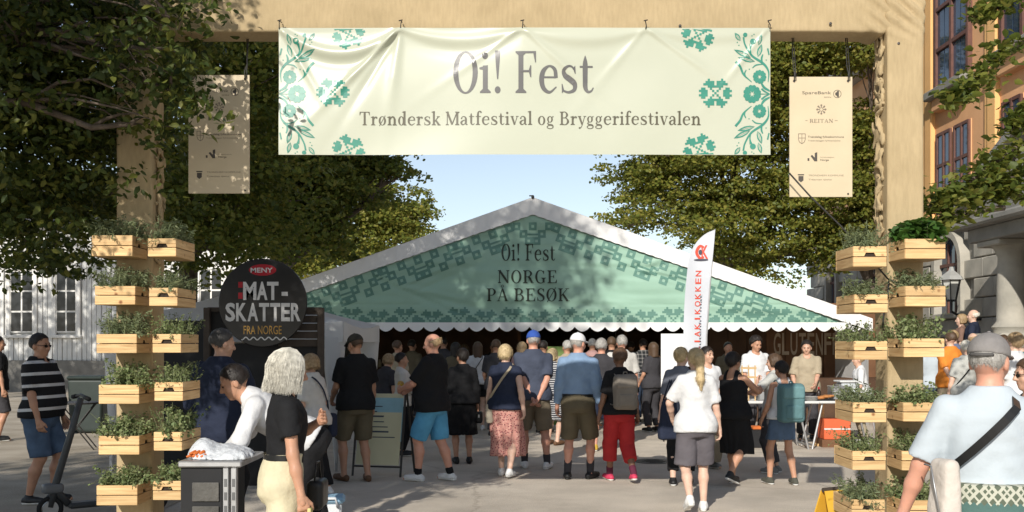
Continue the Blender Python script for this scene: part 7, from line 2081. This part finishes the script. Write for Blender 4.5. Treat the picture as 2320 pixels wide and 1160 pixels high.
# grey-haired man in the dark polo
p = person('grey-haired man in charcoal polo behind the white cap man', 1363, 1022, 768, 12, fat=1.05, mat=sk_r, hands=((-.26, .1, .84), (.22, .2, .95))); p.shirt(CHR, sleeve=.85, collar=CHR); p.pants(NVY, .98, loose=.03); p.shoes(M('shoe_yellow', (.55, .36, .05), .6)); p.hair(h_grey, 'short', vol=.006)
p = person('tall man in white short-sleeved shirt at the marquee entrance', 1408, 1005, 760, -8, fat=1.1, mat=sk_r, hands=((-.2, .2, 1.0), (.27, .05, .84))); p.shirt(WHT2, sleeve=.9, loose=.03, collar=WHT2); p.pants(CHR, 1.9); p.shoes(SHW); p.hair(h_grey, 'short')
# red trousers and the backpack
p = person('person in bright red cropped trousers and black T-shirt', 1403, 1092, 792, -14, fem=True, fat=1.04, feet=((-.07, .20, 0), (.12, -.20, .05)), hands=((-.27, .05, .84), (.27, .02, .84)), mat=sk_d); p.shirt(BLK, hem=.90, sleeve=.85); p.pants(RED, 1.55, loose=.034, waist=1.04); p.shoes(SHR, sock=cloth('sock_plum', (.10, .02, .04)), sockh=.11); p.hair(hairm('rust', (.10, .055, .03)), 'curly')
def backpack(label, p, mat, mat2, w=.155, h=.23, dz=1.20, dp=.085):
    t = thing('backpack', label, 'backpack', p.root.location, p.root.rotation_euler[2])
    s = p.s; by = -np.interp(dz, p.tz, p.B) - .030 - dp
    c = np.array([0, by, dz])
    V, F = snet(lambda q: rbox(q, c, (w, dp, h), .06) + snoise(q[0], q[1], q[2], 2.2) * .006, c - (w + .02, dp + .02, h + .02), c + (w + .02, dp + .02, h + .02), .013); put('body', np_mesh('body', V * s, F), mat, t, True)
    c2 = c + np.array([0, -dp * .62, h * .55]); V, F = snet(lambda q: rbox(q, c2, (w * .92, dp * .55, h * .34), .035), c2 - (w, dp, h * .5), c2 + (w, dp, h * .5), .012); put('flap', np_mesh('flap', V * s, F), mat2, t, True)
    c3 = c + np.array([0, -dp * .75, -h * .45]); V, F = snet(lambda q: rbox(q, c3, (w * .75, dp * .45, h * .38), .035), c3 - (w, dp, h * .5), c3 + (w, dp, h * .5), .012); put('pocket', np_mesh('pocket', V * s, F), mat, t, True)
    for sx in (-1, 1):
        pts = [(sx * .085, by + dp * .8, dz + h * .8), (sx * .088, -.075, 1.44), (sx * .090, -.01, 1.482), (sx * .090, .075, 1.43), (sx * .10, .135, 1.30), (sx * .13, .09, 1.12), (sx * .145, by + dp, dz - h * .75)]
        pts = _cr(np.array([p.tt(q) for q in pts]), 4); p.ribbon(list(pts), .042, mat2, 'strap', t)
    MB().tube([np.array(q) * s for q in ((-.03, by, dz + h - .01), (-.02, by, dz + h + .03), (.02, by, dz + h + .03), (.03, by, dz + h - .01))], .007, 6).build('grab_loop', mat2, t, True)
    return t
GBP = cloth('backpack_taupe', (.20, .175, .145)); backpack('taupe backpack on the person in red trousers', p, GBP, cloth('backpack_taupe_flap', (.24, .21, .175)))
p = person('man in dark plaid shirt and jeans at the marquee entrance', 1456, 958, 768, -15, fat=1.1, mat=sk_t, hands=((-.2, .25, 1.05), (.2, .25, 1.05))); p.shirt(PLAID, sleeve=1.8, loose=.035); p.pants(DND, 1.93); p.shoes(SHB); p.hair(h_dark, 'short')
# people inside the marquee
inside = [('person in dark green top inside the marquee, left end', 935, 21, 770, 30, 'olive', h_dark, 'short', False), ('person in dark jacket inside the marquee behind the balding man', 1005, 20.5, 764, 10, 'charcoal', h_dark, 'short', False), ('woman with long brown hair inside the marquee entrance', 1052, 22, 780, -20, 'charcoal', h_brown, 'long', True), ('person in black far inside the marquee near its middle', 1118, 24, 776, 170, 'black', h_dark, 'short', False), ('person with fair hair inside the marquee beside the green poster', 1292, 21.5, 776, -30, 'beige', h_sand, 'bob', True), ('man in pink top inside the marquee behind the white cap man', 1342, 20.0, 768, 5, 'pinkish', h_grey, 'short', False), ('person in charcoal deep in the marquee behind the plaid shirt', 1430, 23, 774, 20, 'charcoal', h_dark, 'short', False), ('person in tan top deep inside the marquee entrance', 1492, 22, 790, -40, 'beige', h_dark, 'updo', True), ('person in black standing inside the marquee left of the flag', 1178, 23, 778, 150, 'black', h_brown, 'short', False),
 ('person in tan jacket inside the marquee near the canopy corner', 902, 18.5, 772, 40, 'beige', h_brown, 'short', False), ('dark-haired woman inside the marquee left of the woman in white', 1030, 18.6, 776, -35, 'olive', h_dark, 'long', True), ('man in charcoal behind the floral-skirt woman', 1125, 17.6, 770, 15, 'charcoal', h_brown, 'short', False), ('person in pinkish top behind the blue cap man', 1182, 18.8, 775, -15, 'pinkish', h_sand, 'bob', True), ('person in olive top just left of the green poster', 1232, 18.2, 772, 25, 'olive', h_dark, 'short', False), ('grey-haired person in beige behind the white cap man', 1284, 17.4, 772, -20, 'beige', h_grey, 'short', False), ('person in black between the charcoal polo and the white shirt', 1386, 18.5, 764, 10, 'black', h_brown, 'short', False), ('woman in charcoal at the right side of the marquee entrance', 1478, 18.6, 776, -30, 'charcoal', h_brown, 'long', True), ('vendor in olive top between the stall flag and table', 1650, 19.2, 776, 175, 'olive', h_dark, 'short', False)]
cl = {'olive': OLV, 'charcoal': CHR, 'black': BLK, 'beige': BGE, 'pinkish': cloth('pinkish', (.40, .24, .22))}
for lab, px, d, top, hd, c, hm, hs_, fem in inside:
    p = person(lab, px, None, top, hd, d=d, fem=fem, mat=sk_t, hands=((-.22, .15, .92), (.2, .2, 1.0))); p.shirt(cl[c], sleeve=.85); p.pants(CHR, 1.9); p.shoes(SHB); p.hair(hm, hs_, .12)
# right-hand group
p = person('woman with long blond ponytail, white T-shirt and grey shorts walking away', 1576, 1158, 790, 2, fem=True, fat=1.02, feet=((-.10, -.26, .10), (.09, .06, 0)), hands=((-.22, .24, .98), (.27, .08, .86)), poles=((-1, -.6, -.3), (.5, -1, -.2)), mat=sk_p, head=(-12, 4)); p.shirt(WHT, hem=.86, sleeve=.85, loose=.022); p.pants(GRY, .96, loose=.034, flare=.5); p.shoes(SHW); hp = p.hair(h_blond, 'pony', .28)
p = person('woman with blond bun and grey-blue top behind the ponytail woman', 1543, 1100, 788, 12, fem=True, mat=sk_p, hands=((-.27, .06, .86), (.2, .2, 1.0)), head=(25, 5)); p.shirt(cloth('grey_blue', (.13, .14, .17)), hem=.9, sleeve=.9); p.pants(BLK, 1.75); p.shoes(SHB); p.hair(h_blond, 'bun')
t = thing('navy_tote_bag', 'large navy tote bag hanging at the ponytail woman\'s left side', 'tote bag', (PX(1515, 10.9), 10.9, PZ(950, 10.9)), .3)
V, F = snet(lambda q: rbox(q, (0, 0, .0), (.10 - .25 * np.clip(q[2], -.1, .22) * .6, .05, .22), .03) + snoise(q[0], q[1], q[2], 2.5) * .008, (-.17, -.08, -.24), (.17, .08, .24), .014); put('body', np_mesh('body', V, F), NVY, t, True)
for sy in (-1, 1): MB().tube([(-.05, sy * .03, .2), (.02, sy * .02, .42), (.06, sy * .03, .2)], .010, 6).build('handle', NVY, t, True)
p = person('smiling dark-haired woman in white top and beige trousers facing the camera', 1603, 1062, 786, 165, fem=True, mat=sk_f, hands=((-.14, .22, 1.02), (.14, .22, 1.02)), head=(-20, 0)); p.shirt(WHT, hem=.9, sleeve=.8); p.pants(TAN, 1.92, loose=.035, flare=.5); p.shoes(SHG); p.hair(h_dark, 'updo'); p.face()
p = person('woman in black dress and glasses gesturing with both hands', 1662, 1098, 799, 42, fem=True, fat=1.20, feet=((-.08, .14, 0), (.10, -.24, .10)), hands=((-.02, .42, 1.20), (.16, .44, 1.24)), poles=((-.7, -.3, -.8), (.9, -.3, -.8)), mat=sk_t, head=(10, 4)); p.shirt(BLK, hem=.88, sleeve=0, straps=True, loose=.020, name='dress_top'); p.skirt(BLK, .42, 1.05, 1.06, name='dress'); p.shoes(SHB); p.hair(h_dark, 'updo', vol=.006); p.face(); p.glasses(M('glass_dark', (.02, .02, .02), .2))
p = person('young vendor with short afro and white T-shirt behind the stall table', 1712, None, 764, 170, d=17.0, mat=sk_t, hands=((-.16, .26, .95), (.20, .22, .95)), head=(-10, 14), hires=True, res=.016); p.shirt(WHT, sleeve=.95, loose=.032); p.pants(CHR, 1.9); p.shoes(SHB); p.hair(h_dark, 'afro', vol=.008); p.face()
p = person('brown-haired woman in grey top and grey trainers eating at the table', 1752, 1072, 802, -60, fem=True, mat=sk_f, hands=((-.06, .22, 1.34), (.10, .24, 1.22)), poles=((-1, .2, -.8), (1, .2, -.8)), head=(0, 5)); p.shirt(LGR, hem=.9, sleeve=.8); p.pants(CHR, 1.85); p.shoes(SHG); p.hair(h_brown, 'bob', .0); p.face()
p = person('young woman in white vest and denim skirt carrying a teal backpack', 1772, 1098, 818, -14, fem=True, feet=((-.15, .10, 0), (.15, -.06, 0)), hands=((-.24, .14, .92), (.10, .28, 1.05)), head=(-10, 18), mat=sk_t); p.shirt(WHT, hem=.94, sleeve=0, straps=True, loose=.018); p.skirt(DNM, .64, 1.02, 1.16); p.shoes(cloth('shoe_olive', (.075, .075, .06))); p.hair(h_dark, 'updo')
backpack('teal backpack on the young woman in the denim skirt', p, TEA, cloth('teal_flap', (.13, .24, .25)), .175, .27, 1.17, .11)
p = person('young vendor in beige V-neck T-shirt behind the stall table', 1828, None, 772, 192, d=17.0, mat=sk_f, fat=1.05, hands=((-.12, .30, 1.0), (.22, .24, .98)), head=(8, 12), hires=True, res=.016); p.shirt(BGE, sleeve=.95, loose=.032, vneck=.03); p.pants(CHR, 1.9); p.shoes(SHB); p.hair(h_dark, 'short', vol=.010); p.face()
p = person('person in white top partly hidden behind the right planter crates', 1958, None, 800, -80, d=16.3, lean=12, mat=sk_f, hands=((-.2, .3, .95), (.2, .3, .95))); p.shirt(WHT, sleeve=.9); p.pants(BGE, 1.9); p.shoes(SHW); p.hair(h_sand, 'short')
# large foreground man on the right
p = person('man in grey cap and light blue T-shirt in the right foreground', 2240, None, 760, 14, d=4.4, fat=1.08, belly=.02, hands=((-.36, .10, .90), (.24, .24, .98)), poles=((-1, -.7, 0), (.8, -.7, -.3)), head=(30, 2), mat=sk_r, res=.0105)
p.shirt(LBL, hem=1.03, sleeve=.88, loose=.022, wob=.004, crease=.006); p.pants(CHR, 1.9); p.shoes(SHW); p.hair(h_grey, 'short', undercap=True); cp = p.cap(cloth('cap_grey', (.22, .205, .195), .08, 30, .2, 90))
kn = p.skirt(KNIT, .66, 1.085, 1.04, name='tied_sweater', loose=.068, wob=.010)
p.ribbon(p.strap_pts(1, .060, 1.10), .038, LEA, 'bag_strap')
# cap strap and opening at the back
pts = [p.fh((.070 * math.sin(a), -.012 - .114 * math.cos(a), .030)) * p.s for a in np.linspace(-.75, .75, 9)]
MB().tube(pts, .009, 6).build('cap_strap', cloth('cap_strap_grey', (.10, .095, .09)), cp, True)
t = thing('beige_sling_bag', 'pale beige sling bag at the left hip of the grey-cap man', 'bag', p.world((-.215, -.165, 1.06)), .15)
V, F = snet(lambda q: rbox(q, (0, 0, 0), (.040 + .06 * np.clip(-q[2], -.1, .12), .075, .130), .03) + snoise(q[0], q[1], q[2], 4) * .005, (-.08, -.1, -.17), (.08, .1, .17), .009); put('body', np_mesh('body', V, F), cloth('bag_beige', (.56, .50, .44), .05), t, True)
MB().tube([(-.058, -.06, -.10), (-.062, 0, .10), (-.056, .06, .10)], .004, 6).build('zip', m_galv, t, True)
p = person('woman with dark hair and glasses at the right edge of the picture', 2330, None, 812, -75, d=6.6, fem=True, mat=sk_f, head=(-10, 5)); p.shirt(NVY, sleeve=.8); p.pants(CHR, 1.9); p.shoes(SHB); p.hair(h_brown, 'updo'); p.face(); p.glasses(M('glass_dark', (.02, .02, .02), .2))
# crowd by the porch
crowd = [('man in bright orange T-shirt listening with his hands behind his back', 2152, 17.0, 752, -8, ORG, h_brown, 'short', False, True, 0), ('white-haired woman in pale grey top with a crossbody strap', 2187, 15.6, 772, 0, LGR, h_white, 'short', True, False, 0), ('person with pale blond hair and blue jacket in the porch crowd', 2160, 19.0, 749, 15, cloth('jacket_blue', (.12, .14, .22)), h_sand, 'short', False, False, 0), ('person in grey jacket with white hair behind the orange T-shirt', 2178, 20.0, 748, 5, GRY, h_white, 'short', False, False, 0), ('bald man in grey jacket below the suited man', 2203, 18.0, 755, 0, GRY, h_sand, 'bald', False, False, 0), ('brown-haired woman in white top right of the grey cap', 2297, 13.0, 754, -20, WHT, h_sand, 'updo', True, False, 0), ('person in denim shorts beyond the right post', 2112, 18.5, 775, 20, LBL, h_brown, 'short', True, False, 0), ('person in violet shirt beyond the right post', 2128, 20.5, 770, -10, cloth('violet', (.22, .20, .42)), h_dark, 'short', False, False, 0), ('woman in patterned brown top standing on the porch step', 2176, 19.6, 712, -70, cloth('brown_top', (.20, .12, .09)), h_sand, 'bob', True, False, .56), ('man in dark navy suit speaking on the porch step', 2203, 19.2, 702, -60, NVY, h_white, 'bald', False, False, .56), ('person in black top at the far right of the porch crowd', 2272, 16, 760, 10, BLK, h_brown, 'short', False, False, 0), ('grey-haired person in teal top at the right of the crowd', 2313, 16.5, 765, -30, TEA, h_grey, 'short', True, False, 0)]
for lab, px, d, top, hd, c, hm, hs_, fem, back, z in crowd:
    k = dict(HB) if back else dict(hands=((-.26, .06, .82), (.24, .12, .86)))
    p = person(lab, px, None, top, hd, d=d, z=z, fem=fem, fat=1.05, mat=sk_p, **k); p.shirt(c, sleeve=1.9 if c in (NVY, GRY) else .85, collar=c if c is NVY else None); p.pants(TAN if c is ORG else (DNM if 'denim' in lab else CHR), .98 if 'denim' in lab else 1.9); p.shoes(SHB); p.hair(hm, hs_, .02)
    if 'strap' in lab: p.ribbon(p.strap_pts(1), .02, LEA)
